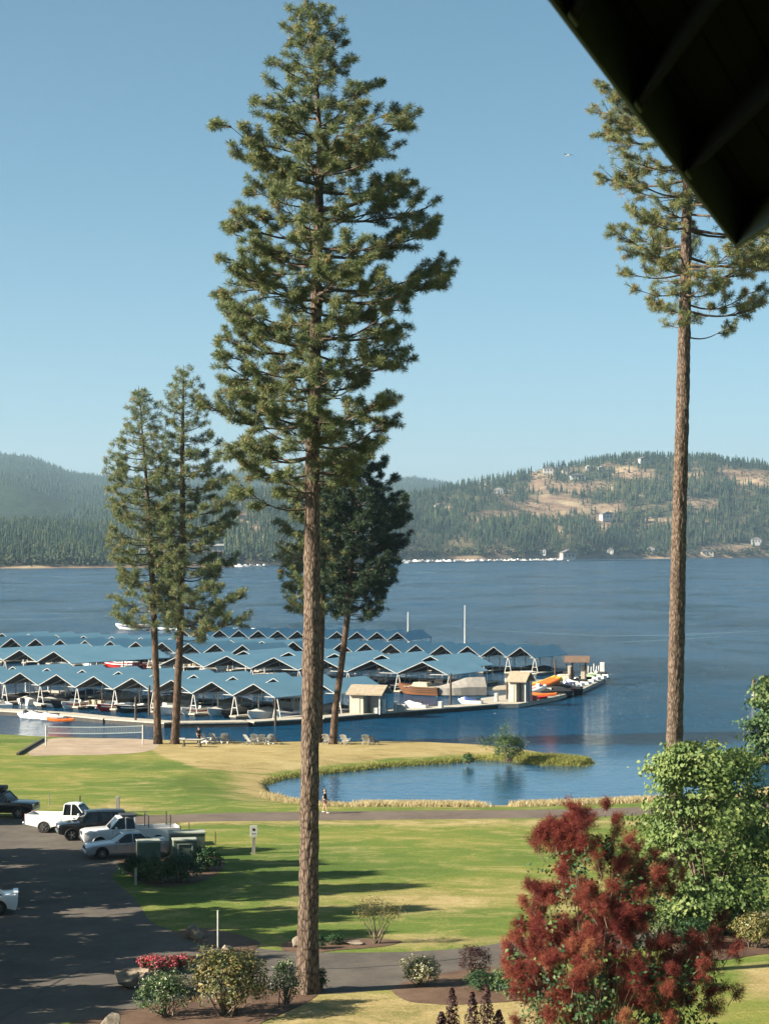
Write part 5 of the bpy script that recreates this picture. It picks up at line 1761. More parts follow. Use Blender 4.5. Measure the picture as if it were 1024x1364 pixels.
moor('second', 'second row', [(0, -1, 'pontoon_green', 3.6, True), (0, 1, 'covered_tan', 4, True), (1, -1, 'covered_white', 4, True), (1, 1, 'covered_tan', 3.4, True), (2, -1, 'pontoon_tan', 5, True), (2, 1, 'covered_black', 4, True), (3, -1, 'runabout_blue', 4, True), (3, 1, 'covered_white', 4, True),
                              (4, -1, 'cruiser_blue', 4.2, True), (4, 1, 'runabout_black', 3.8, True), (5, -1, 'cruiser_white', 6, True)])
moor('left', 'left block', [(-1, 1, 'covered_white', 4, True), (0, -1, 'covered_tan', 4, True), (0, 1, 'covered_white', 4.4, True), (1, -1, 'runabout_white_red', 3.4, True), (1, 1, 'covered_tan', 5, True)])
moor('third', 'third row', [(4, 1, 'runabout_red', 2.4, True), (5, -1, 'covered_white', 3, True), (6, -1, 'pontoon_tan', 4, True), (6, 1, 'covered_tan', 4, True), (7, -1, 'covered_white', 4, True), (8, 1, 'covered_tan', 3.6, True)])
moor('right', 'right hand row', [(1, -1, 'covered_white', 4, True), (3, 1, 'covered_tan', 4, True), (4, -1, 'runabout_blue', 4, True), (5, 1, 'covered_white', 4, True), (6, -1, 'cruiser_white', 5, True), (9, -1, 'covered_black', 5, True), (9, 1, 'covered_black', 5, True)])
# boats lying along the eave of the left block, in the gap towards the second row
for k, (x, y, kind, rz, lab) in enumerate([(118, 887, 'covered_white', .6, 'boat under a white cover, leftmost below the long straight eave'), (137, 886, 'runabout_blue', .6, 'white motorboat with blue stripe below the long straight eave'),
                                           (180, 884, 'covered_white', .5, 'boat under a white cover right of the orange hull, left of the trunk'), (200, 884, 'covered_tan', .5, 'boat under a tan cover close behind the left twin trunk')]):
    place(kind, at(x, y, 0), rz, lab, DESC[kind][1], 'boats below the left block eave', .9)
place('runabout_red', at(160, 889, 0), 1.2, 'orange red hulled motorboat in the gap beside the left block', 'motorboat', None, 1.0)
# boats with one of a kind looks
b = at(559, 925.5, 0)
t = thing('wooden_boat', 'long brown wooden hulled boat under the right end of the second row', 'boat', b, math.atan2(-.5, .85) + math.pi / 2)
m_ = MB(); m_.loft(hull_rings(6.6, 2.6, 1.15, bow_rise=.5, keel=-.4)); m_.obj('hull', M['hull_wood'], t, smooth=True)
for k in range(3):
    m_ = MB()
    for sx in (-1, 1):
        pts = [(sx * (deck_ring(6.6, 2.6, 1.15, q / 9, .5)[0] * (.985 - .035 * k) + .012), deck_ring(6.6, 2.6, 1.15, q / 9, .5)[2], deck_ring(6.6, 2.6, 1.15, q / 9, .5)[1] - .15 - .26 * k) for q in range(9)]
        for p, q in zip(pts[:-1], pts[1:]):
            m_.bar(p, q, .03, .05)
    m_.obj('strake', M['post_dark'], t)
m_ = MB(); m_.box((0, -.4, 1.42), (1.8, 2.6, .6), taper=.82); m_.obj('cabin', M['canvas_tan'], t, bevel=.12)
m_ = MB(); m_.box((0, -.5, 1.16), (2.3, 4.8, .05)); m_.obj('deck', M['dock_wood'], t)
b = at(611, 926.5, 0)
t = thing('tarp_boat', 'boat wrapped in a grey tan tarp with a long sloping front by the dock', 'covered boat', b, math.atan2(-.45, .85) + math.pi / 2 + math.pi)
t.rotation_euler = (0, 0, 1.72)
m_ = MB(); m_.loft(hull_rings(7.0, 2.6, .8)); m_.obj('hull', M['hull_white'], t, smooth=True)
m_ = MB()
rings = []
for i in range(9):
    u_ = i / 8
    w, z, y = deck_ring(7.0, 2.6, .8, u_)
    hg = 1.55 * (1 - max(0, u_ - .35) / .65) ** 1.1 + .1
    rings.append([(-w * 1.05, y, .12), (-w * 1.04, y, z + hg * .25), (0, y, z + hg), (w * 1.04, y, z + hg * .25), (w * 1.05, y, .12)])
m_.loft(rings); m_.obj('tarp', M['canvas_grey'], t, smooth=False)

# ------------------------------------------------------------ front dock, huts and what stands on them
DOCK = [(-140, 941), (0, 945.5), (85, 950.5), (150, 957), (230, 962.5), (330, 961), (420, 956), (520, 947.5), (600, 941.5), (660, 937)]
dk = thing('floating_dock', 'long curved concrete float dock between the beach and the boat covers', 'dock', (0, 0, 0))
dk.location = at(230, 962, 0)
DP = [at(x, y, .5) for x, y in DOCK]
off = Vector(dk.location)
def dock_sections(P, parent, off, w, sec=7.0):
    for a_, b_ in zip(P[:-1], P[1:]):
        L = (b_ - a_).length
        n = max(1, int(round(L / sec)))
        d = (b_ - a_) / n
        for k in range(n):
            p, q = a_ + d * k - off, a_ + d * (k + 1) - off
            mid = (p + q) / 2
            e = d.normalized()
            m_ = MB()
            m_.bar(p + e * .05, q - e * .05, w, .14)
            m_.k = 1
            m_.bar(p + e * .08 - Vector((0, 0, .34)), q - e * .08 - Vector((0, 0, .34)), w - .1, .54)
            m_.obj('dock_section', [M['dock_wood'], M['dock_side']], parent)
dock_sections(DP, dk, off, 2.6)
dk2 = thing('floating_dock', 'wide dock platform at the right end carrying rental boats and huts', 'dock', at(720, 925, 0))
off2 = Vector(dk2.location)
def slab(px_pts, parent, off, z, th, name, mats):
    P = [at(x, y, z) for x, y in px_pts]
    m_ = MB()
    n = len(P)
    vs = [p - off for p in P] + [p - off - Vector((0, 0, th)) for p in P]
    m_.add(vs[:], [tuple(range(n)), tuple(range(2 * n - 1, n - 1, -1))] + [(i, i + n, (i + 1) % n + n, (i + 1) % n) for i in range(n)])
    return m_.obj(name, mats, parent)
slab([(640, 938.5), (690, 937.5), (745, 927.0), (749, 919), (700, 922), (640, 930)], dk2, off2, .52, .5, 'dock_section', M['dock_wood'])
slab([(745.6, 926.8), (778, 917), (803, 905), (806, 897), (780, 901), (749.6, 919)], dk2, off2, .50, .46, 'dock_section', M['dock_wood'])
slab([(700, 921.8), (748.8, 918.8), (779, 900.8), (742, 903), (700, 910)], dk2, off2, .48, .44, 'dock_section', M['dock_wood'])
def piling(px_, ytop, ybot, label, w=.28, mat='pile_wood', cap=None):
    p = at(px_, ybot, 0)
    h = (ybot - ytop) * p.y / F
    m_ = MB()
    m_.tube([(0, 0, -2.5), (0, 0, h * .5), (.02, 0, h)], [w / 2, w / 2, w / 2 * .95], 10)
    o = m_.obj('piling', M[mat], None, p, smooth=True)
    if cap:
        c = MB()
        c.tube([(0, 0, h), (0, 0, h + .02), (0, 0, h + .22)], [w / 2 + .03, w / 2 + .03, .03], 10)
        c.obj('cap', M[cap], o)
    return tag(o, label, 'piling', 'dock pilings')
for px_, yt, yb, lab in [(55, 905, 936, 'wooden piling left of the front row gables'), (181, 928, 966, 'short dark piling in front of the dock below the red boat'), (199, 913, 952, 'dark piling just left of the left twin trunk'),
                         (367, 930, 967, 'piling on the dock left of the thick trunk'), (371, 922, 956, 'taller piling beside the one left of the thick trunk'), (600, 897, 940, 'dark piling at the front corner of the second row end'),
                         (675, 899, 937, 'dark piling left of the second hut'), (693, 905, 937, 'dark piling right of the second hut'), (739, 879, 921, 'tall dark piling left of the brown roofed gate'), (760, 888, 913, 'dark post under the left end of the brown roofed gate'),
                         (776, 888, 911, 'dark post under the right end of the brown roofed gate')]:
    piling(px_, yt, yb, lab)
piling(1003, 904, 931, 'brown piling with white band standing in the lake at the right edge', .42, 'shingle_brown')
m_ = MB(); m_.tube([(0, 0, .2), (0, 0, 1.0)], .23, 10)
m_.obj('white_band', M['white_paint'], bpy.data.objects[[o.name for o in bpy.data.objects if o.get('label', '').startswith('brown piling with white band')][0]])
def hut(px_, y0, wpx, hpx, dpt, rz, wall, roof, label, name='dock_hut', open_front=False):
    p = at(px_, y0, .52)
    s = p.y / F
    w, h = wpx * s, hpx * s
    t = thing(name, label, 'hut', p, rz)
    hw, hd = w * .5, dpt * .5
    m_ = MB()
    m_.box((-hw * .55, 0, h * .36), (w * .42, dpt * .9, h * .72))
    m_.obj('wall', M[wall], t)
    m_ = MB()
    m_.box((hw * .42, dpt * .2, h * .36), (w * .30, dpt * .5, h * .72))
    m_.obj('wall', M['house_grey'], t)
    m_ = MB()
    m_.box((-hw * .55, -dpt * .45 - .03, h * .30), (w * .20, .05, h * .58))
    m_.obj('door', M['wall_tan'], t)
    m_ = MB()
    for x, y in ((hw * .86, -hd * .86), (hw * .86, hd * .86)):
        m_.box((x, y, h * .36), (.14, .14, h * .72))
    m_.obj('post', M['steel_post'], t)
    m_ = MB()
    m_.prism([(-hd * 1.25, h * .70), (0, h), (hd * 1.25, h * .70), (hd * 1.25, h * .75), (0, h * 1.06), (-hd * 1.25, h * .75)], -hw * 1.12, hw * 1.12)
    for i, vv in enumerate(m_.v):
        m_.v[i] = (vv[1], vv[0], vv[2])
    m_.obj('roof', M[roof], t)
    return t
hut(492, 950.0, 46, 36, 3.0, -.35, 'wall_tan', 'shingle_tan', 'tan gable roofed fuel hut on the dock below the leaning dark pine')
hut(693, 934.5, 26, 38, 2.4, -.45, 'wall_tan', 'shingle_tan', 'tan hut with shingle roof at the corner of the dock platform')
# brown roofed gate
p = at(768, 908, .5)
s = p.y / F
t = thing('dock_gate', 'open gate with long brown shingled roof on two pillars at dock end', 'gate', p, -.12)
for x in (-9, 8.5):
    m_ = MB(); m_.box((x * s, 0, 10.5 * s), (6.5 * s, 1.0, 21 * s)); m_.obj('pillar', M['wall_tan'], t)
    m_ = MB(); m_.box((x * s + 2.9 * s, -.1, 13 * s), (2.2 * s, 1.1, 26 * s)); m_.obj('post', M['post_dark'], t)
m_ = MB()
m_.prism([(-1.5, 26 * s), (0, 33 * s), (1.5, 26 * s), (1.5, 27 * s), (0, 34.5 * s), (-1.5, 27 * s)], -17 * s, 17 * s)
for i, vv in enumerate(m_.v):
    m_.v[i] = (vv[1], vv[0], vv[2])
m_.obj('roof', M['shingle_brown'], t)
# fuel pumps, lockers, fenders
def simple_box(name, label, cat, px_, y0, wpx, hpx, mat, dpt=.8, z=.52, lid=None, group=None, rz=-.3):
    p = at(px_, y0, z)
    s = p.y / F
    w, h = wpx * s, hpx * s
    t = thing(name, label, cat, p, rz, group)
    m_ = MB(); m_.box((0, 0, h * .44), (w, dpt, h * .88)); m_.obj('body', M[mat], t, bevel=.04)
    m_ = MB(); m_.box((0, 0, h * .94), (w * 1.06, dpt * 1.06, h * .1)); m_.obj('lid', M[lid or mat], t, bevel=.03)
    m_ = MB(); m_.box((0, -dpt / 2 - .02, h * .62), (w * .3, .05, h * .12)); m_.obj('handle', M['steel_post'], t)
    return t
for a_ in [('fuel_pump', 'tall white fuel pump right of the fuel hut', 'pump', 509.5, 950, 6, 19, 'white_paint'), ('dock_locker', 'white dock locker right of the tall white fuel pump', 'locker', 533, 947, 16, 9, 'white_paint'),
           ('fuel_pump', 'narrow white pump standing at the left end of the white dock locker', 'pump', 526.5, 947.5, 3.4, 13, 'white_paint'), ('dock_locker', 'low white chest in front of the fuel hut', 'locker', 501, 950.4, 7, 8, 'white_paint'),
           ('ice_chest', 'small white chest on the dock left of the tarp covered boat', 'chest', 587, 943, 5, 9, 'white_paint'), ('fuel_pump', 'white post shaped pump at the left corner of the platform', 'pump', 661, 934, 4, 11, 'white_paint'),
           ('dock_locker', 'tall white cabinet right of the corner hut', 'cabinet', 705, 930, 4.5, 19, 'white_paint'), ('dock_locker', 'white cabinet beside the orange inflatable', 'cabinet', 716.5, 926, 5, 16, 'white_paint'),
           ('dock_locker', 'white barrel shaped cabinet in front of the tall dark piling', 'cabinet', 738, 918, 4, 14, 'white_paint')]:
    simple_box(*a_)
# white mooring posts at the far corner
for k, (x, yb, h, w) in enumerate([(783, 900, 13, 1.6), (787, 900, 12, 1.6), (790.5, 899, 15, 1.6), (794, 899, 12, 1.6), (797, 898.5, 12, 1.6)]):
    piling(x, yb - h, yb, f'{ORD[k]} slim white mooring post from the left at the dock tip', .22, 'white_paint')
simple_box('harbour_sign', 'white sign panels on the very tip of the dock', 'sign', 802, 899, 6, 17, 'white_paint', .5)
# inflatables and rental craft
def slide(px_, y0, sc, c1, c2, label):
    p = at(px_, y0, .52)
    t = thing('inflatable', label, 'inflatable', p, .5)
    for k in range(3):
        m_ = MB()
        m_.tube([(-1.5 * sc, (k - 1) * .6 * sc, .35 * sc), (0, (k - 1) * .6 * sc, .62 * sc), (1.5 * sc, (k - 1) * .6 * sc, 1.15 * sc)], [.3 * sc, .36 * sc, .3 * sc], 10)
        m_.obj('air_tube', M[c1 if k != 1 else c2], t, smooth=True)
    m_ = MB(); m_.box((0, 0, .2 * sc), (2.4 * sc, 1.6 * sc, .25 * sc)); m_.obj('base', M[c2], t, bevel=.08)
    return t
slide(722, 922, 1.35, 'orange', 'orange', 'big orange inflatable standing on the dock platform')
slide(728, 917, 1.2, 'yellow', 'orange', 'yellow and orange inflatable behind the big orange one')
slide(710, 926, 1.0, 'hull_white', 'red', 'white inflatable with red centre left of the orange one')
for a_ in [('storage_crate', 'tan storage crate left of the brown roofed gate', 'crate', 752, 911, 13, 13, 'wall_tan'), ('storage_crate', 'lower tan crate in front of the tan storage crate', 'crate', 744, 914, 9, 9, 'canvas_tan'), ('dock_locker', 'white locker behind the white inflatable on the platform', 'locker', 699, 924, 6, 12, 'white_paint'),
           ('dock_locker', 'pale locker between the inflatables and the dark covered boats', 'locker', 732, 924, 6, 8, 'canvas_white'), ('fuel_tank', 'black tank behind the tan crates at the platform back', 'tank', 757, 905, 14, 11, 'canvas_black'), ('cooler', 'red cooler standing on the platform right of the corner hut', 'cooler', 712, 933, 5, 6, 'red'),
           ('cooler', 'blue cooler on the platform beside the white barrel cabinet', 'cooler', 733, 919, 4, 5, 'hull_blue'), ('dock_locker', 'white locker under the gate between the two pillars', 'locker', 768, 908, 5, 6, 'white_paint')]:
    simple_box(*a_)
place('kayak_orange', at(724, 927, .55), 1.3, 'orange kayak lying on the platform before the big orange inflatable', 'kayak')
place('kayak_red', at(747, 921, .55), 1.5, 'red kayak on the platform edge beside the white jet ski', 'kayak')
place('covered_tan', at(664, 926, 0), 1.9, 'boat under a tan cover moored left of the corner hut', 'covered boat', None, .9)
place('cruiser_white', at(702, 915, 0), 1.9, 'white cabin cruiser behind the corner hut and white locker', 'cabin cruiser', None, .8)
slide(737, 911, .9, 'canvas_white', 'canvas_white', 'white inflatable below the tall dark piling')
for k, (x, y, kind, rz, lab) in enumerate([(752, 918, 'jetski_white', 1.0, 'white jet ski nearest the platform corner'), (757, 916, 'jetski_blue', 1.0, 'blue jet ski second from the platform corner'), (763, 914, 'jetski_white', 1.0, 'white jet ski third along the dock edge'),
                                           (772, 912, 'jetski_black', 1.0, 'black jet ski in the middle of the dock edge'), (779, 909, 'jetski_black', 1.0, 'black jet ski before the green ones'), (785, 906, 'jetski_green', 1.0, 'pale green jet ski below the white mooring posts'),
                                           (793, 904, 'jetski_green', 1.0, 'pale green jet ski nearest the dock tip'), (799, 902, 'jetski_black', 1.0, 'dark jet ski at the very tip of the dock')]):
    place(kind, at(x, y, .38), rz, lab, 'jet ski', 'rental jet skis along the dock')
for x, y, kind, rz, lab, c, z in [(728, 929, 'covered_black', 1.9, 'small black covered boat tied under the platform corner', 'covered boat', 0), (742, 926, 'covered_black', 1.9, 'dark covered boat right of the kayak at the platform', 'covered boat', 0), (711, 931.5, 'kayak_red', 1.6, 'red kayak on the platform edge below the white inflatable', 'kayak', .55),
                                  (81, 961.5, 'kayak_orange', 1.25, 'orange kayak floating at the end of the jet skis by the front dock', 'kayak', .02), (50, 958, 'jetski_white', 1.35, 'white jet ski tied left at the front dock', 'jet ski', -.02), (68, 959.5, 'jetski_white', 1.5, 'white jet ski between the left jet ski and orange kayak', 'jet ski', -.02),
                                  (40, 957, 'jetski_black', 1.3, 'black jet ski leftmost at the front dock', 'jet ski', -.02), (62, 942, 'jetski_black', 1.7, 'dark jet ski on the water behind the front dock', 'jet ski', -.02), (552, 943.5, 'jetski_white', 1.2, 'small white craft on the dock left of the tarp covered boat', 'jet ski', .45), (626, 938, 'jetski_blue', 1.2, 'blue jet ski on the dock in front of the tarp covered boat', 'jet ski', .45)]:
    place(kind, at(x, y, z), rz, lab, c)
place('runabout_white_red', at(-2, 946, 0), .4, 'white and red motorboat cut by the left picture edge behind the dock', 'motorboat')
place('runabout_white_red', at(350, 953, 0), 1.4, 'small white motorboat moored by the pilings left of the thick trunk', 'motorboat', None, .75)
# two flag masts
for x, yt, yb, lab in [(543.3, 817, 852, 'left slim white mast standing among the rear boat covers'), (619, 808, 853, 'taller slim white mast to the right among the boat covers')]:
    p = at(x, 868, .4)
    s = p.y / F
    m_ = MB(); m_.tube([(0, 0, 0), (0, 0, (868 - yt) * s)], [.16, .10], 8)
    o = m_.obj('mast', M['white_paint'], None, p)
    m_ = MB(); m_.sphere((0, 0, (868 - yt) * s + .1), .14, 8, 6); m_.obj('finial', M['white_paint'], o)
    tag(o, lab, 'mast')
# speedboat with wake
p = at(176, 838.5, 0)
place('runabout_blue', p, 1.57, 'white speedboat crossing the lake behind the left twin pine, wake trailing', 'motorboat', None, 1.25)
wk = MB()
for i in range(26):
    t_ = i / 25
    x = -1.5 + 30 * t_
    for _ in range(4):
        wk.sphere((x + random.uniform(-.6, .6), random.uniform(-.6, .6) * (1 + 2 * t_), .05), random.uniform(.3, .75) * (1 - .45 * t_), 6, 4, sq=(1.4, 1, .75))
o = stuff(wk.obj('foam', pm('foam', (.75, .78, .80), (.62, .66, .70), 2, .9), None, p + Vector((1.5, 0, 0))), 'white foam churned up behind the speedboat', 'foam')
# moored boats across the lake, below the right hill
fm_ = [MB() for _ in range(3)]
for k, m_ in enumerate(fm_):
    m_.loft(hull_rings(9, 3, 1.4))
    m_.box((0, -.6, 2.0), (2.2, 3.2, 1.4), taper=.8)
fms = [m_.mesh('boat', M[c]) for m_, c in zip(fm_, ('hull_white', 'canvas_white', 'seat_vinyl'))]
for k in range(46):
    x = 541 + 209 * k / 46 + random.uniform(-1.5, 1.5)
    p = at(x, 748.6 + random.uniform(-.5, .7) - .010 * (x - 541), 0)
    o = link('boat', fms[k % 3], None, p)
    o.rotation_euler = (0, 0, random.uniform(0, 6.28))
    tag(o, 'tiny white boat moored in the marina below the right hill', 'boat', 'boats moored across the lake')
for k, x in enumerate((318, 326, 334, 344, 352)):
    p = at(x, 755.2, 0)
    o = link('boat', fms[k % 3], None, p)
    o.rotation_euler = (0, 0, 1.3 + .3 * k)
    tag(o, 'tiny white boat at the small dock right of the condominium', 'boat', 'boats by the condominium dock')
for a_, b_, lab in [((541, 749.6), (752, 746.6), 'long low breakwater dock across the lake below the right hill'), ((755, 746.6), (900, 745.6), 'low breakwater on the right across the lake')]:
    P_, Q_ = at(*a_, .6), at(*b_, .6)
    m_ = MB(); m_.bar(P_ - P_, Q_ - P_, 6, 1.2)
    tag(m_.obj('breakwater', M['house_grey'], None, P_), lab, 'breakwater')
# ------------------------------------------------------------ vehicles
random.seed(23)
rng = np.random.default_rng(23)
def arch_pts(cx, r, z0, n=7, rev=False):
    pts = [(cx + r * math.cos(math.pi * (1 - k / (n - 1))), max(z0, .34 + r * math.sin(math.pi * (1 - k / (n - 1))))) for k in range(n)]
    return pts[::-1] if rev else pts
def wheel_meshes(r, w):
    a = MB(); a.tube([(0, -w / 2, 0), (0, -w / 2 + .03, 0), (0, w / 2 - .03, 0), (0, w / 2, 0)], [r - .03, r, r, r - .03], 24)
    b = MB()
    b.tube([(0, w / 2 + .001, 0), (0, w / 2 + .012, 0)], [r * .62, r * .60], 20)
    c = MB()
    for k in range(5):
        g = k * 2 * math.pi / 5
        c.bar((0, w / 2 + .02, 0), (math.cos(g) * r * .58, w / 2 + .02, math.sin(g) * r * .58), .06, .03)
    c.tube([(0, w / 2 + .01, 0), (0, w / 2 + .04, 0)], [.07, .06], 10)
    return a.mesh('tyre', M['rubber'], smooth=True), b.mesh('rim', M['dark_steel'], smooth=True), c.mesh('spokes', M['chrome'])
def green_house(root, poly, hw_b, hw_t, paint, pillars, roof_over=.03):
    """glass cabin: side outline poly (x, z), narrower at the top; painted roof and pillars"""
    z0, z1 = min(p[1] for p in poly), max(p[1] for p in poly)
    hw = lambda z: hw_b + (hw_t - hw_b) * (z - z0) / (z1 - z0)
    n = len(poly)
    m_ = MB()
    vs = [(p[0], -hw(p[1]), p[1]) for p in poly] + [(p[0], hw(p[1]), p[1]) for p in poly]
    m_.add(vs, [tuple(range(n)), tuple(range(2 * n - 1, n - 1, -1))] + [(i, i + n, (i + 1) % n + n, (i + 1) % n) for i in range(n)])
    m_.obj('window_glass', M['car_glass'], root, bevel=.03)
    top = [p for p in poly if p[1] > z1 - .12]
    xa, xb = min(p[0] for p in top), max(p[0] for p in top)
    m_ = MB()
    m_.loft([[(xa - .10, -hw_t - .01, z1 - .06), (xa - .06, -hw_t * .6, z1 + .01), (xa - .06, hw_t * .6, z1 + .01), (xa - .10, hw_t + .01, z1 - .06)],
             [((xa + xb) / 2, -hw_t - .02, z1 - .02), ((xa + xb) / 2, -hw_t * .6, z1 + .06), ((xa + xb) / 2, hw_t * .6, z1 + .06), ((xa + xb) / 2, hw_t + .02, z1 - .02)],
             [(xb + .10, -hw_t - .01, z1 - .06), (xb + .06, -hw_t * .6, z1 + .01), (xb + .06, hw_t * .6, z1 + .01), (xb + .10, hw_t + .01, z1 - .06)]], closed=True)
    m_.obj('roof', M[paint], root, smooth=True)
    for (xb_, zb_), (xt_, zt_), wd in pillars:
        for sy in (-1, 1):
            m_ = MB()
            m_.bar((xb_, sy * (hw(zb_) + .005), zb_), (xt_, sy * (hw(zt_) + .005), zt_), .05, wd, up=Vector((0, 1, 0)))
            m_.obj('pillar', M[paint], root)
def car(name, label, cat, loc, rz, paint, L=4.8, Wd=1.86, kind='sedan', group=None):
    t = thing(name, label, cat, loc, rz, group)
    hw = Wd / 2
    r = .34 if kind == 'sedan' else .39
    lift = 0 if kind == 'sedan' else .14
    xf, xr = L * .31, -L * .29
    if kind == 'pickup':
        xf, xr = L * .33, -L * .26
    zb = .24 + lift
    f, b_ = L / 2, -L / 2
    R_ = r + .07
    fa = arch_pts(xf, R_, zb, rev=True)
    ra = arch_pts(xr, R_, zb, rev=True)
    if kind == 'sedan':
        belt = .92
        up = [(f - .02, .42), (f, .58), (f - .06, .72), (f - .35, .80), (L * .17, .93), (L * .10, belt), (-L * .33, belt + .04), (b_ + .12, .98), (b_, .90), (b_ + .03, .50), (b_ + .10, zb + .02)]
        gh = [(L * .17, belt - .03), (L * .035, 1.38), (-L * .02, 1.43), (-L * .16, 1.41), (-L * .35, belt + .02)]
        pil = [((L * .165, belt), (L * .035, 1.40), .07), ((-L * .06, belt), (-L * .055, 1.42), .07), ((-L * .28, belt), (-L * .17, 1.40), .16)]
    elif kind == 'suv':
        belt = 1.12
        up = [(f - .02, .52), (f, .75), (f - .05, .98), (f - .30, 1.06), (L * .20, 1.12), (L * .14, belt), (b_ + .06, belt), (b_ + .01, .80), (b_ + .02, .55), (b_ + .10, zb + .02)]
        gh = [(L * .205, belt - .03), (L * .09, 1.72), (L * .05, 1.77), (-L * .42, 1.74), (-L * .475, belt)]
        pil = [((L * .20, belt), (L * .09, 1.74), .08), ((-L * .04, belt), (-L * .04, 1.76), .08), ((-L * .25, belt), (-L * .25, 1.75), .09), ((-L * .45, belt), (-L * .42, 1.73), .14)]
    else:
        belt = 1.16
        cr = -L * .045                                         # back of the cab
        up = [(f - .02, .55), (f, .80), (f - .05, 1.02), (f - .32, 1.10), (L * .235, 1.17), (L * .17, belt), (cr, belt), (cr, zb + .02)]
        gh = [(L * .235, belt - .03), (L * .13, 1.80), (L * .09, 1.86), (cr + .14, 1.85), (cr + .03, belt)]
        pil = [((L * .23, belt), (L * .13, 1.82), .08), ((L * .065, belt), (L * .065, 1.85), .10), ((cr + .05, belt), (cr + .13, 1.84), .12)]
    m_ = MB()
    if kind == 'pickup':
        m_.prism([(cr, zb)] + [(p[0], p[1]) for p in fa[::-1]] + [(f - .08, zb + .05)] + up[:-1], -hw, hw)
    else:
        m_.prism([(b_ + .12, zb)] + [p for p in ra[::-1]] + [p for p in fa[::-1]] + [(f - .08, zb + .05)] + up, -hw, hw)
    m_.obj('body', M[paint], t, bevel=.055, segs=3, smooth=True)
    green_house(t, gh, hw * .90, hw * .74, paint, pil)
    if kind == 'pickup':
        bt = belt + .02
        for sy in (-1, 1):
            m_ = MB()
            m_.prism([(b_ + .05, zb + .16)] + [p for p in ra[::-1]] + [(cr - .03, zb + .16), (cr - .03, bt), (b_ + .05, bt)], sy * hw - .05, sy * hw + .05) if False else m_.prism([(b_ + .05, zb + .16)] + [p for p in ra[::-1]] + [(cr - .03, zb + .16), (cr - .03, bt), (b_ + .05, bt)], min(sy * hw, sy * (hw - .09)), max(sy * hw, sy * (hw - .09)))
            m_.obj('bed_side', M[paint], t, bevel=.02)
        m_ = MB(); m_.box((b_ + .06, 0, (bt + .62) / 2), (.08, Wd - .2, bt - .62)); m_.obj('tailgate', M[paint], t, bevel=.015)
        m_ = MB(); m_.box(((b_ + cr) / 2, 0, .66), (cr - b_ - .2, Wd - .2, .08)); m_.obj('bed_floor', M['trim_black'], t)
        m_ = MB(); m_.box((b_ - .04, 0, .58), (.16, Wd * .96, .18)); m_.obj('rear_bumper', M['chrome'], t, bevel=.03)
    tm, rm_, sm_ = wheel_meshes(r, .22)
    for x in (xf, xr):
        for sy in (-1, 1):
            w = link('wheel', tm, t, (x, sy * (hw - .13), r))
            if sy < 0:
                w.rotation_euler = (0, 0, math.pi)
            link('rim', rm_, w)
            link('spokes', sm_, w)
            m_ = MB()
            m_.tube([(x + (R_ - .01) * math.cos(g), sy * (hw - .01), .34 + (R_ - .01) * math.sin(g)) for g in [math.pi * k / 8 for k in range(9)]], .025, 5)
            m_.obj('wheel_arch', M['trim_black'] if paint != 'paint_white' or kind != 'pickup' else M[paint], t)
            m_ = MB()
            m_.tube([(x, sy * (hw - .35), r), (x, sy * (hw - .06), r)], [R_ - .02, R_ - .02], 16)
            m_.obj('wheel_well', M['trim_black'], t)
    zl = {'sedan': .66, 'suv': .92, 'pickup': .92}[kind]
    for sy in (-1, 1):
        m_ = MB(); m_.box((f - .05, sy * hw * .72, zl), (.12, .38, .15)); m_.obj('headlight', M['lamp_glass'], t, bevel=.03)
        m_ = MB(); m_.box((b_ + .035, sy * hw * .80, zl + .14), (.10, .24 if kind == 'sedan' else .16, .16 if kind == 'sedan' else .34)); m_.obj('taillight', M['lamp_red'], t, bevel=.02)
        m_ = MB(); m_.box((L * (.125 if kind == 'sedan' else .165), sy * (hw + .10), belt + .09), (.12, .20, .15)); m_.obj('wing_mirror', M[paint], t, bevel=.04)
        for x in ([L * .015, -L * .15] if kind != 'pickup' else [L * .10]):
            m_ = MB(); m_.box((x, sy * (hw + .012), belt - .14), (.17, .035, .035)); m_.obj('door_handle', M['chrome'] if kind == 'sedan' else M['trim_black'], t)
        for x in ([L * .145, -L * .05, -L * .235] if kind != 'pickup' else [L * .20, L * .055]):
            m_ = MB(); m_.box((x, sy * (hw + .0015), (belt + zb) / 2 + .08), (.014, .006, belt - zb - .24)); m_.obj('door_seam', M['trim_black'], t)
    m_ = MB(); m_.box((f - .005, 0, zl - .02), (.05, hw * 1.05, .20)); m_.obj('grille', M['trim_black'], t, bevel=.02)
    m_ = MB(); m_.box((f - .01, 0, zb + .16), (.12, Wd * .92, .16)); m_.obj('front_bumper', M[paint] if kind == 'sedan' else M['chrome'], t, bevel=.04)
    m_ = MB(); m_.box((b_ - .005, 0, .62 + lift), (.02, .32, .14)); m_.obj('licence_plate', M['white_paint'], t)
    return t
CARS = 'cars parked in the lot'
gp = lambda x, y: (gnd(x, y) + Vector((0, 0, .012)))
tilt_ = 0
t = car('pickup_truck', 'white pickup with open bed and roof bars in the bed, facing left', 'pickup', gp(174, 1127), math.pi + R(14), 'paint_white', 6.0, 1.98, 'pickup', CARS)
for x in (-2.35, -1.0):
    m_ = MB()
    for sy in (-1, 1):
        m_.bar((x, sy * .9, 1.1), (x, sy * .9, 1.95), .05)
    if x > -2:
        m_.bar((x, -.9, 1.9), (x, .9, 1.9), .05)
    m_.obj('ladder_rack', M['dark_steel'], t)['kind'] = 'stuff'
m_ = MB(); m_.box((.2, 0, 1.95), (.9, 1.3, .06)); m_.bar((-.25, -.6, 1.98), (-.25, .6, 1.98), .05); m_.obj('roof_rack', M['dark_steel'], t)
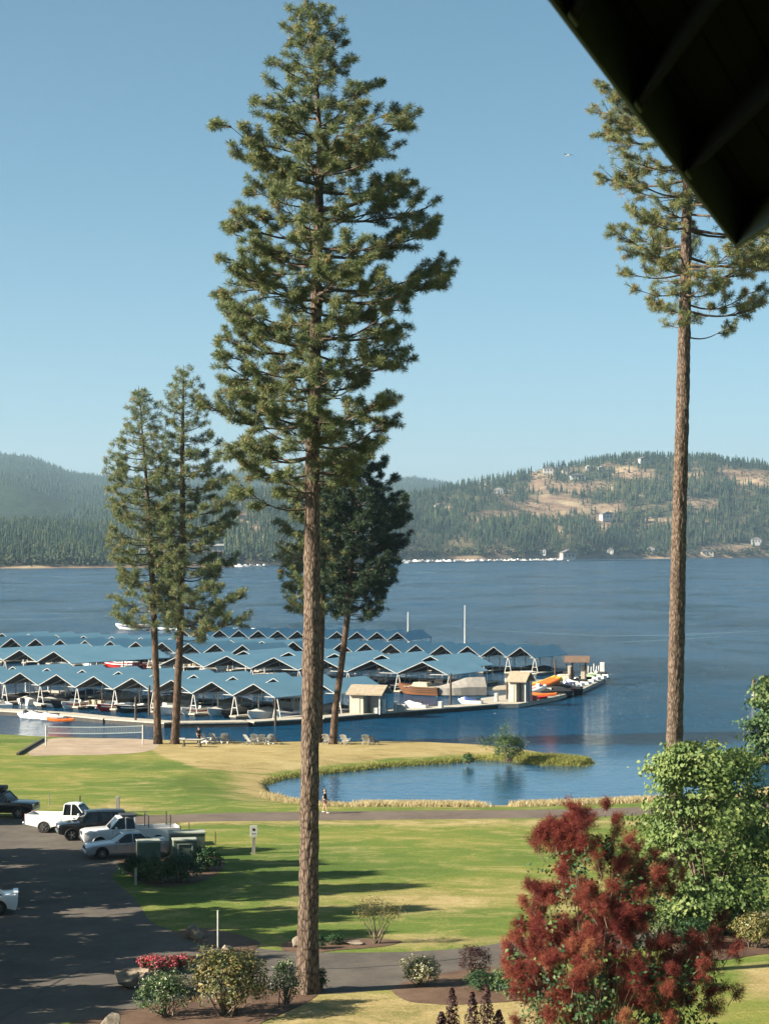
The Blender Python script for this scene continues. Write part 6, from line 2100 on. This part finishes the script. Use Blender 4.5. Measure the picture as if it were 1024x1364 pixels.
t = car('sedan', 'silver sedan parked nearest, half hidden by the green utility boxes', 'car', gp(168, 1141), math.pi + R(16), 'paint_silver', 4.95, 1.88, 'sedan', CARS)
t = car('off_road_car', 'black off roader between the two white pickups, facing left', 'car', gp(124, 1117), math.pi + R(14), 'paint_black', 4.5, 1.88, 'suv', CARS)
t = car('pickup_truck', 'white pickup parked tail to the left with its cab behind the black car', 'pickup', gp(93, 1108), R(-8), 'paint_white', 5.5, 1.90, 'pickup', CARS)
t = car('off_road_car', 'dark car with roof load at the left edge beyond the white pickups', 'car', gp(0, 1088), R(-6), 'paint_black', 5.2, 2.0, 'suv', CARS)
m_ = MB(); m_.box((-.5, 0, 1.98), (1.9, 1.2, .32)); m_.obj('roof_box', M['trim_black'], t, bevel=.08)
m_ = MB()
for x in (-1.1, .3):
    m_.bar((x, -.7, 1.82), (x, .7, 1.82), .05)
m_.obj('roof_rack', M['dark_steel'], t)['kind'] = 'stuff'
t = car('sedan', 'white car whose tail with small spoiler enters at the left edge', 'car', gp(-37, 1217), math.pi + R(10), 'paint_white', 4.5, 1.82, 'sedan', CARS)
m_ = MB()
m_.box((-2.14, 0, 1.07), (.24, 1.30, .04))
for sy in (-1, 1):
    m_.box((-2.12, sy * .5, 1.01), (.10, .06, .12))
m_.obj('spoiler', M['paint_white'], t)

# ------------------------------------------------------------ utility boxes, posts, signs, rocks
def cabinet(label, px_, y0, wpx, hpx, dpt, rz, panel=True):
    p = gp(px_, y0)
    s = p.y / F
    w, h = wpx * s, hpx * s
    t = thing('utility_box', label, 'utility box', p, rz, 'green utility boxes by the parked cars')
    m_ = MB(); m_.box((0, 0, .06), (w * 1.1, dpt * 1.1, .14)); m_.obj('concrete_pad', M['rock_grey'], t)
    m_ = MB(); m_.box((0, 0, h * .48), (w, dpt, h * .92)); m_.obj('body', M['box_green'], t, bevel=.025)
    m_ = MB(); m_.box((0, 0, h * .96), (w * 1.05, dpt * 1.06, h * .07)); m_.obj('lid', M['box_top'], t, bevel=.02)
    if panel:
        m_ = MB()
        y = -dpt / 2 - .012
        for a_, b_ in (((-w * .3, h * .15), (-w * .3, h * .8)), ((w * .3, h * .15), (w * .3, h * .8)), ((-w * .3, h * .8), (w * .3, h * .8)), ((-w * .3, h * .15), (w * .3, h * .15))):
            m_.bar((a_[0], y, a_[1]), (b_[0], y, b_[1]), .07, .03)
        m_.obj('door_frame', M['box_top'], t)
    m_ = MB(); m_.box((w * .2, -dpt / 2 - .03, h * .5), (.04, .05, .16)); m_.obj('handle', M['dark_steel'], t)
    return t
cabinet('largest green utility box, standing behind the framed one', 249, 1140, 46, 33, 1.3, .18, False)
cabinet('green utility box with pale framed door in front of the largest one', 246, 1148, 31, 31, 1.0, .18)
cabinet('short tan topped green utility box beside the silver sedan', 198, 1150, 30, 31, 1.1, .22, False)
def post(name, label, cat, px_, yt, yb, wd, mat, z=None, square=True, cap=None):
    p = gp(px_, yb)
    s = p.y / F
    h = (yb - yt) * s
    m_ = MB()
    if square:
        m_.box((0, 0, h / 2 - .1), (wd, wd, h + .2))
    else:
        m_.tube([(0, 0, -.2), (0, 0, h)], [wd / 2, wd / 2], 10)
    o = m_.obj(name, M[mat], None, p, bevel=.012 if square else 0)
    tag(o, label, cat)
    return o, h
post('post', 'thick weathered wooden post standing behind the white pickup', 'post', 157, 1061, 1082, .26, 'post_grey')
post('post', 'thin dark post on the lawn above the white pickup tail', 'post', 107, 1060, 1074, .10, 'post_dark')
post('stake', 'pale thin stake on the lawn right of the dark parked car', 'post', 66, 1057, 1073, .06, 'post_grey')
post('stake', 'brown stake on the lawn right of the white pickup bed', 'post', 252, 1096, 1113, .07, 'shingle_brown')
post('stake', 'brown stake standing in shade right of the utility boxes', 'post', 287, 1108, 1126, .07, 'shingle_brown')
post('bollard', 'pale short bollard among the shrubs below the utility boxes', 'bollard', 181, 1157, 1179, .16, 'box_top', square=False)
o, h = post('marker_pole', 'thin white pole with stone foot behind the big rhododendron', 'pole', 290.5, 1213, 1272, .075, 'white_paint', square=False)
m_ = MB(); m_.box((0, 0, .10), (.30, .26, .26)); m_.obj('foot', M['rock'], o, bevel=.05)
# small sign on the lawn
p = gp(338, 1137)
s = p.y / F
t = thing('lawn_sign', 'small white sign on a short wooden post on the lawn', 'sign', p, .1)
m_ = MB(); m_.box((0, 0, 10 * s), (.20, .16, 22 * s)); m_.obj('post', M['post_grey'], t)
m_ = MB(); m_.box((0, -.11, 30 * s), (9.5 * s, .04, 15 * s)); m_.obj('sign_panel', M['white_paint'], t, bevel=.01)
m_ = MB(); m_.tube([(0, -.131, 32 * s), (0, -.137, 32 * s)], [.09, .09], 14); m_.box((0, -.134, 26.5 * s), (.26, .006, .04)); m_.obj('sign_print', M['trim_black'], t)['kind'] = 'stuff'
def rock(label, px_, y0, wpx, hpx, seed, mat='rock', dpt=.8, peak=0.0, group=None, name='boulder'):
    p = gp(px_, y0)
    s = p.y / F
    w, h = wpx * s, hpx * s
    bm = bmesh.new()
    r_ = random.Random(int(seed * 100))
    for k in range(17):
        d = Vector((r_.gauss(0, 1), r_.gauss(0, 1), r_.gauss(0, .8))).normalized()
        bm.verts.new(Vector((d.x, d.y, max(d.z, -.55))))
    hull = bmesh.ops.convex_hull(bm, input=bm.verts[:])
    bmesh.ops.delete(bm, geom=[g for g in hull['geom_interior'] if isinstance(g, bmesh.types.BMVert)], context='VERTS')
    bmesh.ops.bevel(bm, geom=bm.edges[:], offset=.07, segments=1, affect='EDGES', clamp_overlap=True)
    bmesh.ops.triangulate(bm, faces=bm.faces[:])
    bmesh.ops.subdivide_edges(bm, edges=bm.edges[:], cuts=2, use_grid_fill=True)
    for v in bm.verts:
        d = v.co.copy()
        k = 1 + .05 * noise.noise(d * 3 + Vector((seed, 1, 2))) + .03 * noise.noise(d * 9 + Vector((1, seed, 2)))
        v.co = Vector((d.x * w / 2 * k * 1.08, d.y * w / 2 * dpt * k, (d.z * k * .62 + .36 + peak * d.x * max(d.z, 0)) * h))
    for f in bm.faces:
        f.smooth = False
    me = bpy.data.meshes.new(name)
    bm.to_mesh(me)
    bm.free()
    me.materials.append(M[mat])
    o = link(name, me, None, p + Vector((0, 0, -.05)))
    return tag(o, label, 'rock', group)
rock('pale angular boulder on the mulch above the white pole', 260, 1250, 27, 22, 2.2, peak=-.45)
rock('pointed pale rock at the bottom edge left of the shrubs', 149, 1372, 30, 27, 7.1, 'rock_grey', peak=.1)
rock('tan rock peeking out left of the thick trunk by the road', 396, 1262, 14, 18, 4.3)
rock('flat tan rock right of the thick trunk beside the bare stemmed shrub', 473, 1258, 27, 10, 5.5)
rock('small rock left of the big rhododendron top', 304, 1268, 18, 12, 6.6)
rock('small rock beside the foot of the white pole', 283, 1270, 14, 9, 8.8)
PW = 'stones of the flower planter'
rock('large grey stone at the left end of the flower planter', 168, 1316, 36, 34, 9.2, 'rock_grey', .9, group=PW)
rock('second grey stone of the flower planter, in shade', 200, 1317, 32, 26, 10.4, 'rock_grey', .9, group=PW)
rock('low stone right of the planter front behind the shrubs', 228, 1318, 26, 18, 11.7, 'rock_grey', .9, group=PW)
rock('flat stone topping the back of the flower planter', 186, 1297, 40, 12, 12.9, 'rock', .7, group=PW)
for k, (x, y, w, lab) in enumerate([(197, 1296, .42, 'pink red flower clump at the left of the planter'), (219, 1297, .46, 'bright red flower clump in the middle of the planter'), (243, 1295, .48, 'magenta flower clump at the right of the planter'), (209, 1298, .34, 'small red flower clump between the left and middle ones'), (231, 1297, .36, 'small red flower clump between the middle and right ones')]):
    b = gbase(x, y)
    b.z += .18
    bush('flower_clump', lab, 'flowers', b, w, .28, 'leaf_juniper', 700, .08, 60 + k, zc=.26, accents=('petal_red', 150, .085, .12), group='red flowers in the planter')
# ------------------------------------------------------------ beach: net, seats, people
bz = lambda x, y: gp(x, y)
pl_, pr_ = bz(61.5, 993), bz(190.5, 992)
t = thing('volleyball_net', 'volleyball net strung between two pale posts over the sand court', 'net', pl_)
e = pr_ - pl_
H = 26.5 * pl_.y / F
for q in (Vector((0, 0, 0)), e):
    m_ = MB(); m_.tube([q + Vector((0, 0, -.2)), q + Vector((0, 0, H))], [.07, .06], 8); m_.obj('post', M['white_paint'], t)
for z in (H - .1, H - .72):
    m_ = MB()
    pts = [e * (k / 10) + Vector((0, 0, z - .10 * math.sin(math.pi * k / 10))) for k in range(11)]
    for a_, b_ in zip(pts[:-1], pts[1:]):
        m_.bar(a_, b_, .03, .085)
    m_.obj('tape', M['net'], t)
m_ = MB()
for k in range(1, 60):
    q = e * (k / 60)
    sag = .10 * math.sin(math.pi * k / 60)
    m_.bar(q + Vector((0, 0, H - .72 - sag)), q + Vector((0, 0, H - .1 - sag)), .008)
for z in np.linspace(H - .66, H - .16, 6):
    m_.bar(Vector((0, 0, z - .05)), e + Vector((0, 0, z - .05)), .008)
m_.obj('netting', M['net'], t)['kind'] = 'stuff'
a_, b_ = bz(24, 1006), bz(58, 986)
m_ = MB(); m_.bar(Vector((0, 0, .1)), b_ - a_ + Vector((0, 0, .1)), .28, .26)
tag(m_.obj('timber_edging', M['post_dark'], None, a_, bevel=.03), 'dark timber edging along the left side of the sand court', 'edging')
def beach_chair():
    t = bpy.data.objects.new('beach_chair', None)
    COL.objects.link(t)
    m_ = MB()
    for k in range(6):
        m_.bar((-.26 + .104 * k, -.12 + .006 * abs(k - 2.5), .32), (-.31 + .124 * k, .42, 1.02 - .03 * abs(k - 2.5)), .088, .02, up=Vector((0, 1, 0)))
    m_.obj('backrest', M['white_paint'], t)['kind'] = 'stuff'
    m_ = MB()
    for k in range(5):
        m_.box((0, -.10 - .105 * k, .33 + .024 * k), (.56, .09, .022))
    m_.obj('seat', M['white_paint'], t)['kind'] = 'stuff'
    for sx in (-1, 1):
        m_ = MB(); m_.box((sx * .36, -.22, .58), (.13, .78, .025)); m_.obj('arm', M['white_paint'], t)
        m_ = MB(); m_.bar((sx * .31, -.52, 0), (sx * .31, -.52, .57), .03, .10); m_.obj('leg', M['white_paint'], t)
        m_ = MB(); m_.bar((sx * .29, -.5, .42), (sx * .29, .50, 0.02), .03, .12); m_.obj('leg', M['white_paint'], t)
    return t
ch0 = beach_chair()
remember(ch0)
for k, (x, y, rz, lab) in enumerate([(273, 991, .9, 'white beach chair right beside the person in black'), (285, 990, 2.6, 'white beach chair second from the person in black'), (298, 990, 3.5, 'white beach chair turned sideways, left of the dark low one'), (331, 992, 2.2, 'white beach chair starting the group near the thick trunk'),
                                     (339, 991, 3.0, 'white beach chair in the middle of the group near the thick trunk'), (348, 991.5, 3.3, 'white beach chair right of the middle one near the thick trunk'), (358, 991, 3.8, 'white beach chair nearest the thick trunk on its left'),
                                     (435, 991, 2.8, 'white beach chair between the thick trunk and the leaning pine'), (459, 992, 2.7, 'white beach chair just right of the leaning pine'), (487, 992, 3.0, 'white beach chair alone farthest right on the beach')]):
    o = ch0 if k == 0 else copy_tree(ch0)
    o.location = bz(x, y)
    o.rotation_euler = (0, 0, rz)
    tag(o, lab, 'chair', 'white chairs on the beach')
for x, y, lab in [(306, 991, 'dark low beach chair right of the sideways white one'), (369, 991.5, 'dark low beach chair beside the thick trunk'), (499, 992, 'grey low beach chair right of the last white one')]:
    t = thing('low_chair', lab, 'chair', bz(x, y), 2.4, 'dark low chairs on the beach')
    m_ = MB(); m_.box((0, 0, .28), (.6, .6, .06)); m_.obj('seat', M['canvas_black'], t)
    m_ = MB(); m_.bar((0, .28, .28), (0, .55, .85), .58, .05, up=Vector((0, 1, 0))); m_.obj('backrest', M['canvas_black'], t)
    for sx in (-1, 1):
        m_ = MB(); m_.tube([(sx * .3, -.3, 0), (sx * .3, -.3, .5), (sx * .3, .35, .5), (sx * .3, .45, 0)], .022, 6); m_.obj('leg', M['dark_steel'], t)
p = bz(256, 995)
s = p.y / F
t = thing('picnic_table', 'low plank table with dark legs in front of the person in black', 'table', p, -.15)
for k in range(3):
    m_ = MB(); m_.box((0, (k - 1) * .27, .72), (30 * s, .25, .05)); m_.obj('plank', M['dock_wood'], t)
for sx in (-1, 1):
    m_ = MB()
    m_.bar((sx * 11 * s, -.45, 0), (sx * 11 * s, .15, .70), .10)
    m_.bar((sx * 11 * s, .45, 0), (sx * 11 * s, -.15, .70), .10)
    m_.obj('leg', M['post_dark'], t)
m_ = MB(); m_.box((-13 * s, 0, .80), (.55, .5, .10)); tag(m_.obj('tray', M['white_paint'], None, p + Vector((0, 0, 0))), 'white tray lying on the left end of the plank table', 'tray')

def person(label, loc, rz, H, pose, shirt, pants, hair, shorts=False, bag=None):
    """one continuous skinned body, clothes and hair as children"""
    t = thing('person', label, 'person', loc, rz)
    k = H / 1.75
    step = pose == 'walk'
    J = {'pel': (0, 0, .95), 'wst': (0, -.01, 1.10), 'chs': (0, 0, 1.32), 'nck': (0, .005, 1.48), 'hd0': (0, -.01, 1.58), 'hd1': (0, -.01, 1.69)}
    for sd, sx in (('l', -1), ('r', 1)):
        fw = (.15 if sd == 'l' else -.15) if step else .03 * sx
        J['hip' + sd] = (sx * .09, 0, .90)
        J['kne' + sd] = (sx * .10, -fw * .75 - .02, .50)
        J['ank' + sd] = (sx * .10, -fw * (1.35 if fw > 0 else .9) + (.06 if step and fw < 0 else 0) + .02, .09 + (.05 if step and fw < 0 else 0))
        J['toe' + sd] = (sx * .11, J['ank' + sd][1] - .17, .035 + (.0 if fw > 0 or not step else .0))
        J['sho' + sd] = (sx * .19, 0, 1.42)
        J['elb' + sd] = (sx * .24, .05 + fw * .45, 1.14)
        J['wri' + sd] = (sx * .23, -.10 + fw * 1.0, .92)
        J['pal' + sd] = (sx * .225, -.13 + fw * 1.05, .84)
    RAD = {'pel': .135, 'wst': .12, 'chs': .14, 'nck': .052, 'hd0': .085, 'hd1': .088, 'hip': .095, 'kne': .058, 'ank': .038, 'toe': .032, 'sho': .06, 'elb': .042, 'wri': .027, 'pal': .030}
    E = [('pel', 'wst'), ('wst', 'chs'), ('chs', 'nck'), ('nck', 'hd0'), ('hd0', 'hd1')]
    for sd in 'lr':
        E += [('pel', 'hip' + sd), ('hip' + sd, 'kne' + sd), ('kne' + sd, 'ank' + sd), ('ank' + sd, 'toe' + sd), ('chs', 'sho' + sd), ('sho' + sd, 'elb' + sd), ('elb' + sd, 'wri' + sd), ('wri' + sd, 'pal' + sd)]
        sx = -1 if sd == 'l' else 1
        pv = Vector(J['pal' + sd])
        for fi, (dy, ln) in enumerate([(-.030, .068), (-.010, .078), (.010, .072), (.028, .056)]):
            a_, b_, c_ = f'fa{fi}{sd}', f'fb{fi}{sd}', f'fc{fi}{sd}'
            J[a_] = tuple(pv + Vector((0, dy, -.025)))
            J[b_] = tuple(pv + Vector((-sx * .006, dy * 1.1 - .006, -.025 - ln * .55)))
            J[c_] = tuple(pv + Vector((-sx * .022, dy * 1.1 - .012, -.025 - ln)))
            E += [('pal' + sd, a_), (a_, b_), (b_, c_)]
        J['ta' + sd] = tuple(pv + Vector((-sx * .012, -.038, .012)))
        J['tb' + sd] = tuple(pv + Vector((-sx * .022, -.062, -.028)))
        E += [('pal' + sd, 'ta' + sd), ('ta' + sd, 'tb' + sd)]
    def skin(name, names, edges, grow, mat, sub=2, over=None):
        idx = {n: i for i, n in enumerate(names)}
        me = bpy.data.meshes.new(name)
        me.from_pydata([Vector(J[n]) * k for n in names], [(idx[a_], idx[b_]) for a_, b_ in edges], [])
        me.materials.append(M[mat])
        o = link(name, me, t)
        md = o.modifiers.new('skin', 'SKIN')
        for n, vtx in zip(names, me.skin_vertices[0].data):
            r_ = RAD.get(n, RAD.get(n[:3], .0095)) + (grow if n[:3] in RAD else 0)
            if over and n[:3] in over:
                r_ = over[n[:3]]
            vtx.radius = (r_ * k, r_ * k)
        me.skin_vertices[0].data[0].use_root = True
        md.use_smooth_shade = True
        o.modifiers.new('smooth', 'SUBSURF').levels = sub
        o.modifiers['smooth'].render_levels = sub
        return o
    names = list(J)
    skin('body', names, E, 0, 'skin')
    tn = ['pel', 'wst', 'chs', 'shol', 'elbl', 'shor', 'elbr']
    J['slvl'] = tuple((Vector(J['shol']) + Vector(J['elbl'])) / 2)
    J['slvr'] = tuple((Vector(J['shor']) + Vector(J['elbr'])) / 2)
    RAD['slv'] = .056
    sl_ = ['elbl', 'elbr'] if shirt == 'cloth_black' and not shorts else ['slvl', 'slvr']
    skin('shirt', ['pel', 'wst', 'chs', 'shol', sl_[0], 'shor', sl_[1]], [('pel', 'wst'), ('wst', 'chs'), ('chs', 'shol'), ('shol', sl_[0]), ('chs', 'shor'), ('shor', sl_[1])], .016, shirt)
    if shorts:
        J['shtl'] = tuple((Vector(J['hipl']) * .45 + Vector(J['knel']) * .55))
        J['shtr'] = tuple((Vector(J['hipr']) * .45 + Vector(J['kner']) * .55))
        RAD['sht'] = .075
        skin('shorts', ['pel', 'hipl', 'shtl', 'hipr', 'shtr'], [('pel', 'hipl'), ('hipl', 'shtl'), ('pel', 'hipr'), ('hipr', 'shtr')], .016, pants)
    else:
        skin('trousers', ['pel', 'hipl', 'knel', 'ankl', 'hipr', 'kner', 'ankr'], [('pel', 'hipl'), ('hipl', 'knel'), ('knel', 'ankl'), ('pel', 'hipr'), ('hipr', 'kner'), ('kner', 'ankr')], .016, pants)
    m_ = MB()
    m_.sphere((0, .018 * k, 1.665 * k), .108 * k, 14, 8, sq=(.95, 1.0, .95))
    m_.obj('hair', M[hair], t, smooth=True)
    m_ = MB()
    m_.sphere((0, -.10 * k, 1.60 * k), .018 * k, 8, 6, sq=(.8, 1, 1.3))
    m_.obj('nose', M['skin'], t, smooth=True)
    for sx in (-1, 1):
        m_ = MB(); m_.sphere((sx * .034 * k, -.088 * k, 1.625 * k), .011 * k, 8, 6); m_.obj('eye', M['cloth_black'], t, smooth=True)
        m_ = MB(); m_.sphere((sx * .092 * k, -.005 * k, 1.60 * k), .022 * k, 8, 6, sq=(.4, .7, 1.2)); m_.obj('ear', M['skin'], t, smooth=True)
        a_ = Vector(J['ankl' if sx < 0 else 'ankr']) * k
        m_ = MB(); m_.sphere((a_.x, a_.y - .07 * k, max(a_.z - .045 * k, .04)), .075 * k, 10, 6, sq=(.62, 1.75, .58)); m_.obj('shoe', M['cloth_white' if shorts else 'cloth_black'], t, smooth=True)
    m_ = MB(); m_.box((0, -.092 * k, 1.563 * k), (.045 * k, .012, .010 * k)); m_.obj('mouth', M['canvas_red'], t)
    return t
person('person in black top and pink white shorts walking on the footpath by the pond', gp(433, 1083.5), R(78), 1.66, 'walk', 'cloth_black', 'cloth_pink', 'hair_fair', shorts=True)
person('person in black clothes standing at the plank table on the beach', gp(265, 992), R(30), 1.74, 'stand', 'cloth_black', 'cloth_black', 'hair')

# gull in the sky
b = atd(755, 207, 190)
t = thing('gull', 'small white gull flying in the sky left of the eave', 'bird', b, .5)
m_ = MB()
m_.loft([[(0.0 + .002 * math.cos(g), -.26, .002 * math.sin(g)) for g in [k * math.pi / 4 for k in range(8)]]] + [[(w * math.cos(g), y, w * .9 * math.sin(g)) for g in [k * math.pi / 4 for k in range(8)]] for y, w in ((-.20, .045), (-.05, .07), (.10, .055), (.16, .04), (.22, .042), (.27, .012))], closed=True)
m_.obj('body', M['white_paint'], t, smooth=True)
for sx in (-1, 1):
    m_ = MB()
    m_.loft([[(sx * .05, .10, .03), (sx * .05, .0, .05), (sx * .05, -.09, .03)], [(sx * .28, .13, .13), (sx * .28, .04, .145), (sx * .28, -.05, .13)], [(sx * .55, .02, .08), (sx * .55, -.02, .085), (sx * .55, -.06, .08)], [(sx * .66, -.10, .03), (sx * .66, -.105, .032), (sx * .66, -.11, .03)]], caps=False)
    m_.obj('wing', M['house_white'], t, smooth=True)
m_ = MB(); m_.loft([[(-.02, -.22, 0), (.02, -.22, 0)], [(-.07, -.36, .0), (.07, -.36, .0)]], caps=False); m_.obj('tail', M['white_paint'], t)
m_ = MB(); m_.tube([(0, .26, 0), (0, .32, -.01)], [.012, .003], 6); m_.obj('beak', M['yellow'], t)

# ------------------------------------------------------------ eave of the building, upper right
EA, EB, EH = -.42, .02, 1.6
def ep(x, y):
    q = Vector(((x - HX) / F, 1, (HY - y) / F))
    return Vector((0, 0, ZC)) + q * (EH / (q.z - EA * q.x - EB))
A_, B_ = ep(728, 0), ep(976, 328)
e = (B_ - A_).normalized()
n = Vector((-EA, -EB, 1)).normalized()
f = (ep(1024, 172) - ep(936, 249.5)).normalized()      # rafters run askew to the eave edge, as on a hip
L = (B_ - A_).length
t = thing('eave', 'dark green roof eave with boards and rafters jutting into the upper right corner', 'eave', B_)
def ebox(name, e0, e1, f0, f1, n0, n1, mat, bev=.004):
    """box in the eave's own directions, measured from its far corner"""
    m_ = MB()
    vs = [e * a_ + f * b_ + n * c_ for c_ in (n0, n1) for b_ in (f0, f1) for a_ in (e0, e1)]
    m_.add(vs, [(0, 2, 3, 1), (4, 5, 7, 6), (0, 1, 5, 4), (2, 6, 7, 3), (0, 4, 6, 2), (1, 3, 7, 5)])
    return m_.obj(name, mat, t, bevel=bev)
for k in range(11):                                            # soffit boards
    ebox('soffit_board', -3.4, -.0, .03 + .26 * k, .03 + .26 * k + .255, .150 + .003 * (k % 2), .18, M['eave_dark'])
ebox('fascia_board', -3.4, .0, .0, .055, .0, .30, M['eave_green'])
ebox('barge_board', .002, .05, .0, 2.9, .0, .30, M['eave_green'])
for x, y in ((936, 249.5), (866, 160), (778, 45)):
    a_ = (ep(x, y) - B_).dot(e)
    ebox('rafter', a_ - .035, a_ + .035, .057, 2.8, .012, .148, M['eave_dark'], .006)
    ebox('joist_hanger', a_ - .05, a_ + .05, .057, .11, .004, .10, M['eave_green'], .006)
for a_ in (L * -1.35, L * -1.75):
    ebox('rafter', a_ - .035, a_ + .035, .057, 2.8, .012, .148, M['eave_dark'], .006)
for k in range(12):                                            # shingles on top of the roof
    ebox('shingle_course', -3.45, .06, -.06 + .25 * k, .22 + .25 * k, .305 + .004 * k, .325 + .004 * k, M['roof_grey'], .002)
